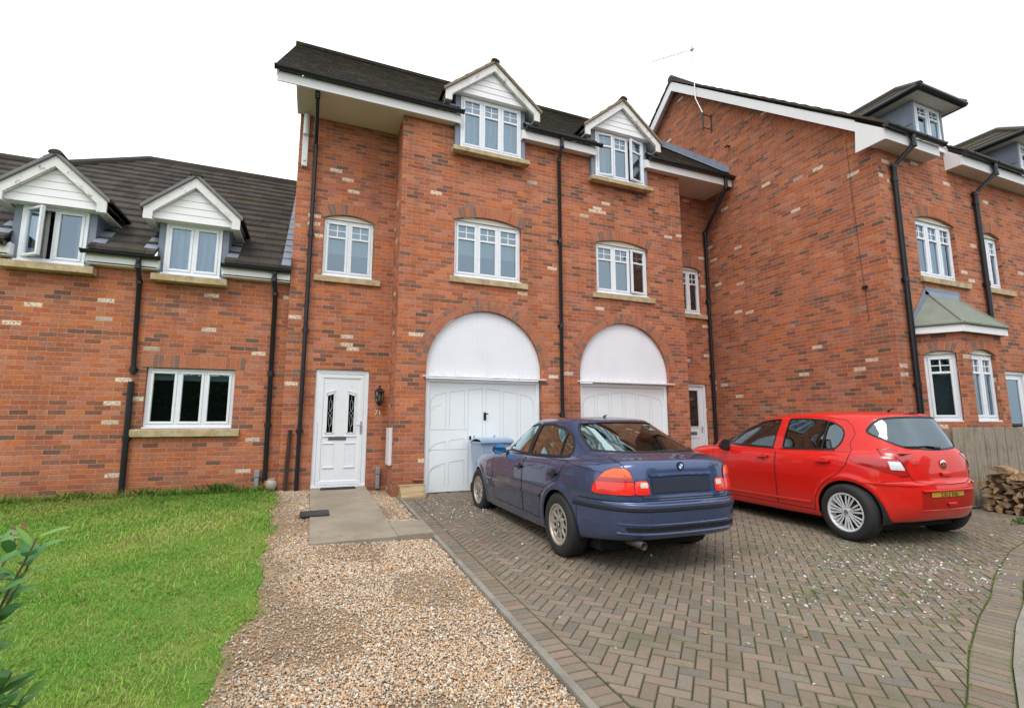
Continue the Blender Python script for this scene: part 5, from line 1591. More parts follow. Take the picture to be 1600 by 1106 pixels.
class CarBody:
    """closed ring surface: rows (sections stacked from the sill to the roof) swept round the car"""
    def __init__(s, rows, ns=420, sub=9, wheels=(), flare=.012, wr=.36, nmid=5, tail=1.0):
        s.wheels = wheels; s.arch = wr
        ref = rows[nmid]
        def pt(row, th):
            xc = (row['xr']+row['xf'])/2; a = (row['xf']-row['xr'])/2
            c, si = math.cos(th), math.sin(th)
            n = row.get('nf', 5) if c > 0 else row.get('nr', 5)
            x = xc + a*math.copysign(abs(c)**(2/n), c); y = row['b']*math.copysign(abs(si)**(2/n), si)
            return x, y
        # equal arc length samples on the reference ring
        N = 6000; P = [pt(ref, 2*PI*i/N) for i in range(N+1)]; L = [0]
        for i in range(N): L.append(L[-1] + math.dist(P[i], P[i+1]))
        ths = []; j = 0
        for k in range(ns):
            t = L[-1]*k/ns
            while L[j+1] < t: j += 1
            ths.append(2*PI*(j + (t-L[j])/max(L[j+1]-L[j], 1e-9))/N)
        rings = []
        for row in rows:
            R = []
            for th in ths:
                x, y = pt(row, th); R.append((x, y, smooth_tab(row['z'], x) - row.get('crown', 0)*(y/max(row['b'], .01))**2))
            rings.append(np.array(R))
        out = []
        tv = []
        for i in range(len(rings)-1):
            p0 = rings[max(i-1, 0)]; p1 = rings[i]; p2 = rings[i+1]; p3 = rings[min(i+2, len(rings)-1)]
            k0, k3 = rows[i].get('crease'), rows[i+1].get('crease')
            m1 = (p2-p1) if k0 or i == 0 else (p2-p0)*.5
            m2 = (p2-p1) if k3 or i+2 >= len(rings) else (p3-p1)*.5
            # limit the tangents so close rows do not overshoot
            d = np.linalg.norm(p2-p1, axis=1, keepdims=True) + 1e-6
            for m in (m1, m2):
                l = np.linalg.norm(m, axis=1, keepdims=True) + 1e-9; m *= np.minimum(1, 1.6*d/l)
            nsub = int(rows[i].get('sub', sub)*1.35+.5)
            for q in range(nsub):
                t = q/nsub; t2 = t*t; t3 = t2*t
                out.append((2*t3-3*t2+1)*p1 + (t3-2*t2+t)*m1 + (-2*t3+3*t2)*p2 + (t3-t2)*m2); tv.append(i+t)
        out.append(rings[-1]); tv.append(len(rings)-1.0)
        V = np.stack(out)                                        # rows x ns x 3
        # wheel arch lips
        for wx, wz in wheels:
            r = np.hypot(V[..., 0]-wx, V[..., 2]-wz); low = V[..., 2] < .80
            bump = np.exp(-((r-wr-.035)/.035)**2)*flare*low*(np.abs(V[..., 1]) > .55)
            V[..., 1] += np.sign(V[..., 1])*bump
        V0 = V.copy(); s.tail = tail
        V[..., 0] = np.where(V[..., 0] < -.3, -.3 + (V[..., 0]+.3)*tail, V[..., 0])
        s.V = V; s.nr, s.ns = V.shape[0], ns
        s.tv = tv
        s.verts = V.reshape(-1, 3)
        s.faces = []; s.ft = []
        for i in range(s.nr-1):
            for k in range(ns):
                k2 = (k+1) % ns
                s.faces.append((i*ns+k, i*ns+k2, (i+1)*ns+k2, (i+1)*ns+k)); s.ft.append(tv[i])
        s.bvh = BVHTree.FromPolygons([tuple(v) for v in s.verts], s.faces)
        # vertex normals (outward)
        F = np.array(s.faces); vv = s.verts
        n = np.cross(vv[F[:, 2]]-vv[F[:, 0]], vv[F[:, 3]]-vv[F[:, 1]])
        N_ = np.zeros_like(vv)
        for c in range(4): np.add.at(N_, F[:, c], n)
        N_ /= np.linalg.norm(N_, axis=1, keepdims=True) + 1e-12
        s.N = N_
        s.C = V0.reshape(-1, 3)[F].mean(1); nn = n/(np.linalg.norm(n, axis=1, keepdims=True)+1e-12); s.FN = nn
    def cast(s, view, a, b):
        if view in 'LRT' and a < -.3: a = -.3 + (a+.3)*s.tail
        o, d = {'L': ((a, 3, b), (0, -1, 0)), 'R': ((a, -3, b), (0, 1, 0)), 'B': ((-4, a, b), (1, 0, 0)), 'F': ((7, a, b), (-1, 0, 0)), 'T': ((a, b, 4), (0, 0, -1))}[view]
        h = s.bvh.ray_cast(Vector(o), Vector(d))
        if h[0] is None: return None
        n = h[1]
        if n.dot(Vector(d)) > 0: n = -n
        return h[0], n
    def parts(s, classify, parent, mats, names):
        keys = {}
        F = s.faces
        for i in range(len(F)):
            k = classify(s.C[i], s.FN[i], s.ft[i])
            if k is not None: keys.setdefault(k, []).append(i)
        made = {}
        kept = np.zeros(len(F), bool)
        for idx in keys.values(): kept[idx] = True
        Fa = np.array(F); dead = np.zeros(len(s.verts), bool); dead[Fa[~kept].ravel()] = True
        live = np.zeros(len(s.verts), bool); live[Fa[kept].ravel()] = True
        for wx, wz in s.wheels:
            dx = s.verts[:, 0]-wx; dz = s.verts[:, 2]-wz; r = np.hypot(dx, dz)
            m = dead & live & (np.abs(s.verts[:, 1]) > .55) & (np.abs(r-s.arch) < .03) & (dz > -.02)
            s.verts[m, 0] = wx + dx[m]/r[m]*s.arch; s.verts[m, 2] = wz + dz[m]/r[m]*s.arch
        for k, idx in keys.items():
            used = {}; vs = []; ns_ = []; fs = []
            for i in idx:
                q = []
                for v in F[i]:
                    if v not in used: used[v] = len(vs); vs.append(tuple(s.verts[v])); ns_.append(tuple(s.N[v]))
                    if not q or used[v] not in q: q.append(used[v])
                if len(q) > 2: fs.append(tuple(q))
            o = make(names.get(k, k), vs, fs, mats.get(k, mats['*']), parent, smooth=True, uv=False)
            o.data.normals_split_custom_set_from_vertices(ns_)
            made[k] = o
        return made
    def patch(s, name, view, poly, mat, parent, off=.003, grid=.02, dome=0.0):
        """smooth-edged patch laid on the body, outline given in the view's 2D coordinates"""
        P = resample(poly, grid*.7)
        n = len(P); pts = [Vector(p) for p in P]; edges = [(i, (i+1) % n) for i in range(n)]
        x0, x1 = min(p[0] for p in P), max(p[0] for p in P); y0, y1 = min(p[1] for p in P), max(p[1] for p in P)
        a = x0 + grid*.5
        while a < x1:
            b = y0 + grid*.5
            while b < y1:
                if inside(P, a, b) and edist(P, a, b) > grid*.35: pts.append(Vector((a, b)))
                b += grid
            a += grid
        vo, _, fo, *_r = delaunay_2d_cdt(pts, edges, [], 1, 1e-6)
        vs = []; ok = []
        for p in vo:
            h = s.cast(view, p[0], p[1])
            if h is None: vs.append((0, 0, 0)); ok.append(False); continue
            e = edist(P, p[0], p[1]); d = off + dome*min(1, e/.03)
            vs.append(tuple(h[0] + h[1]*d)); ok.append(True)
        d = {'L': (0, -1, 0), 'R': (0, 1, 0), 'B': (1, 0, 0), 'F': (-1, 0, 0), 'T': (0, 0, -1)}[view]
        fs = []
        for f in fo:
            if not all(ok[i] for i in f): continue
            A, B_, C_ = (Vector(vs[i]) for i in f[:3])
            if (A-B_).length > .25 or (B_-C_).length > .25: continue
            fs.append(tuple(f) if (B_-A).cross(C_-A).dot(Vector(d)) < 0 else tuple(f)[::-1])
        o = make(name, vs, fs, mat, parent, smooth=True, uv=False)
        return o
    def ribbon(s, mb, view, pts, w, off=.003, closed=False, step=.025, round_=False):
        P = resample(pts, step, closed)
        n = len(P); rows = []
        H = [s.cast(view, p[0], p[1]) for p in P]
        for i in range(n):
            ia = i-1 if (i or closed) else i; ib = (i+1) % n if (i < n-1 or closed) else i
            if H[i] is None or H[ia] is None or H[ib] is None: rows.append(None); continue
            t = H[ib][0] - H[ia][0]
            if t.length < 1e-7: rows.append(None); continue
            t.normalize(); side = H[i][1].cross(t).normalized(); row = []
            for k in ((-1, 0), (-.5, 1), (.5, 1), (1, 0)) if round_ else ((-1, 1), (1, 1)):
                q = H[i][0] + side*(w/2*k[0]); h = s.bvh.find_nearest(q)
                nn = h[1] if h[1].dot(H[i][1]) > 0 else -h[1]
                row.append(tuple(h[0] + nn*(off if k[1] else .0005)))
            rows.append(row)
        m = 4 if round_ else 2
        flip = {'L': 1, 'R': -1, 'B': -1, 'F': 1, 'T': 1}[view]
        for i in range(len(rows) if closed else len(rows)-1):
            r0, r1 = rows[i], rows[(i+1) % len(rows)]
            if r0 is None or r1 is None: continue
            if (Vector(r0[0])-Vector(r1[0])).length > .2: continue
            for k in range(m-1): mb.add([r0[k], r0[k+1], r1[k+1], r1[k]], [(0, 1, 2, 3), (3, 2, 1, 0)])

def resample(poly, step, closed=True):
    out = []; n = len(poly)
    for i in range(n if closed else n-1):
        a, b = poly[i], poly[(i+1) % n]; k = max(1, round(math.dist(a, b)/step))
        for j in range(k): out.append((a[0]+(b[0]-a[0])*j/k, a[1]+(b[1]-a[1])*j/k))
    if not closed: out.append(tuple(poly[-1]))
    return out
def spline(pts, closed=True, k=6):
    out = []; n = len(pts)
    for i in range(n if closed else n-1):
        p0, p1, p2, p3 = (pts[(i-1) % n], pts[i], pts[(i+1) % n], pts[(i+2) % n]) if closed else (pts[max(i-1, 0)], pts[i], pts[i+1], pts[min(i+2, n-1)])
        for j in range(k):
            t = j/k
            out.append(tuple(.5*((2*p1[c]) + (-p0[c]+p2[c])*t + (2*p0[c]-5*p1[c]+4*p2[c]-p3[c])*t*t + (-p0[c]+3*p1[c]-3*p2[c]+p3[c])*t**3) for c in (0, 1)))
    if not closed: out.append(tuple(pts[-1]))
    return out
def roundp(pts, r=.02, k=4):
    """round the corners of a polygon"""
    out = []; n = len(pts)
    for i in range(n):
        p0, p1, p2 = Vector(pts[i-1]), Vector(pts[i]), Vector(pts[(i+1) % n])
        d0 = min(r, (p0-p1).length*.45); d1 = min(r, (p2-p1).length*.45)
        a = p1 + (p0-p1).normalized()*d0; b = p1 + (p2-p1).normalized()*d1
        for j in range(k+1):
            t = j/k; q = a*(1-t)**2 + p1*2*t*(1-t) + b*t*t; out.append((q.x, q.y))
    return out
def inside(P, x, y):
    c = False; n = len(P); j = n-1
    for i in range(n):
        if (P[i][1] > y) != (P[j][1] > y) and x < (P[j][0]-P[i][0])*(y-P[i][1])/(P[j][1]-P[i][1]) + P[i][0]: c = not c
        j = i
    return c
def edist(P, x, y):
    m = 9
    for i in range(len(P)):
        ax, ay = P[i-1]; bx, by = P[i]; dx, dy = bx-ax, by-ay; l = dx*dx+dy*dy
        t = 0 if l == 0 else max(0, min(1, ((x-ax)*dx+(y-ay)*dy)/l)); m = min(m, math.hypot(x-ax-dx*t, y-ay-dy*t))
    return m
def bbox(P): return min(p[0] for p in P), max(p[0] for p in P), min(p[1] for p in P), max(p[1] for p in P)

M['tyre'] = plain('tyre_rubber', (.022, .022, .024), .75, var=.25, vscale=20, bump=.2)
M['rim_old'] = plain('brake_dusted_alloy', (.42, .385, .33), .4, metal=.4, var=.2, vscale=12)
M['rim'] = plain('silver_alloy', (.74, .75, .77), .32, metal=.25, var=.04)
M['under'] = plain('underbody', (.012, .012, .013), .9)
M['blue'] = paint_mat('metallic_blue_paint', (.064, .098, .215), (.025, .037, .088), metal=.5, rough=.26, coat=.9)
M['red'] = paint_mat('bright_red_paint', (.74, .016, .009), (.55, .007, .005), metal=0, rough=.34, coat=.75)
M['gap'] = plain('panel_gap', (.006, .006, .008), .9)
M['gap_red'] = plain('red_panel_gap', (.12, .006, .004), .8)
M['rubber'] = plain('window_rubber', (.012, .012, .014), .45)
M['bumper_strip'] = plain('dark_blue_rub_strip', (.014, .016, .032), .45)
M['car_glass'] = glass_mat('car_glass', (.58, .80, .80), .38, .005, gcol=(.72, .93, .96))
M['car_glass_dark'] = glass_mat('tinted_car_glass', (.36, .46, .48), .12, .005, gcol=(.74, .90, 1.0))
def lamp_mat(name, c, e=.0):
    t = NT(name); o = t.obj(); s = t.n('ShaderNodeSeparateXYZ'); t.l(o, s.inputs[0])
    rib = t.math('SINE', t.math('MULTIPLY', s.outputs[1], 420)); rib2 = t.math('SINE', t.math('MULTIPLY', s.outputs[2], 420))
    n = t.noise(o, 5, 1)
    col_ = t.mix(t.smooth(n, .3, .7), tuple(x*.88 for x in c), tuple(min(1, x*1.08) for x in c))
    return t.done(t.bsdf(col_, .12, .6, 0, t.bump(t.math('ADD', rib, rib2), .12, .002), coat=1))
M['lamp_red'] = lamp_mat('red_lamp_lens', (.85, .025, .015)); M['lamp_amber'] = lamp_mat('amber_lamp_lens', (.90, .13, .010)); M['lamp_clear'] = lamp_mat('clear_lamp_lens', (.72, .66, .52)); M['lamp_deep'] = lamp_mat('crimson_lamp_lens', (.50, .012, .012)); M['lamp_dark'] = lamp_mat('deep_red_lamp_lens', (.42, .02, .02)); M['lamp_silver'] = lamp_mat('silver_lamp_lens', (.78, .80, .82))
M['seat'] = plain('dark_seat_cloth', (.03, .028, .032), .9, var=.3)
M['seat_warm'] = plain('red_brown_headrest', (.10, .028, .02), .8)
M['dash'] = plain('dashboard', (.05, .055, .06), .7)
M['shelf'] = plain('parcel_shelf', (.09, .10, .115), .8)
M['paper'] = plain('pale_paper', (.30, .48, .52), .7)

def wheel(parent, x, y, r, rimr, w, mat, spokes, style, side, dark=M['under'], steer=0):
    """side = +1 left, -1 right; the wheel's outer face looks to +y*side"""
    pivot = (x, y, r)
    t = MB(); sh = .055
    prof = [(rimr-.012, -w*.42), (rimr+.02, -w*.5), (r-sh*.6, -w*.52), (r-.012, -w*.45), (r, -w*.36), (r+.001, 0), (r, w*.36), (r-.012, w*.45), (r-sh*.6, w*.52), (rimr+.022, w*.505), (rimr+.004, w*.47), (rimr-.006, w*.40)]
    prof = [(a, b*side) for a, b in prof]
    t.lathe(prof, (0, 0, 0), 'y', 56)
    # tread grooves
    wh = t.build('wheel', M['tyre'], parent, smooth=True, loc=pivot)
    if steer: wh.rotation_euler = (0, 0, steer)
    g = MB()
    for b in (-.25, 0, .25): g.lathe([(r+.0015, w*b-.004), (r+.0015, w*b+.004)], (0, 0, 0), 'y', 48)
    rm = MB(); yo = side*w*.46
    rp = [(rimr+.008, yo), (rimr+.004, yo+side*.006), (rimr-.010, yo+side*.004), (rimr-.020, yo-side*.012), (rimr-.028, yo-side*.05), (rimr-.034, yo-side*.12)]
    rm.lathe(rp, (0, 0, 0), 'y', 56)
    hub_y = yo - side*.018
    def sp(a, r0, r1, w0, w1, y0, y1, th=.014):
        ca, sa = math.cos(a), math.sin(a)
        P = []
        for rr, ww, yy in ((r0, w0, y0), ((r0+r1)/2, (w0+w1)/2, (y0+y1)/2 + side*.004), (r1, w1, y1)):
            for u, dy in ((-1, -side*th), (-.75, 0), (.75, 0), (1, -side*th)):
                P.append((rr*ca - u*ww*sa, yy+dy, rr*sa + u*ww*ca))
        f = []
        for i in range(2):
            for k in range(3): f.append((i*4+k, i*4+k+1, i*4+k+5, i*4+k+4))
        rm.add(P, f + [q[::-1] for q in f])
    if style == 'oval':
        n = spokes
        for i in range(n):
            a = 2*PI*i/n + .1
            sp(a, .055, rimr-.026, .017, .0105, hub_y, yo-side*.012)
        rm.lathe([(rimr-.018, yo-side*.010), (rimr-.048, yo-side*.014), (rimr-.054, yo-side*.03)], (0, 0, 0), 'y', 48)
        rm.lathe([(.0, hub_y+side*.004), (.045, hub_y+side*.004), (.075, hub_y), (.085, hub_y-side*.012)], (0, 0, 0), 'y', 40)
    else:
        for i in range(7):
            for k in (-.24, 0, .24):
                a = 2*PI*i/7 + k*1.05 + .1
                sp(a, .045, rimr-.012, .0068, .0125, hub_y, yo-side*.004, .006)
        rm.lathe([(0, hub_y+side*.004), (.04, hub_y+side*.004), (.06, hub_y-side*.004), (.065, hub_y-side*.016)], (0, 0, 0), 'y', 32)
    rm.build('rim', mat, wh, auto=35)
    bk = MB(); bk.lathe([(0, yo-side*.075), (rimr-.03, yo-side*.075)], (0, 0, 0), 'y', 40); bk.build('wheel_well_disc', M['under'], wh)
    bd = MB(); bd.lathe([(.0, yo-side*.058), (.115, yo-side*.058), (.118, yo-side*.07)], (0, 0, 0), 'y', 36); bd.build('brake_disc', plain('brake_disc', (.16, .13, .11), .5, metal=.6), wh)
    bt = MB()
    for i in range(5):
        a = 2*PI*i/5 + .3; c = (.05*math.cos(a), hub_y+side*.001, .05*math.sin(a)); bt.tube([c, (c[0], c[1]+side*.004, c[2])], .007, 6)
    if style == 'multi': bt.lathe([(0, hub_y+side*.010), (.026, hub_y+side*.008), (.030, hub_y)], (0, 0, 0), 'y', 24); bt.build('centre_cap', M['metal'], wh)
    else: bt.build('wheel_bolts', M['under'], wh)
    return wh

def roundel(parent, c, r, nrm='x', tilt=0, sgn=-1, name='badge', ysc=1):
    """round badge: black ring, quartered blue and white centre"""
    def disc(rr, off, mat, q=None, nm='badge', par=None):
        m = MB(); n = 28
        if q is None: P = [(0, 0)] + [(rr*math.cos(2*PI*k/n), rr*math.sin(2*PI*k/n)) for k in range(n)]; F = [(0, k+1, (k+1) % n+1) for k in range(n)]
        else:
            P = []; F = []
            for q_ in q:
                b = len(P); P += [(0, 0)] + [(rr*math.cos(q_+PI/2*k/8), rr*math.sin(q_+PI/2*k/8)) for k in range(9)]; F += [(b, b+k+1, b+k+2) for k in range(8)]
        if nrm == 'x': V = [(sgn*off + p[1]*math.sin(tilt), -sgn*p[0]*-1, p[1]*math.cos(tilt)) for p in P]
        else: V = [(p[0], sgn*off, p[1]) for p in P]
        m.add(V, F + [f[::-1] for f in F])
        return m.build(nm, mat, par or parent, loc=c if par is None else None, uv=False)
    o = disc(r*1.08, .001, M['chrome'], nm=name)
    disc(r, .0025, M['black'], nm='badge_ring', par=o)
    disc(r*.60, .004, M['badge_white'], (0, PI), 'badge_quarter', o); disc(r*.60, .0041, M['badge_blue'], (PI/2, 3*PI/2), 'badge_quarter', o)
    return o
M['badge_white'] = plain('badge_white', (.8, .8, .8), .3); M['badge_blue'] = plain('badge_blue', (.03, .16, .55), .3)

def seat(parent, x, y, zb, mat, hr=None, lean=.18, h=.58, w=.25):
    m = MB()
    m.box(x-.22, x+.28, y-w, y+w, zb, zb+.16, bev=.05)
    m.v = m.v
    b = MB(); b.box(-.06, .06, -w+.01, w-.01, 0, h, bev=.05)
    b.v = [(x-.2 - p[2]*lean + p[0], y+p[1]*(1-.25*p[2]/h), zb+.12+p[2]) for p in b.v]
    m.add(b.v, b.f)
    hh = MB(); hh.box(-.05, .05, -.13, .13, 0, .19, bev=.045)
    hh.v = [(x-.2-(h+.05)*lean-p[2]*lean*.6+p[0], y+p[1], zb+.16+h+p[2]) for p in hh.v]
    s_ = m.build('seat', mat, parent, smooth=True, uv=False)
    hh.build('headrest', hr or mat, s_, smooth=True, uv=False)
    return s_

def steering(parent, x, y, z):
    m = MB(); n = 32; P = [(x - .10*math.sin(2*PI*k/n)*.45*1.6, y + .18*math.cos(2*PI*k/n), z + .17*math.sin(2*PI*k/n)) for k in range(n+1)]
    m.tube(P, .014, 8, caps=False); m.tube([(x+.02, y, z), (x+.35, y, z-.12)], .035, 8); m.box(x-.02, x+.02, y-.16, y+.16, z-.03, z+.02, bev=.01)
    m.build('steering_wheel', M['dash'], parent, smooth=True, uv=False)

def arch_liner(parent, cx, r, R, y0, y1, zc):
    m = MB(); n = 26; a0, a1 = -.25, PI+.25
    for i in range(n):
        p, q = a0+(a1-a0)*i/n, a0+(a1-a0)*(i+1)/n
        m.add([(cx+R*math.cos(p), y0, zc+R*math.sin(p)), (cx+R*math.cos(q), y0, zc+R*math.sin(q)), (cx+R*math.cos(q), y1, zc+R*math.sin(q)), (cx+R*math.cos(p), y1, zc+R*math.sin(p))], [(0, 1, 2, 3), (3, 2, 1, 0)])
        m.add([(cx, y1, zc), (cx+R*math.cos(p), y1, zc+R*math.sin(p)), (cx+R*math.cos(q), y1, zc+R*math.sin(q))], [(0, 1, 2), (2, 1, 0)])
    m.build('wheel_arch_liner', M['under'], parent, uv=False)

# ================================================================== BLUE SALOON
def blue_saloon():
    t = empty('parked_car', (3.25, 4.63, -.185), PI/2, 'blue four door saloon parked in front of the arched garages', 'car')
    t.rotation_euler = (0, 0, math.radians(89.1))
    WB = 2.725
    rows = [
        dict(xr=-.78, xf=3.20, b=.68, z=[(-1, .30), (0, .22), (3.4, .20)], sub=2),
        dict(xr=-.955, xf=3.36, b=.80, z=[(-1, .325), (-.4, .26), (0, .20), (3, .18), (3.4, .20)], nr=4.6, sub=6),
        dict(xr=-1.005, xf=3.42, b=.842, z=[(-1, .38), (0, .34), (3.4, .34)], nr=4.6, sub=9),
        dict(xr=-1.035, xf=3.44, b=.864, z=[(-1, .545), (3.4, .53)], nr=4.4, sub=5),
        dict(xr=-1.032, xf=3.435, b=.868, z=[(-1, .625), (-.5, .622), (3.4, .60)], nr=4.4, sub=3, crease=1),
        dict(xr=-.995, xf=3.41, b=.869, z=[(-1, .645), (3.4, .62)], nr=4.6, sub=4, crease=1),
        dict(xr=-.978, xf=3.39, b=.869, z=[(-1, .72), (3.4, .66)], nr=4.8, sub=9),
        dict(xr=-.952, xf=3.36, b=.858, z=[(-1, .875), (0, .83), (2, .80), (3.4, .70)], nr=4.8, sub=6),
        dict(xr=-.935, xf=3.32, b=.842, z=[(-1, .965), (-.4, .93), (0, .895), (1.8, .865), (2.7, .80), (3.4, .72)], nr=4.6, sub=4),
        dict(xr=-.905, xf=3.26, b=.815, z=[(-1, 1.005), (-.4, .965), (0, .935), (1.8, .905), (2.7, .845), (3.4, .745)], nr=4.2, sub=5),
        dict(xr=-.84, xf=3.0, b=.795, z=[(-1, 1.018), (-.5, 1.01), (0, .962), (1.8, .925), (2.4, .895), (3.1, .80)], nr=3.8, nf=4, sub=8),
        dict(xr=-.70, xf=2.35, b=.772, z=[(-.7, 1.045), (-.3, 1.015), (.1, .972), (1.5, .94), (1.9, .955), (2.4, 1.00)], nr=3.4, nf=3.6, sub=3),
        dict(xr=-.655, xf=2.20, b=.765, z=[(-.65, 1.055), (-.3, 1.03), (.1, .985), (1.5, .955), (1.8, .97), (2.3, 1.02)], nr=3.2, nf=3.4, sub=12),
        dict(xr=-.29, xf=1.82, b=.690, z=[(-.4, 1.205), (.3, 1.165), (1.3, 1.15), (1.9, 1.19)], nr=3.0, nf=3.2, sub=14),
        dict(xr=.045, xf=1.46, b=.602, z=[(-.05, 1.335), (.5, 1.325), (1.1, 1.32), (1.5, 1.335)], nr=3.0, nf=3.2, sub=8),
        dict(xr=.17, xf=1.34, b=.553, z=[(.2, 1.378), (.7, 1.372), (1.4, 1.368)], nr=3.0, nf=3, sub=8),
        dict(xr=.39, xf=1.16, b=.42, z=[(.3, 1.40), (.8, 1.402), (1.2, 1.393)], nr=3, nf=3, sub=8),
        dict(xr=.60, xf=.94, b=.001, z=[(.6, 1.415), (.9, 1.414)], nr=2.2, nf=2.2),
    ]
    wheels = [(0, .315), (WB, .315)]
    B = CarBody(rows, ns=720, wheels=wheels, wr=.345, flare=.013, tail=.955)
    gh = 12.0                                             # row index where the greenhouse starts
    front_w = roundp([(1.79, .985), (1.70, 1.07), (1.45, 1.235), (1.24, 1.300), (.935, 1.325), (.965, .965)], .03)
    rear_w = roundp([(.885, .968), (.855, 1.327), (.58, 1.322), (.30, 1.280), (.09, 1.20), (-.045, 1.085), (-.065, 1.03), (.0, .985)], .035)
    back_w = spline([(-.55, 1.068), (-.59, 1.10), (-.545, 1.22), (-.485, 1.315), (-.41, 1.337), (0, 1.350), (.41, 1.337), (.485, 1.315), (.545, 1.22), (.59, 1.10), (.55, 1.068), (0, 1.060)], k=5)
    wind_w = spline([(-.62, 1.03), (-.655, 1.06), (-.57, 1.20), (-.49, 1.315), (0, 1.335), (.49, 1.315), (.57, 1.20), (.655, 1.06), (.62, 1.03), (0, 1.045)], k=5)
    fdoor = [(2.02, .93), (1.98, .30), (.94, .30), (.93, .955)]
    rdoor = [(.915, .955), (.925, .30), (.47, .30), (.455, .42), (.40, .55), (.29, .65), (.15, .71), (.0, .76), (-.12, .955)]
    bb = [bbox(p) for p in (front_w, rear_w, back_w, wind_w)]
    def classify(c, n, ti):
        x, y, z = c; ay = abs(y)
        for wx, wz in wheels:
            if ay > .60 and (x-wx)**2 + (z-wz)**2 < .345**2: return None
            if ay > .60 and abs(x-wx) < .345 and z < wz: return None
        if ti >= gh - .4:
            if abs(n[1]) > .5 and -.1 < x < 1.85:
                if inside(front_w, x, z) or inside(rear_w, x, z): return None
            if n[0] < -.25 and x < .4 and abs(n[1]) < .8 and inside(back_w, y, z): return None
            if n[0] > .25 and x > 1.1 and abs(n[1]) < .8 and inside(wind_w, y, z): return None
            return 'roof' if ti > 14.2 else 'body'
        if ti < 5.0 and (x < -.36 + 0*z):
            if z < .66 and x < -.345: return 'rear_bumper'
        if ay > .6 and ti < 11.5 and z > .28:
            s = 'L' if y > 0 else 'R'
            if inside(fdoor, x, z): return 'fdoor'+s
            if inside(rdoor, x, z): return 'rdoor'+s
        if x > 2.2 and ti > 8.6 and ay < .74: return 'bonnet'
        if x < -.5 and ti > 5 and boot(y, z, x): return 'boot'
        return 'body'
    bootp = roundp([(-.46, .675), (.46, .675), (.52, .74), (.545, .80), (.585, .93), (.64, 1.2), (-.64, 1.2), (-.585, .93), (-.545, .80), (-.52, .74)], .03)
    def boot(y, z, x):
        if z > .985: return abs(y) < .60 + .06*max(0, (x+.9)) and x < -.50
        return inside(bootp, y, z)
    names = {'fdoorL': 'door', 'fdoorR': 'door', 'rdoorL': 'door', 'rdoorR': 'door', 'boot': 'boot_lid', 'rear_bumper': 'bumper'}
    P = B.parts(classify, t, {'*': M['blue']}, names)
    body = P['body']
    # glass
    sides = (('L', 1), ('R', -1))
    rub = MB(); gl = []
    for v, sg in sides:
        for w_, nm in ((front_w, 'fdoor'+v), (rear_w, 'rdoor'+v)):
            B.patch('window', v, w_, M['car_glass'], P.get(nm, t), off=-.004, grid=.04)
            B.ribbon(rub, v, w_, .030, .0035, closed=True)
        B.ribbon(rub, v, [(.915, .965), (.895, 1.32)], .045, .0045)
        B.ribbon(rub, v, [(1.85, .962), (-.06, .988)], .016, .006, round_=True)
        B.ribbon(rub, v, [(.13, .985), (.20, 1.235)], .022, .004)
    g = B.patch('rear_window', 'B', back_w, M['car_glass'], t, off=-.004, grid=.04)
    B.ribbon(rub, 'B', back_w, .030, .003, closed=True)
    B.patch('windscreen', 'F', wind_w, M['car_glass'], t, off=-.004, grid=.05); B.ribbon(rub, 'F', wind_w, .03, .003, closed=True)
    rub.build('window_seal', M['rubber'], t, smooth=False, uv=False)
    # shut lines
    gp = MB()
    for v, sg in sides:
        B.ribbon(gp, v, fdoor+fdoor[:1], .008, .0012); B.ribbon(gp, v, rdoor+rdoor[:1], .008, .0012)
        B.ribbon(gp, v, [(-.36, .655), (-.36, .30)], .006, .0012)
        B.ribbon(gp, v, [(-.12, .94), (-.4, .922), (-.6, .90), (-.84, .882)], .005, .0012)
        B.ribbon(gp, v, [(2.02, .90), (2.7, .87), (3.2, .79)], .006, .0012)
    B.ribbon(gp, 'B', [(-.585, .985), (-.585, .93), (-.545, .80), (-.52, .74), (-.46, .675), (.46, .675), (.52, .74), (.545, .80), (.585, .93), (.585, .985)], .009, .0012)
    for sg in (1, -1): B.ribbon(gp, 'T', [(-.90, sg*.59), (-.75, sg*.60), (-.60, sg*.60)], .007, .0014)
    B.ribbon(gp, 'B', [(-.82, .648), (-.4, .655), (.4, .655), (.82, .648)], .010, .0012)
    gp.build('shut_lines', M['gap'], t, uv=False)
    # rub strips
    for v, sg in sides:
        for xa, xb, par in ((2.30, 2.04, 'body'), (2.01, .95, 'fdoor'+v), (.92, .42, 'rdoor'+v)):
            rs = MB(); B.ribbon(rs, v, [(xa, .545), (xb, .545)], .042, .010, round_=True)
            rs.build('rub_strip', M['blue_dark'], P.get(par, t), uv=False)
    rs = MB()
    for v, sg in sides: B.ribbon(rs, v, [(-.40, .588), (-.80, .590)], .05, .008, round_=True)
    B.ribbon(rs, 'B', [(-.835, .590), (-.6, .588), (0, .586), (.6, .588), (.835, .590)], .05, .008, round_=True)
    rs.build('bumper_strip', M['bumper_strip'], t, uv=False)
    # lower valance slot
    B.patch('bumper_grille', 'B', roundp([(-.60, .395), (.60, .395), (.62, .432), (-.62, .432)], .015), M['under'], t, off=.002)
    for zc, w_, o_ in ((.368, .024, .012), (.449, .020, .008)):
        vb = MB(); B.ribbon(vb, 'B', [(-.66, zc+.006), (0, zc), (.66, zc+.006)], w_, o_, round_=True); vb.build('bumper_lip', M['blue'], t, uv=False)
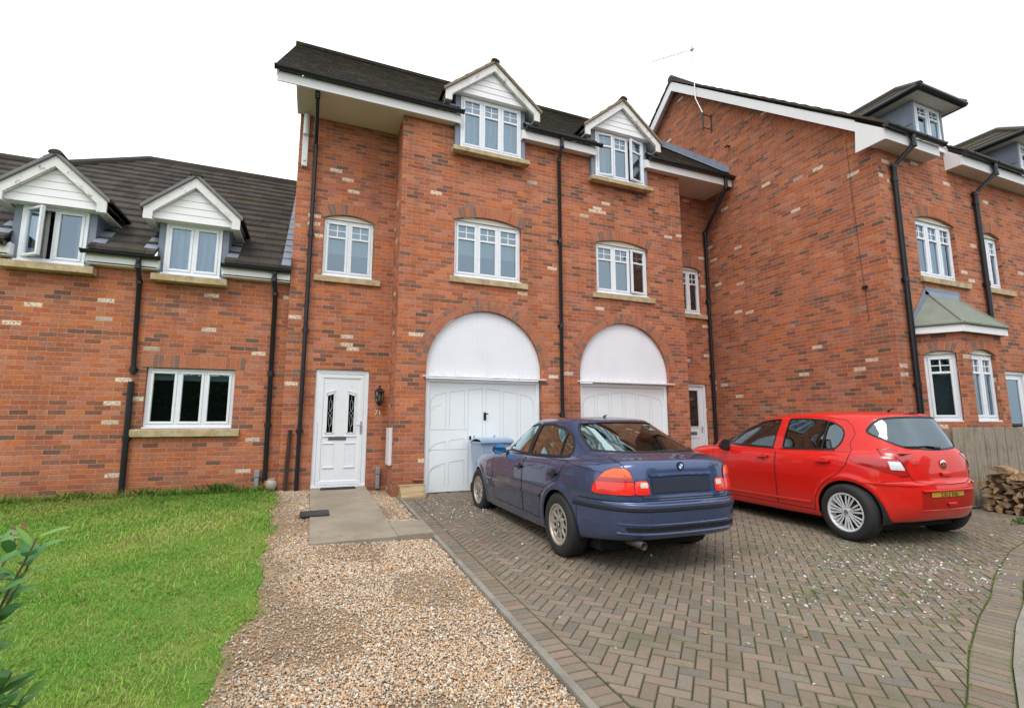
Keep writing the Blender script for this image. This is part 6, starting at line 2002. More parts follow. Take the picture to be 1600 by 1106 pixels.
    # rear lights: outer cluster wraps the wing, inner one sits on the boot lid
    for sg in (1, -1):
        q = lambda pts: [(sg*a + (0 if sg > 0 else .05), b) for a, b in pts]
        v = 'L' if sg > 0 else 'R'
        outer = q(roundp([(.535, .705), (.528, .80), (.548, .90), (.572, .932), (.65, .938), (.705, .91), (.745, .85), (.775, .77), (.783, .72), (.77, .706)], .018))
        inner = q(roundp([(.395, .708), (.395, .80), (.415, .828), (.515, .826), (.522, .80), (.530, .708)], .015))
        l = B.patch('tail_light', 'B', outer, M['lamp_red'], t, off=.005, grid=.014, dome=.004)
        B.patch('indicator_lens', 'B', q([(.538, .855), (.550, .898), (.574, .929), (.65, .934), (.702, .907), (.738, .855)]), M['lamp_amber'], l, off=.0105, grid=.014, dome=.002)
        B.patch('reflector_band', 'B', q([(.534, .815), (.537, .850), (.741, .850), (.755, .815)]), M['lamp_dark'], l, off=.0105, grid=.014, dome=.001)
        l2 = B.patch('boot_light', 'B', inner, M['lamp_red'], t, off=.005, grid=.014, dome=.004)
        B.patch('reversing_lens', 'B', q(roundp([(.408, .768), (.410, .812), (.475, .812), (.480, .768)], .01)), M['lamp_clear'], l2, off=.0105, grid=.014, dome=.002)
        B.patch('side_light', v, [(-.862, .708), (-.862, .745), (-.870, .80), (-.880, .86), (-.895, .86), (-.895, .708)], M['lamp_red'], l, off=.0048, grid=.014, dome=.004)
        rl = MB(); B.ribbon(rl, 'B', outer, .008, .004, closed=True, step=.015); B.ribbon(rl, 'B', inner, .008, .004, closed=True, step=.015); rl.build('light_seal', M['gap'], l, uv=False)
    # number plate recess, its plain dark panel, badge and model lettering
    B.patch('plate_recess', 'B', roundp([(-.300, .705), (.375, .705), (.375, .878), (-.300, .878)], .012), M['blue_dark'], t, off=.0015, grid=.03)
    B.patch('number_plate', 'B', roundp([(-.290, .722), (.365, .722), (.365, .838), (-.290, .838)], .006), M['plate_blank'], t, off=.010, grid=.04)
    m = MB(); B.ribbon(m, 'B', [(-.31, .870), (.03, .878), (.38, .870)], .032, .016, round_=True); m.build('plate_garnish', M['blue'], t, uv=False)
    h = B.cast('B', .025, .945)
    roundel(t, tuple(h[0] + h[1]*.004), .039, 'x', tilt=.12, sgn=-1)
    h = B.cast('B', -.375, .935)
    text_mesh('model_lettering', '316i', .050, .0015, M['chrome'], t, tuple(h[0]+h[1]*.012), (PI/2-.12, 0, -PI/2 - .06))
    h = B.cast('B', -.62, .60)
    # handles
    for v, sg in sides:
        for hx, par in ((1.02, 'fdoor'+v), (.08, 'rdoor'+v)):
            hd = MB(); B.ribbon(hd, v, [(hx-.085, .812), (hx+.085, .806)], .034, .034, step=.02, round_=True)
            o = hd.build('door_handle', M['black'], P.get(par, t), uv=False)
            B.patch('handle_cup', v, [(hx+.065*math.cos(a*PI/8), .815+.042*math.sin(a*PI/8)) for a in range(16)], M['black'], o, off=.002, grid=.03)
    # mirrors
    for sg in (1, -1):
        m = MB(); base = Vector((1.66, sg*.895, .985))
        m.lathe([(.0, -.05), (.05, -.045), (.085, -.015), (.095, .02), (.088, .035)], (0, 0, 0), 'x', 20)
        m.v = [(base.x - p[0]*1.0, base.y + p[1]*1.05, base.z + p[2]*.72) for p in m.v]
        m.box(base.x-.02, base.x+.05, base.y - sg*.15, base.y - sg*.05, base.z-.05, base.z-.01, bev=.01)
        o = m.build('wing_mirror', M['blue'], t, smooth=True, uv=False)
        g = MB(); g.lathe([(0, 0), (.084, 0)], (0, 0, 0), 'x', 20); g.v = [(base.x - .037, base.y + p[1]*1.05, base.z + p[2]*.72) for p in g.v]; g.f += [f[::-1] for f in g.f]; g.m *= 2
        g.build('mirror_glass', M['mirror_blue'], o, uv=False)
    # exhaust
    m = MB(); m.lathe([(.030, -.25), (.034, -.24), (.034, 0), (.029, .002), (.028, -.10), (0, -.10)], (0, 0, 0), 'x', 20); m.v = [(-.985 - p[0]*1 if False else -.97 - p[0], p[1]+.50, p[2]+.285) for p in m.v]
    m.f += [f[::-1] for f in m.f]; m.m *= 2
    m.build('exhaust_pipe', M['metal_dark'], t, smooth=True, uv=False)
    m = MB(); m.tube([(.42, 0, 1.405), (.42, 0, 1.425)], .016, 8); m.tube([(.43, .0, 1.418), (.37, .0, 1.43)], .007, 6); m.build('roof_aerial', M['black'], t)
    # side repeater
    B.patch('side_repeater', 'L', roundp([(2.28, .735), (2.35, .735), (2.35, .765), (2.28, .765)], .01), M['lamp_amber'], t, off=.004, grid=.02, dome=.004)
    # front lamps (seen only from elsewhere)
    for sg in (1, -1): B.patch('headlight', 'F', [(sg*a, b) for a, b in roundp([(.30, .60), (.76, .62), (.78, .70), (.35, .70)], .02)], M['lamp_silver'], t, off=.006, grid=.03)
    B.patch('front_grille', 'F', roundp([(-.2, .58), (.2, .58), (.2, .70), (-.2, .70)], .02), M['under'], t, off=.006)
    # underbody set low to deepen the shade under the car, liners, wheels
    m = MB(); m.box(-.45, 2.95, -.62, .62, .14, .30); m.box(.42, 2.30, -.72, .72, .18, .26); m.box(-.3, 2.6, -.52, .52, .30, .34); m.build('underbody', M['under'], t, uv=False)
    for wx, _z in wheels:
        for sg in (1, -1):
            arch_liner(t, wx, .3, .350, sg*.80, sg*.50, .315)
            wheel(t, wx, sg*.752, .315, .198, .205, M['rim_old'], 10, 'oval', sg, steer=(.0 if wx == 0 else .03))
            if True:
                c = (wx, sg*(.752+.205*.46+.004-.018+.004), .315)
                roundel(t, c, .03, 'y', 0, 1 if sg > 0 else -1, 'wheel_badge')
    # cabin
    m = MB(); m.box(-.02, 2.25, -.70, .70, .33, .36); m.box(-.14, -.10, -.66, .66, .36, .95); m.build('cabin_floor', M['seat'], t, uv=False)
    m = MB(); P_ = [(-.52, -.60), (-.52, .60), (-.08, .64), (-.08, -.64)]
    m.add([(p[0], p[1], 1.015) for p in P_], [(0, 3, 2, 1), (0, 1, 2, 3)]); o = m.build('parcel_shelf', M['shelf'], t, uv=False)
    m = MB(); m.box(-.40, -.22, -.30, -.08, 1.02, 1.115, bev=.03); m.build('speaker_pod', M['dash'], t, smooth=True, uv=False)
    m = MB(); m.obox((-.41, -.20, 1.06), (.04, 0, 0), (0, .10, 0), (0, 0, .003)); m.build('shelf_note', M['paper'], t, uv=False)
    seat(t, 1.00, .36, .42, M['seat'], M['seat_warm']); seat(t, 1.00, -.36, .42, M['seat'])
    m = MB(); m.box(-.08, .08, -.60, .60, .45, 1.0, bev=.05); m.build('rear_bench', M['seat'], t, smooth=True, uv=False)
    for y in (-.34, .34): 
        m = MB(); m.box(-.12, -.02, y-.13, y+.13, 1.02, 1.16, bev=.04); m.build('headrest', M['seat'], t, smooth=True, uv=False)
    m = MB(); m.box(1.62, 2.15, -.66, .66, .62, .955, bev=.06); m.build('dashboard', M['dash'], t, smooth=True, uv=False)
    m = MB(); m.box(1.32, 1.36, -.12, .12, 1.25, 1.31, bev=.015); m.build('rear_view_mirror', M['dash'], t, smooth=True, uv=False)
    steering(t, 1.48, -.36, .92)
    return t
M['blue_dark'] = paint_mat('blue_trim_and_recess_shade', (.040, .060, .115), (.020, .028, .060), metal=.3, rough=.4)  # dark blue of the rub strips; also shade painted for the flat plate recess
M['plate_blank'] = plain('blank_plate', (.016, .021, .042), .45)
M['mirror_blue'] = plain('blue_mirror_glass', (.10, .30, .62), .05, metal=.9)
M['metal_dark'] = plain('sooty_steel', (.07, .065, .06), .5, metal=.5)
blue_saloon()

# ================================================================== RED HATCHBACK
def red_hatch():
    t = empty('parked_car', (6.65, 3.93, -.185), 0, 'bright red five door hatchback parked between the blue saloon and the log pile', 'car')
    t.rotation_euler = (0, 0, math.radians(87.0))
    WB = 2.511
    rows = [
        dict(xr=-.45, xf=3.0, b=.70, z=[(-.6, .26), (0, .22), (3.3, .20)], sub=2),
        dict(xr=-.575, xf=3.25, b=.80, z=[(-.6, .29), (-.3, .25), (0, .21), (3, .19), (3.3, .22)], nr=3.9, sub=7),
        dict(xr=-.665, xf=3.34, b=.845, z=[(-.7, .42), (0, .36), (3.4, .36)], nr=3.7, sub=9),
        dict(xr=-.690, xf=3.36, b=.862, z=[(-.7, .58), (3.4, .55)], nr=3.7, sub=6),
        dict(xr=-.680, xf=3.34, b=.868, z=[(-.7, .675), (3.4, .62)], nr=3.8, sub=4, crease=1),
        dict(xr=-.640, xf=3.32, b=.869, z=[(-.7, .705), (3.4, .65)], nr=4.0, sub=6),
        dict(xr=-.630, xf=3.28, b=.866, z=[(-.7, .80), (0, .79), (2, .76), (3.3, .70)], nr=4.0, sub=8),
        dict(xr=-.610, xf=3.20, b=.852, z=[(-.7, .93), (0, .90), (1.8, .87), (2.6, .84), (3.3, .74)], nr=4.0, sub=6),
        dict(xr=-.585, xf=3.05, b=.825, z=[(-.7, 1.015), (0, .975), (1.8, .94), (2.5, .91), (3.2, .79)], nr=3.8, sub=4),
        dict(xr=-.570, xf=2.80, b=.800, z=[(-.7, 1.045), (0, 1.005), (1.8, .965), (2.4, .965), (2.9, .89)], nr=3.6, nf=4, sub=4),
        dict(xr=-.555, xf=2.40, b=.785, z=[(-.7, 1.065), (0, 1.02), (1.6, .985), (2.1, .99), (2.5, 1.03)], nr=3.4, nf=3.4, sub=10),
        dict(xr=-.475, xf=2.02, b=.735, z=[(-.5, 1.22), (0, 1.20), (1.6, 1.16), (2.1, 1.20)], nr=3.1, nf=3.2, sub=12),
        dict(xr=-.375, xf=1.60, b=.660, z=[(-.4, 1.375), (.3, 1.37), (1.2, 1.355), (1.7, 1.36)], nr=3.0, nf=3.1, sub=8),
        dict(xr=-.320, xf=1.42, b=.618, z=[(-.4, 1.425), (.4, 1.425), (1.5, 1.405)], nr=2.9, nf=3, sub=6),
        dict(xr=-.235, xf=1.25, b=.54, z=[(-.3, 1.450), (.4, 1.458), (1.3, 1.432)], nr=2.9, nf=3, sub=8),
        dict(xr=.05, xf=1.0, b=.30, z=[(0, 1.475), (.5, 1.482), (1.0, 1.462)], nr=2.8, nf=3, sub=6),
        dict(xr=.45, xf=.75, b=.001, z=[(.4, 1.486), (.8, 1.483)], nr=2.2, nf=2.2),
    ]
    wheels = [(0, .315), (WB, .315)]
    B = CarBody(rows, ns=720, wheels=wheels, wr=.355, flare=.014, nmid=6, tail=.78)
    front_w = roundp([(2.07, 1.03), (1.93, 1.115), (1.66, 1.255), (1.44, 1.330), (1.17, 1.372), (.96, 1.385), (1.02, 1.005)], .03)
    rear_w = roundp([(.865, 1.01), (.825, 1.388), (.60, 1.390), (.34, 1.372), (.18, 1.335), (.08, 1.275), (.05, 1.20), (.075, 1.10), (.13, 1.035), (.19, 1.02)], .035)
    quarter = [(2.33, 1.005), (2.10, 1.018), (2.02, 1.075), (2.08, 1.10)]
    back_w = spline([(-.42, 1.066), (-.53, 1.12), (-.605, 1.215), (-.575, 1.29), (-.505, 1.360), (-.40, 1.397), (0, 1.410), (.40, 1.397), (.505, 1.360), (.575, 1.29), (.605, 1.215), (.53, 1.12), (.42, 1.066), (.22, 1.046), (0, 1.040), (-.22, 1.046)], k=4)
    wind_w = spline([(-.60, 1.05), (-.66, 1.09), (-.60, 1.22), (-.52, 1.37), (0, 1.395), (.52, 1.37), (.60, 1.22), (.66, 1.09), (.60, 1.05), (0, 1.07)], k=5)
    fdoor = [(2.13, .96), (2.08, .60), (2.03, .28), (.955, .28), (.945, .50), (.945, .97)]
    rdoor = [(.93, .975), (.93, .50), (.94, .28), (.40, .28), (.38, .42), (.31, .55), (.20, .66), (.08, .74), (-.02, .86), (-.05, 1.0)]
    bb = [bbox(p) for p in (front_w, rear_w, back_w, wind_w)]
    def classify(c, n, ti):
        x, y, z = c; ay = abs(y)
        for wx, wz in wheels:
            if ay > .60 and (x-wx)**2 + (z-wz)**2 < .355**2: return None
            if ay > .60 and abs(x-wx) < .355 and z < wz: return None
        if ti >= 9.5:
            if abs(n[1]) > .5 and -.01 < x < 2.1 and (inside(front_w, x, z) or inside(rear_w, x, z)): return None
            if n[0] < -.2 and x < .2 and inside(back_w, y, z): return None
            if n[0] > .25 and x > 1.2 and abs(n[1]) < .8 and inside(wind_w, y, z): return None
            if x < -.2 and n[0] < -.3 and ay < .72 and z < 1.2 and ti < 10.6: return 'hatch'
            return 'roof' if ti > 12.6 else 'body'
        if ti < 5.0 and x < -.34: return 'rear_bumper'
        if ay > .6 and z > .26:
            s = 'L' if y > 0 else 'R'
            if inside(fdoor, x, z): return 'fdoor'+s
            if inside(rdoor, x, z): return 'rdoor'+s
        if x > 2.2 and ti > 7.6 and ay < .74: return 'bonnet'
        if x < -.35 and 5 <= ti and hatch(y, z): return 'hatch'
        return 'body'
    hp = spline([(-.47, .70), (-.51, .78), (-.545, .88), (-.60, 1.0), (-.63, 1.10), (0, 1.2), (.63, 1.10), (.60, 1.0), (.545, .88), (.51, .78), (.47, .70), (.28, .672), (0, .665), (-.28, .672)], k=4)
    def hatch(y, z): return inside(hp, y, z)
    names = {'fdoorL': 'door', 'fdoorR': 'door', 'rdoorL': 'door', 'rdoorR': 'door', 'hatch': 'tailgate', 'rear_bumper': 'bumper'}
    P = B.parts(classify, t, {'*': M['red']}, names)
    sides = (('L', 1), ('R', -1))
    rub = MB()
    for v, sg in sides:
        for w_, nm in ((front_w, 'fdoor'+v), (rear_w, 'rdoor'+v)):
            B.patch('window', v, w_, M['car_glass_dark'], P.get(nm, t), off=-.004, grid=.04)
            B.ribbon(rub, v, w_, .018, .003, closed=True)
        B.ribbon(rub, v, [(2.10, 1.008), (.99, .992)], .014, .005, round_=True); B.ribbon(rub, v, [(.90, .993), (.14, 1.015)], .014, .005, round_=True)
        B.ribbon(rub, v, [(.30, 1.02), (.255, 1.355)], .028, .004)
        B.patch('quarter_glass', v, quarter, M['rubber'], t, off=.003, grid=.03)
    B.patch('rear_window', 'B', back_w, M['car_glass_dark'], P['hatch'], off=-.004, grid=.04)
    B.ribbon(rub, 'B', back_w, .024, .003, closed=True)
    B.patch('windscreen', 'F', wind_w, M['car_glass_dark'], t, off=-.004, grid=.05); B.ribbon(rub, 'F', wind_w, .03, .003, closed=True)
    rub.build('window_seal', M['rubber'], t, uv=False)
    gp = MB()
    for v, sg in sides:
        B.ribbon(gp, v, fdoor+fdoor[:1], .009, .0012); B.ribbon(gp, v, rdoor+rdoor[:1], .009, .0012)
        B.ribbon(gp, v, [(-.05, 1.0), (-.02, 1.10), (-.06, 1.20), (-.02, 1.30), (.06, 1.37), (.25, 1.405), (.9, 1.42), (1.2, 1.405), (1.6, 1.34), (2.0, 1.15), (2.2, 1.03)], .006, .0012)
        B.ribbon(gp, v, [(2.13, .96), (2.5, .93), (2.9, .86)], .007, .0012)
        B.ribbon(gp, v, [(-.345, .69), (-.50, .70), (-.60, .72)], .006, .0012)
    B.ribbon(gp, 'B', [(-.592, .985), (-.545, .88), (-.51, .78), (-.47, .70), (-.28, .672), (0, .665), (.28, .672), (.47, .70), (.51, .78), (.545, .88), (.592, .985)], .009, .0014)
    gp.build('shut_lines', M['gap_red'], t, uv=False)
    # lights
    for sg in (1, -1):
        q = lambda pts: [(sg*a, b) for a, b in pts]
        v = 'L' if sg > 0 else 'R'
        outer = q(roundp([(.515, .760), (.530, .84), (.562, .93), (.595, .975), (.66, .985), (.74, .975), (.785, .94), (.785, .87), (.70, .80), (.58, .752)], .02))
        l = B.patch('tail_light', 'B', outer, M['lamp_deep'], t, off=.004, grid=.018, dome=.008)
        B.patch('reversing_lens', 'B', q(roundp([(.545, .820), (.568, .910), (.655, .915), (.650, .825)], .01)), M['lamp_silver'], l, off=.013, grid=.018, dome=.003)
        side = roundp([(-.40, .80), (-.30, .90), (-.20, 1.00), (-.175, 1.035), (-.30, 1.045), (-.44, 1.03), (-.56, 1.02), (-.56, .80)], .015)
        B.patch('side_light', v, [(-.275, 1.045), (-.35, .985), (-.46, .905), (-.55, .85), (-.57, .99), (-.45, 1.025), (-.36, 1.048)], M['lamp_deep'], l, off=.0045, grid=.018, dome=.004)
        rl = MB()
        B.ribbon(rl, v, [(-.50, .875), (-.46, .900), (-.35, .982), (-.275, 1.045), (-.36, 1.05), (-.46, 1.028)], .007, .0052, step=.012); B.ribbon(rl, 'B', q([(.60, .755), (.515, .760), (.530, .84), (.562, .93), (.600, .985)]), .007, .009, step=.012); rl.build('light_seal', M['gap_red'], l, uv=False)
        m = MB(); B.ribbon(m, v, [(-.40, .665), (-.55, .672), (-.64, .672)], .028, .012, round_=True); B.ribbon(m, 'B', q([(.80, .672), (.62, .668), (.50, .665)]), .028, .012, round_=True); m.build('bumper_moulding', M['red'], t, uv=False)
        B.patch('headlight', 'F', q(roundp([(.45, .66), (.76, .66), (.80, .80), (.62, .80)], .02)), M['lamp_silver'], t, off=.006, grid=.03)
    B.patch('front_grille', 'F', roundp([(-.4, .45), (.4, .45), (.38, .60), (-.38, .60)], .02), M['under'], t, off=.006)
    # plate slot and plate
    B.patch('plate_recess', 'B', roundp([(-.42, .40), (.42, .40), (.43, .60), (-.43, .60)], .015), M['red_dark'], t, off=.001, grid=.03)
    for zc, w_, o_ in ((.603, .02, .02), (.396, .012, .008)):
        m = MB(); B.ribbon(m, 'B', [(-.42, zc), (0, zc), (.42, zc)], w_, o_, round_=True); m.build('bumper_ridge', M['red'], t, uv=False)
    pl = B.patch('number_plate', 'B', roundp([(-.20, .538), (.32, .538), (.32, .590), (-.20, .590)], .006), M['plate_yellow'], t, off=.008, grid=.05)
    h = B.cast('B', .04, .545)
    text_mesh('plate_letters', 'CX13 YHU', .052, .001, M['black'], pl, tuple(h[0]+h[1]*.011), (PI/2, 0, -PI/2), xs=1.15)
    # badge, handle, script, wiper, aerial, third brake light
    h = B.cast('B', 0, .875)
    c = h[0] + h[1]*.006
    m = MB(); m.lathe([(0, -.004), (.050, -.004), (.054, 0), (.046, .0), (.044, -.003)], (0, 0, 0), 'x', 28); m.v = [(c.x - (-p[0]) - .002, c.y + p[1], c.z + p[2]) for p in m.v]; m.f += [f[::-1] for f in m.f]; m.m *= 2
    bd = m.build('badge', M['chrome'], t, smooth=True, uv=False)
    m = MB()
    m.tube([(c.x-.010, c.y+.022, c.z+.020), (c.x-.010, c.y-.004, c.z+.026), (c.x-.010, c.y-.02, c.z+.004), (c.x-.010, c.y+.006, c.z-.012), (c.x-.010, c.y+.018, c.z-.03)], .005, 6)
    m.tube([(c.x-.010, c.y+.030, c.z-.004), (c.x-.010, c.y+.008, c.z+.004)], .004, 6); m.build('badge_emblem', M['badge_red'], bd, smooth=True, uv=False)
    h = B.cast('B', .40, .885)
    text_mesh('model_lettering', 'CORSA', .034, .0015, M['chrome'], t, tuple(h[0]+h[1]*.004), (PI/2, 0, -PI/2 + .1), xs=1.3)
    m = MB(); B.ribbon(m, 'B', [(-.075, .77), (.075, .77)], .05, .022, round_=True); m.build('tailgate_handle', M['red'], P['hatch'], uv=False)
    m = MB(); B.ribbon(m, 'B', [(-.07, .455), (.07, .455)], .035, .018, round_=True); m.build('tow_cover', M['red'], t, uv=False)
    m = MB(); B.ribbon(m, 'B', [(0.06, 1.065), (.15, 1.075), (.30, 1.07), (.43, 1.068)], .016, .02, round_=True); B.ribbon(m, 'B', [(-.05, 1.052), (.06, 1.055)], .05, .022, round_=True); m.build('rear_wiper', M['black'], t, uv=False)
    B.patch('third_brake_light', 'B', roundp([(-.13, 1.438), (.13, 1.438), (.13, 1.455), (-.13, 1.455)], .005), M['lamp_dark'], t, off=.004, grid=.03)
    m = MB(); m.tube([(-.02, 0, 1.475), (-.04, 0, 1.495)], .014, 8); m.tube([(-.03, 0, 1.49), (-.10, 0, 1.515)], .006, 6); m.build('roof_aerial', M['black'], t)
    for v, sg in sides:
        for hx, par in ((1.14, 'fdoor'+v), (.25, 'rdoor'+v)):
            hd = MB(); B.ribbon(hd, v, [(hx-.095, .875), (hx+.08, .87)], .034, .034, step=.02, round_=True)
            o = hd.build('door_handle', M['red'], P.get(par, t), uv=False)
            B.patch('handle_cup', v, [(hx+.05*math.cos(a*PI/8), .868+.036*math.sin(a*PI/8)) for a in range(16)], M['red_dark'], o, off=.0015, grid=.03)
        # sculpted line over the sill
        m = MB(); B.ribbon(m, v, [(2.0, .345), (1.2, .35), (.45, .36)], .035, .008, round_=True); m.build('sill_moulding', M['red'], t, uv=False)
    for sg in (1, -1):
        m = MB(); base = Vector((1.80, sg*.925, 1.01))
        m.lathe([(.0, -.06), (.06, -.05), (.095, -.015), (.105, .02), (.098, .04)], (0, 0, 0), 'x', 20)
        m.v = [(base.x - p[0], base.y + p[1]*.98, base.z + p[2]*.80) for p in m.v]
        o = m.build('wing_mirror', M['red'], t, smooth=True, uv=False)
        m = MB(); m.box(base.x-.02, base.x+.07, base.y - sg*.16, base.y - sg*.05, base.z-.085, base.z-.04, bev=.012); m.lathe([(.10, .0), (.104, .03), (.094, .045)], (0, 0, 0), 'x', 20)
        m.v = m.v[:32] + [(base.x - p[0], base.y + p[1]*.98, base.z + p[2]*.80) for p in m.v[32:]]
        m.build('mirror_base', M['black'], o, uv=False)
        g = MB(); g.lathe([(0, 0), (.094, 0)], (0, 0, 0), 'x', 20); g.v = [(base.x - .042, base.y + p[1]*.98, base.z + p[2]*.80) for p in g.v]; g.f += [f[::-1] for f in g.f]; g.m *= 2
        g.build('mirror_glass', M['black'], o, uv=False)
    m = MB(); m.box(-.22, 2.85, -.62, .62, .14, .30); m.box(.42, 2.10, -.70, .70, .19, .26); m.build('underbody', M['under'], t, uv=False)  # underbody box set low to block light beneath the car
    for wx, _z in wheels:
        for sg in (1, -1):
            arch_liner(t, wx, .3, .358, sg*(.76 if wx == 0 else .83), sg*.50, .315)
            wheel(t, wx, sg*.757, .315, .212, .21, M['rim'], 21, 'multi', sg)
    m = MB(); m.box(-.35, 2.2, -.70, .70, .36, .39); m.box(-.45, -.40, -.6, .6, .39, .95); m.build('cabin_floor', M['seat'], t, uv=False)
    m = MB(); m.add([(-.50, -.55, 1.0), (-.50, .55, 1.0), (.05, .62, .99), (.05, -.62, .99)], [(0, 3, 2, 1), (0, 1, 2, 3)]); m.build('parcel_shelf', M['seat'], t, uv=False)
    seat(t, 1.15, .36, .46, M['seat'], h=.60); seat(t, 1.15, -.36, .46, M['seat'], h=.60)
    m = MB(); m.box(.10, .24, -.60, .60, .5, 1.05, bev=.05); m.build('rear_bench', M['seat'], t, smooth=True, uv=False)
    for y in (-.36, .36):
        m = MB(); m.box(.08, .17, y-.12, y+.12, 1.07, 1.22, bev=.04); m.build('headrest', M['seat'], t, smooth=True, uv=False)
    m = MB(); m.box(1.70, 2.30, -.68, .68, .66, 1.0, bev=.06); m.build('dashboard', M['dash'], t, smooth=True, uv=False)
    steering(t, 1.62, -.36, .98)
    return t
M['red_dark'] = plain('red_recess_shade', (.42, .012, .008), .4)  # darker body red: shade of plate recess and handle cups put into colour
M['badge_red'] = plain('badge_red', (.5, .02, .02), .3)
M['plate_yellow'] = plain('yellow_plate', (.50, .31, .03), .4, var=.15)
red_hatch()
# ================================================================== THINGS ROUND THE HOUSE
# wall lantern
lan = empty('wall_lantern', (1.17, YD, 1.48), 0, 'black carriage lantern on the brick wall beside the white front door', 'lantern')
m = MB(); m.tube([(0, -.005, .12), (0, -.05, .12)], .035, 12); m.tube([(0, -.03, .07), (0, -.07, .02), (0, -.10, .0)], .010, 8); m.box(-.03, .03, -.012, -.001, .02, .22, bev=.008)
m.build('bracket', M['black'], lan, auto=40)
m = MB()
c = (0, -.10, 0)
m.lathe([(0, -.03), (.022, -.025), (.045, .0), (.062, .03), (.066, .05), (.066, .062), (.0, .062)], c, 'z', 6)
for k in range(6):
    a = 2*PI*k/6; m.tube([(.063*math.cos(a), -.10+.063*math.sin(a), .06), (.078*math.cos(a), -.10+.078*math.sin(a), .235)], .0055, 6)
m.lathe([(0, .225), (.092, .225), (.096, .235), (.060, .275), (.030, .30), (.018, .305), (.014, .33), (.018, .345), (.0, .36)], c, 'z', 6)
m.build('cage', M['black'], lan)
m = MB(); m.lathe([(.058, .06), (.072, .228)], c, 'z', 6); m.build('glass', glass_mat('lantern_glass', (.80, .78, .62), .15, .05), lan)
m = MB(); m.tube([(0, -.10, .07), (0, -.10, .20)], .018, 10); m.build('bulb', plain('lamp_bulb', (.75, .68, .42), .4), lan)

# wheelie bin
bn = empty('wheelie_bin', (3.03, 8.45, gz(3.0, 8.45)), 0, 'pale blue grey wheelie bin with a shut lid by the garage door', 'bin')
M['bin'] = plain('blue_grey_bin_plastic', (.30, .40, .54), .42, var=.12, vscale=4)
m = MB(); b0, b1, h = .22, .28, .93
vs = [(-b0, -.24, .06), (b0, -.24, .06), (b0, .22, .06), (-b0, .22, .06), (-b1, -.33, h), (b1, -.33, h), (b1, .30, h), (-b1, .30, h)]
m.add(vs, [(0,3,2,1),(4,5,6,7),(0,1,5,4),(1,2,6,5),(2,3,7,6),(3,0,4,7)]); m.box(-b1-.015, b1+.015, -.345, .315, h-.045, h, bev=.012)
for x in (-.12, 0, .12): m.box(x-.012, x+.012, -.352+.02, -.30, h-.35, h-.05)
m.build('body', M['bin'], bn, bevel=.012)
m = MB(); n = 10
for i in range(n):
    a, b = i/n, (i+1)/n; za = h+.012+.055*math.sin(PI*min(1, a*1.15+.12))**.6; zb = h+.012+.055*math.sin(PI*min(1, b*1.15+.12))**.6
    ya, yb = -.36+.70*a, -.36+.70*b
    m.add([(-b1-.03, ya, za-.02), (b1+.03, ya, za-.02), (b1+.03, yb, zb-.02), (-b1-.03, yb, zb-.02), (-b1, ya, za), (b1, ya, za), (b1, yb, zb), (-b1, yb, zb)], [(4,5,6,7), (1,2,6,5), (3,0,4,7), (0,1,2,3)] + ([(0,1,5,4)] if i == 0 else []) + ([(2,3,7,6)] if i == n-1 else []))
m.box(-b1-.03, b1+.03, -.375, -.355, h-.02, h+.03, bev=.006)
m.build('lid', M['bin'], bn)
for sx in (-1, 1):
    m = MB(); m.tube([(sx*.20, .33, h+.01), (sx*.20, .37, h+.07), (sx*.20, .30, h+.085)], .014, 8); m.build('handle', M['bin'], bn)
    m = MB(); m.lathe([(0, -.025), (.09, -.025), (.10, -.015), (.10, .015), (.09, .025), (0, .025)], (sx*.24, .25, .10), 'x', 24); m.build('wheel', M['tyre'], bn, smooth=False)

# door mat
m = MB(); m.box(.22, .80, 9.25, 9.44, .0, .018, bev=.005)
for i in range(28): m.box(.235+i*.020, .245+i*.020, 9.26, 9.43, .018, .023)
tag(m.build('door_mat', plain('black_mat', (.03, .035, .03), .95, bump=.6), None, loc=(0, 0, lerp_tab(PATHZ, 9.3)+.013)), 'dark ribbed door mat at the foot of the white front door', 'mat')

# wooden wedge by the garage pillar
M['wood_pale'] = None
def wood_mat(name, c1, c2, axis=0, sc_=(2, 40, 40), rough=.85):
    t = NT(name); o = t.obj()
    mp = t.n('ShaderNodeMapping'); mp.inputs['Scale'].default_value = sc_; t.l(o, mp.inputs[0])
    n = t.noise(mp.outputs[0], 1.0, 5, .65); n2 = t.noise(o, 6, 3)
    c = t.mix(t.smooth(n, .3, .7), c1, c2); c = t.mix(t.math('MULTIPLY', t.smooth(n2, .45, .75), .5), c, tuple(x*.45 for x in c1))
    return t.done(t.bsdf(c, rough, .2, 0, t.bump(n, .4, .006)))
M['plank'] = wood_mat('weathered_block_wood', (.30, .22, .12), (.44, .34, .20), sc_=(3, 30, 30))
wz = gz(1.65, 8.6)
m = MB(); m.prism([(8.42, .0), (8.72, .0), (8.72, .20), (8.62, .22), (8.42, .05)], -.20, .22, 'x'); m.box(-.21, .23, 8.60, 8.735, .185, .225)
tag(m.build('timber_wedge', M['plank'], None, loc=(1.66, 0, wz-.02), bevel=.006), 'wooden wedge block lying at the brick corner beside the white garage door', 'wood block')

# old timber post leaning in the corner
M['oldwood'] = wood_mat('dark_old_timber', (.045, .032, .024), (.09, .065, .045), sc_=(40, 40, 3))
m = MB(); m.tube([(-.345, 9.43, -.02), (-.315, 9.455, 1.02)], [.038, .034], 4)
tag(m.build('timber_post', M['oldwood'], None), 'short dark weathered post leaning on the wall by the left downpipe', 'post')

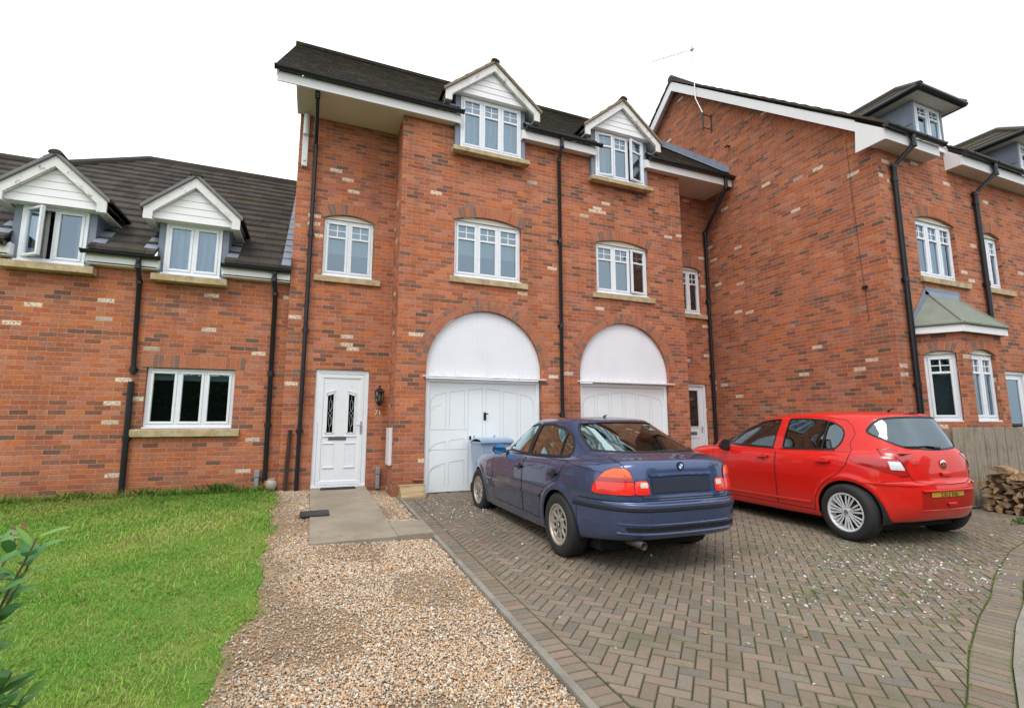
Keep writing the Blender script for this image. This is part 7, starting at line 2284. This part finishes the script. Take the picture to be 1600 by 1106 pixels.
# small clay pot at the foot of the wall
pt = empty('garden_pot', (-.56, 9.50, .0), 0, 'small terracotta and grey pot in the corner by the downpipe', 'pot')
m = MB(); m.lathe([(0, 0), (.05, .0), (.085, .05), (.095, .11), (.075, .16), (.055, .175), (.055, .19), (.065, .20), (.05, .20), (.045, .17), (0, .10)], (0, 0, 0), 'z', 20); m.build('jar', plain('salt_glazed_jar', (.38, .33, .28), .6, var=.3, vscale=12), pt, smooth=True)
m = MB(); m.tube([(-.05, 0, .17), (-.10, 0, .15), (-.11, 0, .09), (-.085, 0, .05)], .012, 8); m.build('handle', plain('terracotta', (.40, .17, .09), .75), pt, smooth=True)

# drain plates
def flat_plate(x0, x1, y0, y1, z, label, name='drain_cover', cat='drain cover'):
    m = MB(); m.box(x0, x1, y0, y1, 0, .018, bev=.004); m.box(x0+.02, x1-.02, y0+.015, y0+.02, .018, .021); m.box(x0+.02, x1-.02, y1-.02, y1-.015, .018, .021)
    return tag(m.build(name, M['slate_dark'], None, loc=(0, 0, z)), label, cat)
M['slate_dark'] = plain('dark_metal_plate', (.03, .033, .037), .6, var=.3, vscale=20)
flat_plate(-.07, .30, 7.12, 7.50, lerp_tab(PATHZ, 7.3)+.010, 'flat dark plate lying across the edge of the concrete path')
flat_plate(8.95, 9.35, 3.60, 3.80, gz(9, 4)+.0, 'flat grey slate on the paving in front of the log pile', 'slate', 'slate')
m = MB()

# TV aerial on a bracket, on the gable of the right house
ae = empty('tv_aerial', (9.30, 9.13, 9.2), 0, 'silver television aerial on a thin mast above the gable wall', 'aerial')
M['alu'] = plain('dull_aluminium', (.42, .43, .45), .4, metal=.7)
m = MB(); m.tube([(.10, 0, -.05), (-.16, 0, -.05)], .012, 6); m.tube([(.10, 0, -.42), (-.16, 0, -.42)], .012, 6); m.tube([(.12, 0, .02), (.12, 0, -.48)], .016, 6); m.tube([(-.16, 0, .0), (-.16, 0, -.5)], .02, 6); m.build('wall_bracket', M['black'], ae)
m = MB(); m.tube([(-.16, 0, -.5), (-.16, 0, .0), (-.16, .22, .55), (-.16, .24, 2.10)], .016, 8); m.build('mast', M['alu'], ae, auto=40)
m = MB(); top = Vector((-.16, .24, 2.02)); dv_ = Vector((-.62, .78, .04)).normalized(); sd = Vector((dv_.y, -dv_.x, 0)).normalized()
m.tube([top - dv_*.12, top + dv_*1.12], .009, 6)
for k in range(13):
    p = top + dv_*(.22+k*.068)
    for sgn in (1, -1): m.tube([p - sd*.0, p + (sd*.55 + Vector((0, 0, .4))*sgn).normalized()*.055], .005, 5); m.tube([p, p + (-sd*.55 + Vector((0, 0, .4))*sgn).normalized()*.055], .005, 5)
m.box(top.x-.03, top.x+.03, top.y-.03, top.y+.05, top.z-.03, top.z+.03)
for sgn in (1, -1):
    for q in (1, -1): m.tube([top, top + Vector((sd.x*.15*q, sd.y*.15*q, .30*sgn)) - dv_*.16], .004, 5)
m.build('yagi_array', M['alu'], ae)

# timber fence in front of the right house: boards and rails
fe = empty('board_fence', (9.30, 4.56, gz(9, 4.5)), 0, 'grey weathered close boarded fence behind the log pile', 'fence')
M['fence'] = wood_mat('grey_fence_board', (.25, .21, .165), (.36, .315, .25), sc_=(26, 26, 2.0))
r_ = random.Random(3); x = 0; H = 1.07 - gz(9, 4.3)
m = MB(); k = 0
while x < 6.2:
    w_ = r_.uniform(.13, .165); dz = r_.uniform(-.006, .004); yo = .008*(k % 2)
    m.box(x, x+w_-.0015, yo, yo+.02, .02, H+dz, bev=.003); x += w_; k += 1
m.build('boards', M['fence'], fe)
for z in (.25, .9):
    m = MB(); m.box(0, 6.2, .03, .08, z, z+.07); m.build('rail', M['fence'], fe)
for px in (0.05, 2.4, 4.8):
    m = MB(); m.box(px, px+.1, .03, .13, 0, H-.03); m.build('fence_post', M['fence'], fe)

# stacked firewood: every split log is an object of its own
M['log_bark'] = plain('log_bark', (.10, .075, .05), .95, var=.4, vscale=30, bump=.8, bscale=60)
def log_mat():
    t = NT('split_log'); g = t.n('ShaderNodeNewGeometry'); o = t.obj()
    oi = t.n('ShaderNodeObjectInfo')
    n = t.noise(o, 9, 5, .7); mp = t.n('ShaderNodeMapping'); mp.inputs['Scale'].default_value = (40, 3, 40); t.l(o, mp.inputs[0]); n2 = t.noise(mp.outputs[0], 1, 4)
    c = t.mix(t.smooth(n2, .35, .65), (.30, .21, .125), (.50, .37, .23)); c = t.mix(t.smooth(n, .5, .7), c, (.17, .13, .09))
    c = t.mix(1, c, t.ramp(oi.outputs['Random'], [(0, (.55, .52, .5)), (.5, (.9, .85, .8)), (1, (1.25, 1.15, 1.0))]), blend='MULTIPLY')
    return t.done(t.bsdf(c, .9, .2, 0, t.bump(n2, .6, .006)))
M['log'] = log_mat()
rl = random.Random(21); lz = gz(10, 4.1)
protos = []
for k in range(5):
    n = rl.choice((3, 4, 4, 5)); P = []
    a0 = rl.uniform(0, 6); R0 = .075
    for i in range(n):
        a = a0 + 2*PI*(i + rl.uniform(-.28, .28))/n; r0 = R0*rl.uniform(.75, 1.15); P.append((r0*math.cos(a), r0*math.sin(a)*.85))
    P2 = []
    for i in range(n):                        # one rounded bark side, the rest split flat
        a, b = P[i], P[(i+1) % n]; P2.append(a)
        if i == 0:
            mx_, mz_ = (a[0]+b[0])/2, (a[1]+b[1])/2; f = 1.35; P2.append((mx_*f, mz_*f))
    m = MB(); m.prism(P2, -.13, .13, 'y'); protos.append(m)
cnt = 0; first = {}
def put_log(x, y, z, sc_, roll, yaw, k):
    global cnt
    if k not in first:
        o = protos[k].build('firewood_log', None, None, mats=[M['log'], M['log_bark']], bevel=.006)
        me = o.data
        for p in me.polygons:
            p.material_index = 1 if (abs(p.normal.y) < .5 and p.index % 7 == 3) else 0
        first[k] = o
    else:
        o = first[k].copy(); col.objects.link(o)
    o.location = (x, y, z); o.rotation_euler = (0, roll, PI/2 + yaw); o.scale = (sc_, rl.uniform(.85, 1.15), sc_)
    tag(o, 'split firewood log in the heap against the board fence', 'log', 'split logs stacked against the fence'); cnt += 1
for row in range(7):
    z = lz + .05 + row*.088; y = 3.35 + rl.uniform(0, .05)
    while y < 4.42:
        topz = lerp_tab([(3.3, .40), (3.8, .50), (4.1, .60), (4.25, .52), (4.45, .36)], y)
        if z - lz < topz: put_log(9.66 + rl.uniform(-.05, .05), y, z + rl.uniform(-.012, .012), rl.uniform(.80, 1.2), rl.uniform(0, 6.28), rl.uniform(-.22, .22), rl.randrange(5))
        y += rl.uniform(.105, .14)
for row in range(4):                      # a second rank behind, filling up to the fence
    z = lz + .05 + row*.09; y = 3.5 + rl.uniform(0, .05)
    while y < 4.42:
        put_log(10.02 + rl.uniform(-.04, .04), y, z, rl.uniform(.85, 1.2), rl.uniform(0, 6.28), rl.uniform(-.15, .15), rl.randrange(5)); y += rl.uniform(.12, .15)
# two large half round logs on the top
for (x, z, s_, r0, lab, q) in ((4.15, .62, 1.15, -.35, 'large pale split log lying on top of the heap', 0), (3.92, .545, 1.35, .25, 'broad half round log, right of the topmost one', 1)):
    m = MB(); m.prism([(-.12, 0)] + [(.12*math.cos(PI-PI*i/8), .075*math.sin(PI*i/8)) for i in range(1, 8)] + [(.12, 0), (.0, -.035)], -.15, .15, 'y')
    o = m.build('firewood_log', M['log'], None, bevel=.006, loc=(9.62, x, lz+z)); o.rotation_euler = (0, r0, PI/2 + .12); o.scale = (s_*.8, 1, s_*.8); tag(o, lab, 'log')

# fallen leaves on the drive
M['leafbrown'] = color_attr_mat('fallen_leaf', .7, .2, 0, 40, trans=.1)
def leaf_thing(x, y, s_, rz, colr, label):
    tv = [(-.5, 0, .1), (-.2, -.28, .22), (.2, -.25, .12), (.55, 0, .05), (.2, .25, .2), (-.2, .28, .1), (0, 0, .0)]
    fs = [(0, 1, 6), (1, 2, 6), (2, 3, 6), (3, 4, 6), (4, 5, 6), (5, 0, 6)]
    o = make('fallen_leaf', [(a*s_, b*s_, c_*s_) for a, b, c_ in tv], fs, M['leafbrown'], uv=False, loc=(x, y, gz(max(x, 1.4), y)+.004), rz=rz)
    set_tone(o.data, [colr]*6); tag(o, label, 'leaf', None)
leaf_thing(3.05, 2.42, .045, .4, (.35, .16, .04), 'curled orange brown leaf lying on the block paving')
leaf_thing(2.47, 2.70, .035, 2.0, (.42, .26, .03), 'small yellow leaf on the block paving')
leaf_thing(2.15, 4.35, .05, .9, (.09, .085, .08), 'grey fragment on the paving near the edging kerb')
leaf_thing(1.80, 3.70, .03, .9, (.30, .28, .04), 'yellow green leaf near the edging kerb')

# ---------------------------------------------------------------- foliage
M['leaf'] = color_attr_mat('leaf', .38, .45, .0, 60, trans=.22, vary=.12)
def leaf_mesh(V, F, T, p, d, up, L, W_, tone, curl=.18, fold=.15):
    d = Vector(d).normalized(); up = Vector(up); s_ = d.cross(up).normalized(); u = s_.cross(d).normalized(); b = len(V)
    prof = [(0, .04), (.12, .45), (.30, .92), (.50, 1.0), (.70, .82), (.88, .42), (1, .02)]
    for t, w_ in prof:
        c = Vector(p) + d*L*t - u*curl*L*t*t
        for k in (-1, 0, 1): V.append(tuple(c + s_*W_*.5*w_*k + u*(fold*W_*.5*w_*abs(k)))); T.append(tuple(x*(1.12 if k == 0 else 1) for x in tone))
    for i in range(len(prof)-1):
        for k in range(2): a = b+i*3+k; F.append((a, a+1, a+4, a+3))
def build_leaves(name, V, F, T, mat, parent):
    o = make(name, V, F, mat, parent, smooth=True, uv=False); set_tone(o.data, T, 'POINT'); return o
# broad leaved evergreen shrub in the near left corner
sh = empty('evergreen_shrub', (-.985, 1.69, gz(-1.0, 1.69)), 0, 'glossy broad leaved evergreen shrub with pink buds on the lawn near the camera', 'shrub')
M['buds'] = plain('pink_buds', (.45, .10, .11), .6)
rs_ = random.Random(17); V, F, T = [], [], []; stems = MB(); buds = MB()
base = Vector((0, 0, 0))
tips = []
for k in range(210):
    a = rs_.uniform(0, 2*PI); r0 = .35*rs_.random()**.4; h = rs_.uniform(.15, 1.26)
    tip = Vector((r0*math.cos(a), r0*math.sin(a), h*(1-.06*r0/.34))); tips.append(tip)
for tip in tips:
    mid = tip*.72 + Vector((0, 0, .02)); stems.tube([base + Vector((tip.x*.15, tip.y*.15, 0)), mid, tip], [.007, .004, .002], 6)
    dirn = (tip-mid).normalized()
    for j in range(19):
        t = 1 - j*.085; p = mid.lerp(tip, t) if t >= 0 else mid*(1+t*.9)
        a = j*2.4 + rs_.uniform(-.3, .3); sd_ = Vector((math.cos(a), math.sin(a), rs_.uniform(-.15, .8)))
        g = rs_.random(); tone = (.065+.06*g, .20+.14*g, .055+.02*g)
        if j < 2 and rs_.random() < .35: tone = (.16, .33, .06)
        leaf_mesh(V, F, T, p, (sd_ + dirn*.45), Vector((rs_.uniform(-.3, .3), rs_.uniform(-.6, .1), 1)), rs_.uniform(.05, .085), rs_.uniform(.022, .036), tone, curl=rs_.uniform(.05, .3))
    if rs_.random() < .3:
        buds = MB()
        for q in range(22):
            p = tip + Vector((rs_.gauss(0, .013), rs_.gauss(0, .013), .012+rs_.gauss(0, .008))); buds.tube([p, p+Vector((0, 0, .004))], .0026, 5)
        buds.build('flower_cluster', M['buds'], sh, uv=False)
build_leaves('leaves', V, F, T, M['leaf'], sh); stems.build('stems', plain('shrub_stem', (.10, .06, .035), .8), sh, smooth=True, uv=False)

# unseen hedge and trees opposite, put in for dark reflections in glass and paint
def foliage_mass(name, cx0, cx1, cy0, cy1, z0, z1, n, tone, size, parent=None, shape=None, seed=2):
    r = random.Random(seed); V, F, T = [], [], []
    for i in range(n):
        while True:
            x, y, z = r.uniform(cx0, cx1), r.uniform(cy0, cy1), r.uniform(z0, z1)
            if shape is None or shape(x, y, z, r): break
        d = Vector((r.gauss(0, 1), r.gauss(0, 1), r.gauss(0, .6))).normalized(); s_ = d.cross(Vector((r.gauss(0, 1), r.gauss(0, 1), 1))).normalized(); L = size*r.uniform(.6, 1.4)
        b = len(V); p = Vector((x, y, z)); k = r.uniform(.6, 1.3)*(.6+.4*(z-z0)/(z1-z0))
        for q in (p, p+d*L*.5+s_*L*.35, p+d*L, p+d*L*.5-s_*L*.35): V.append(tuple(q)); T.append(tuple(c*k for c in tone))
        F.append((b, b+1, b+2, b+3))
    o = make(name, V, F, M['leaf'], parent, uv=False); set_tone(o.data, T, 'POINT'); return o
hg = empty('hedge', (0, -11.5, -.4), 0, 'long dense green hedge across the road behind the camera', 'hedge')
hd = MB(); hd.box(-24, 24, -.45, .45, 0, 3.9); hd.build('shade_core', plain('hedge_core', (.015, .022, .010), .95), hg, uv=False)  # solid dark box stands in for the shaded inside of the hedge
foliage_mass('leaves', -24.2, 24.2, -.62, .62, .05, 4.3, 40000, (.05, .11, .03), .16, hg, seed=4)
for i, (tx, ty, th, lab) in enumerate(((-9, -13.5, 6.2, 'broad leafy tree behind the hedge on the left'), (1.5, -14, 5.2, 'lower leafy tree behind the hedge in the middle'), (11, -13.5, 6.8, 'tall leafy tree behind the hedge on the right'), (20, -8.5, 6.0, 'leafy tree at the far right across the road'))):
    tr = empty('leafy_tree', (tx, ty, -.4), 0, lab, 'tree')
    tk = MB(); tk.tube([(0, 0, 0), (.05, .03, th*.3), (0, 0, th*.62)], [.16, .12, .06], 10)
    for q in range(7): a = q*.9; tk.tube([(0, 0, th*(.3+.04*q)), (math.cos(a)*th*.18, math.sin(a)*th*.18, th*(.5+.05*q))], [.06, .02], 6)
    tk.build('trunk', M['log_bark'], tr, smooth=True, uv=False)
    def shp(x, y, z, r, th=th):
        cz = th*.64; f = (x/(th*.36))**2 + (y/(th*.34))**2 + ((z-cz)/(th*.36))**2
        return f < 1.0 and (math.sin(x*2.3)+math.sin(y*2.9+1)+math.sin(z*3.1+2)) > -1.1 + r.random()*.6
    foliage_mass('crown', -th*.4, th*.4, -th*.4, th*.4, th*.28, th, 6500, (.055, .12, .03), .22, tr, shp, seed=30+i)

# weeds at the foot of the left wall
V, F, T = [], [], []; rw_ = random.Random(5)
def weed_clump(name, x, y, n, hh, label):
    V, F, T = [], [], []
    for i in range(n):
        a = rw_.uniform(0, 6.28); p = (rw_.gauss(0, .12), rw_.gauss(0, .025), rw_.uniform(0, .04)); g = rw_.uniform(.7, 1.3)
        leaf_mesh(V, F, T, p, (math.cos(a)*.6, math.sin(a)*.6 - .2, rw_.uniform(.5, 1.6)), (0, 0, 1) if False else (math.sin(a), -math.cos(a), .3), hh*rw_.uniform(.5, 1.1), .022, (.09*g, .15*g, .03*g), curl=.3)
    e = empty(name, (x, y, gz(x, y)), 0, label, 'weeds'); build_leaves('leaves', V, F, T, M['leaf'], e)
weed_clump('weed_clump', -1.35, 9.58, 90, .17, 'low leafy weeds under the ground floor window of the low house')
weed_clump('weed_clump', -2.35, 9.58, 60, .13, 'thin weeds beside the broken lower downpipe')
weed_clump('weed_clump', -3.15, 9.58, 60, .12, 'brownish weeds at the wall foot, farthest left')
weed_clump('weed_clump', 8.9, 3.72, 50, .05, 'green weed tuft beside the slate near the logs')
# ------------------------------------------------------------------ camera, light, sky
cam = bpy.data.cameras.new('camera'); co = bpy.data.objects.new('camera', cam); col.objects.link(co)
cam.sensor_width = 36; cam.lens = 36*765/1600; cam.clip_start = .05; cam.clip_end = 1500
co.location = (0, 0, 1.18)
co.rotation_euler = (math.radians(90+7.743), 0, math.radians(-22.21))
sc.camera = co
EL, AZ = math.radians(56), math.radians(215)      # high veiled sun behind and left of the camera
sun = bpy.data.lights.new('sun', 'SUN'); so = bpy.data.objects.new('sun', sun); col.objects.link(so)
sun.energy = 1.5; sun.angle = math.radians(25); sun.color = (1, .965, .91)
d = Vector((math.sin(AZ)*math.cos(EL), math.cos(AZ)*math.cos(EL), math.sin(EL)))
so.rotation_euler = d.to_track_quat('Z', 'Y').to_euler()
w = bpy.data.worlds.new('World'); sc.world = w; w.use_nodes = True
nt = w.node_tree; nt.nodes.clear()
out = nt.nodes.new('ShaderNodeOutputWorld'); bg = nt.nodes.new('ShaderNodeBackground'); bg.inputs[1].default_value = .1
sky = nt.nodes.new('ShaderNodeTexSky'); sky.sky_type = 'NISHITA'; sky.sun_disc = False
sky.sun_elevation = EL; sky.sun_rotation = AZ; sky.air_density = 1.0; sky.dust_density = 3.0; sky.ozone_density = 1.5
tc = nt.nodes.new('ShaderNodeTexCoord')
nz = nt.nodes.new('ShaderNodeTexNoise'); nz.inputs['Scale'].default_value = 1.3; nz.inputs['Detail'].default_value = 5
nt.links.new(tc.outputs['Generated'], nz.inputs['Vector'])
mr = nt.nodes.new('ShaderNodeMapRange'); mr.inputs[1].default_value = .30; mr.inputs[2].default_value = .60; mr.inputs[3].default_value = .80; mr.inputs[4].default_value = 1.0
nt.links.new(nz.outputs['Fac'], mr.inputs[0])
mx = nt.nodes.new('ShaderNodeMix'); mx.data_type = 'RGBA'
# the cloud thins a little towards the right of the street
sx = nt.nodes.new('ShaderNodeSeparateXYZ'); nt.links.new(tc.outputs['Generated'], sx.inputs[0])
m2 = nt.nodes.new('ShaderNodeMapRange'); m2.interpolation_type = 'SMOOTHSTEP'; m2.inputs[1].default_value = .66; m2.inputs[2].default_value = .95; m2.inputs[3].default_value = 1.0; m2.inputs[4].default_value = .58
nt.links.new(sx.outputs[0], m2.inputs[0])
m3 = nt.nodes.new('ShaderNodeMath'); m3.operation = 'MULTIPLY'; nt.links.new(mr.outputs[0], m3.inputs[0]); nt.links.new(m2.outputs[0], m3.inputs[1])
nt.links.new(m3.outputs[0], mx.inputs[0]); nt.links.new(sky.outputs[0], mx.inputs[6]); mx.inputs[7].default_value = (15.8, 16.2, 16.5, 1)
nt.links.new(mx.outputs[2], bg.inputs[0]); nt.links.new(bg.outputs[0], out.inputs[0])
sc.view_settings.view_transform = 'Standard'; sc.view_settings.look = 'None'; sc.view_settings.exposure = 0
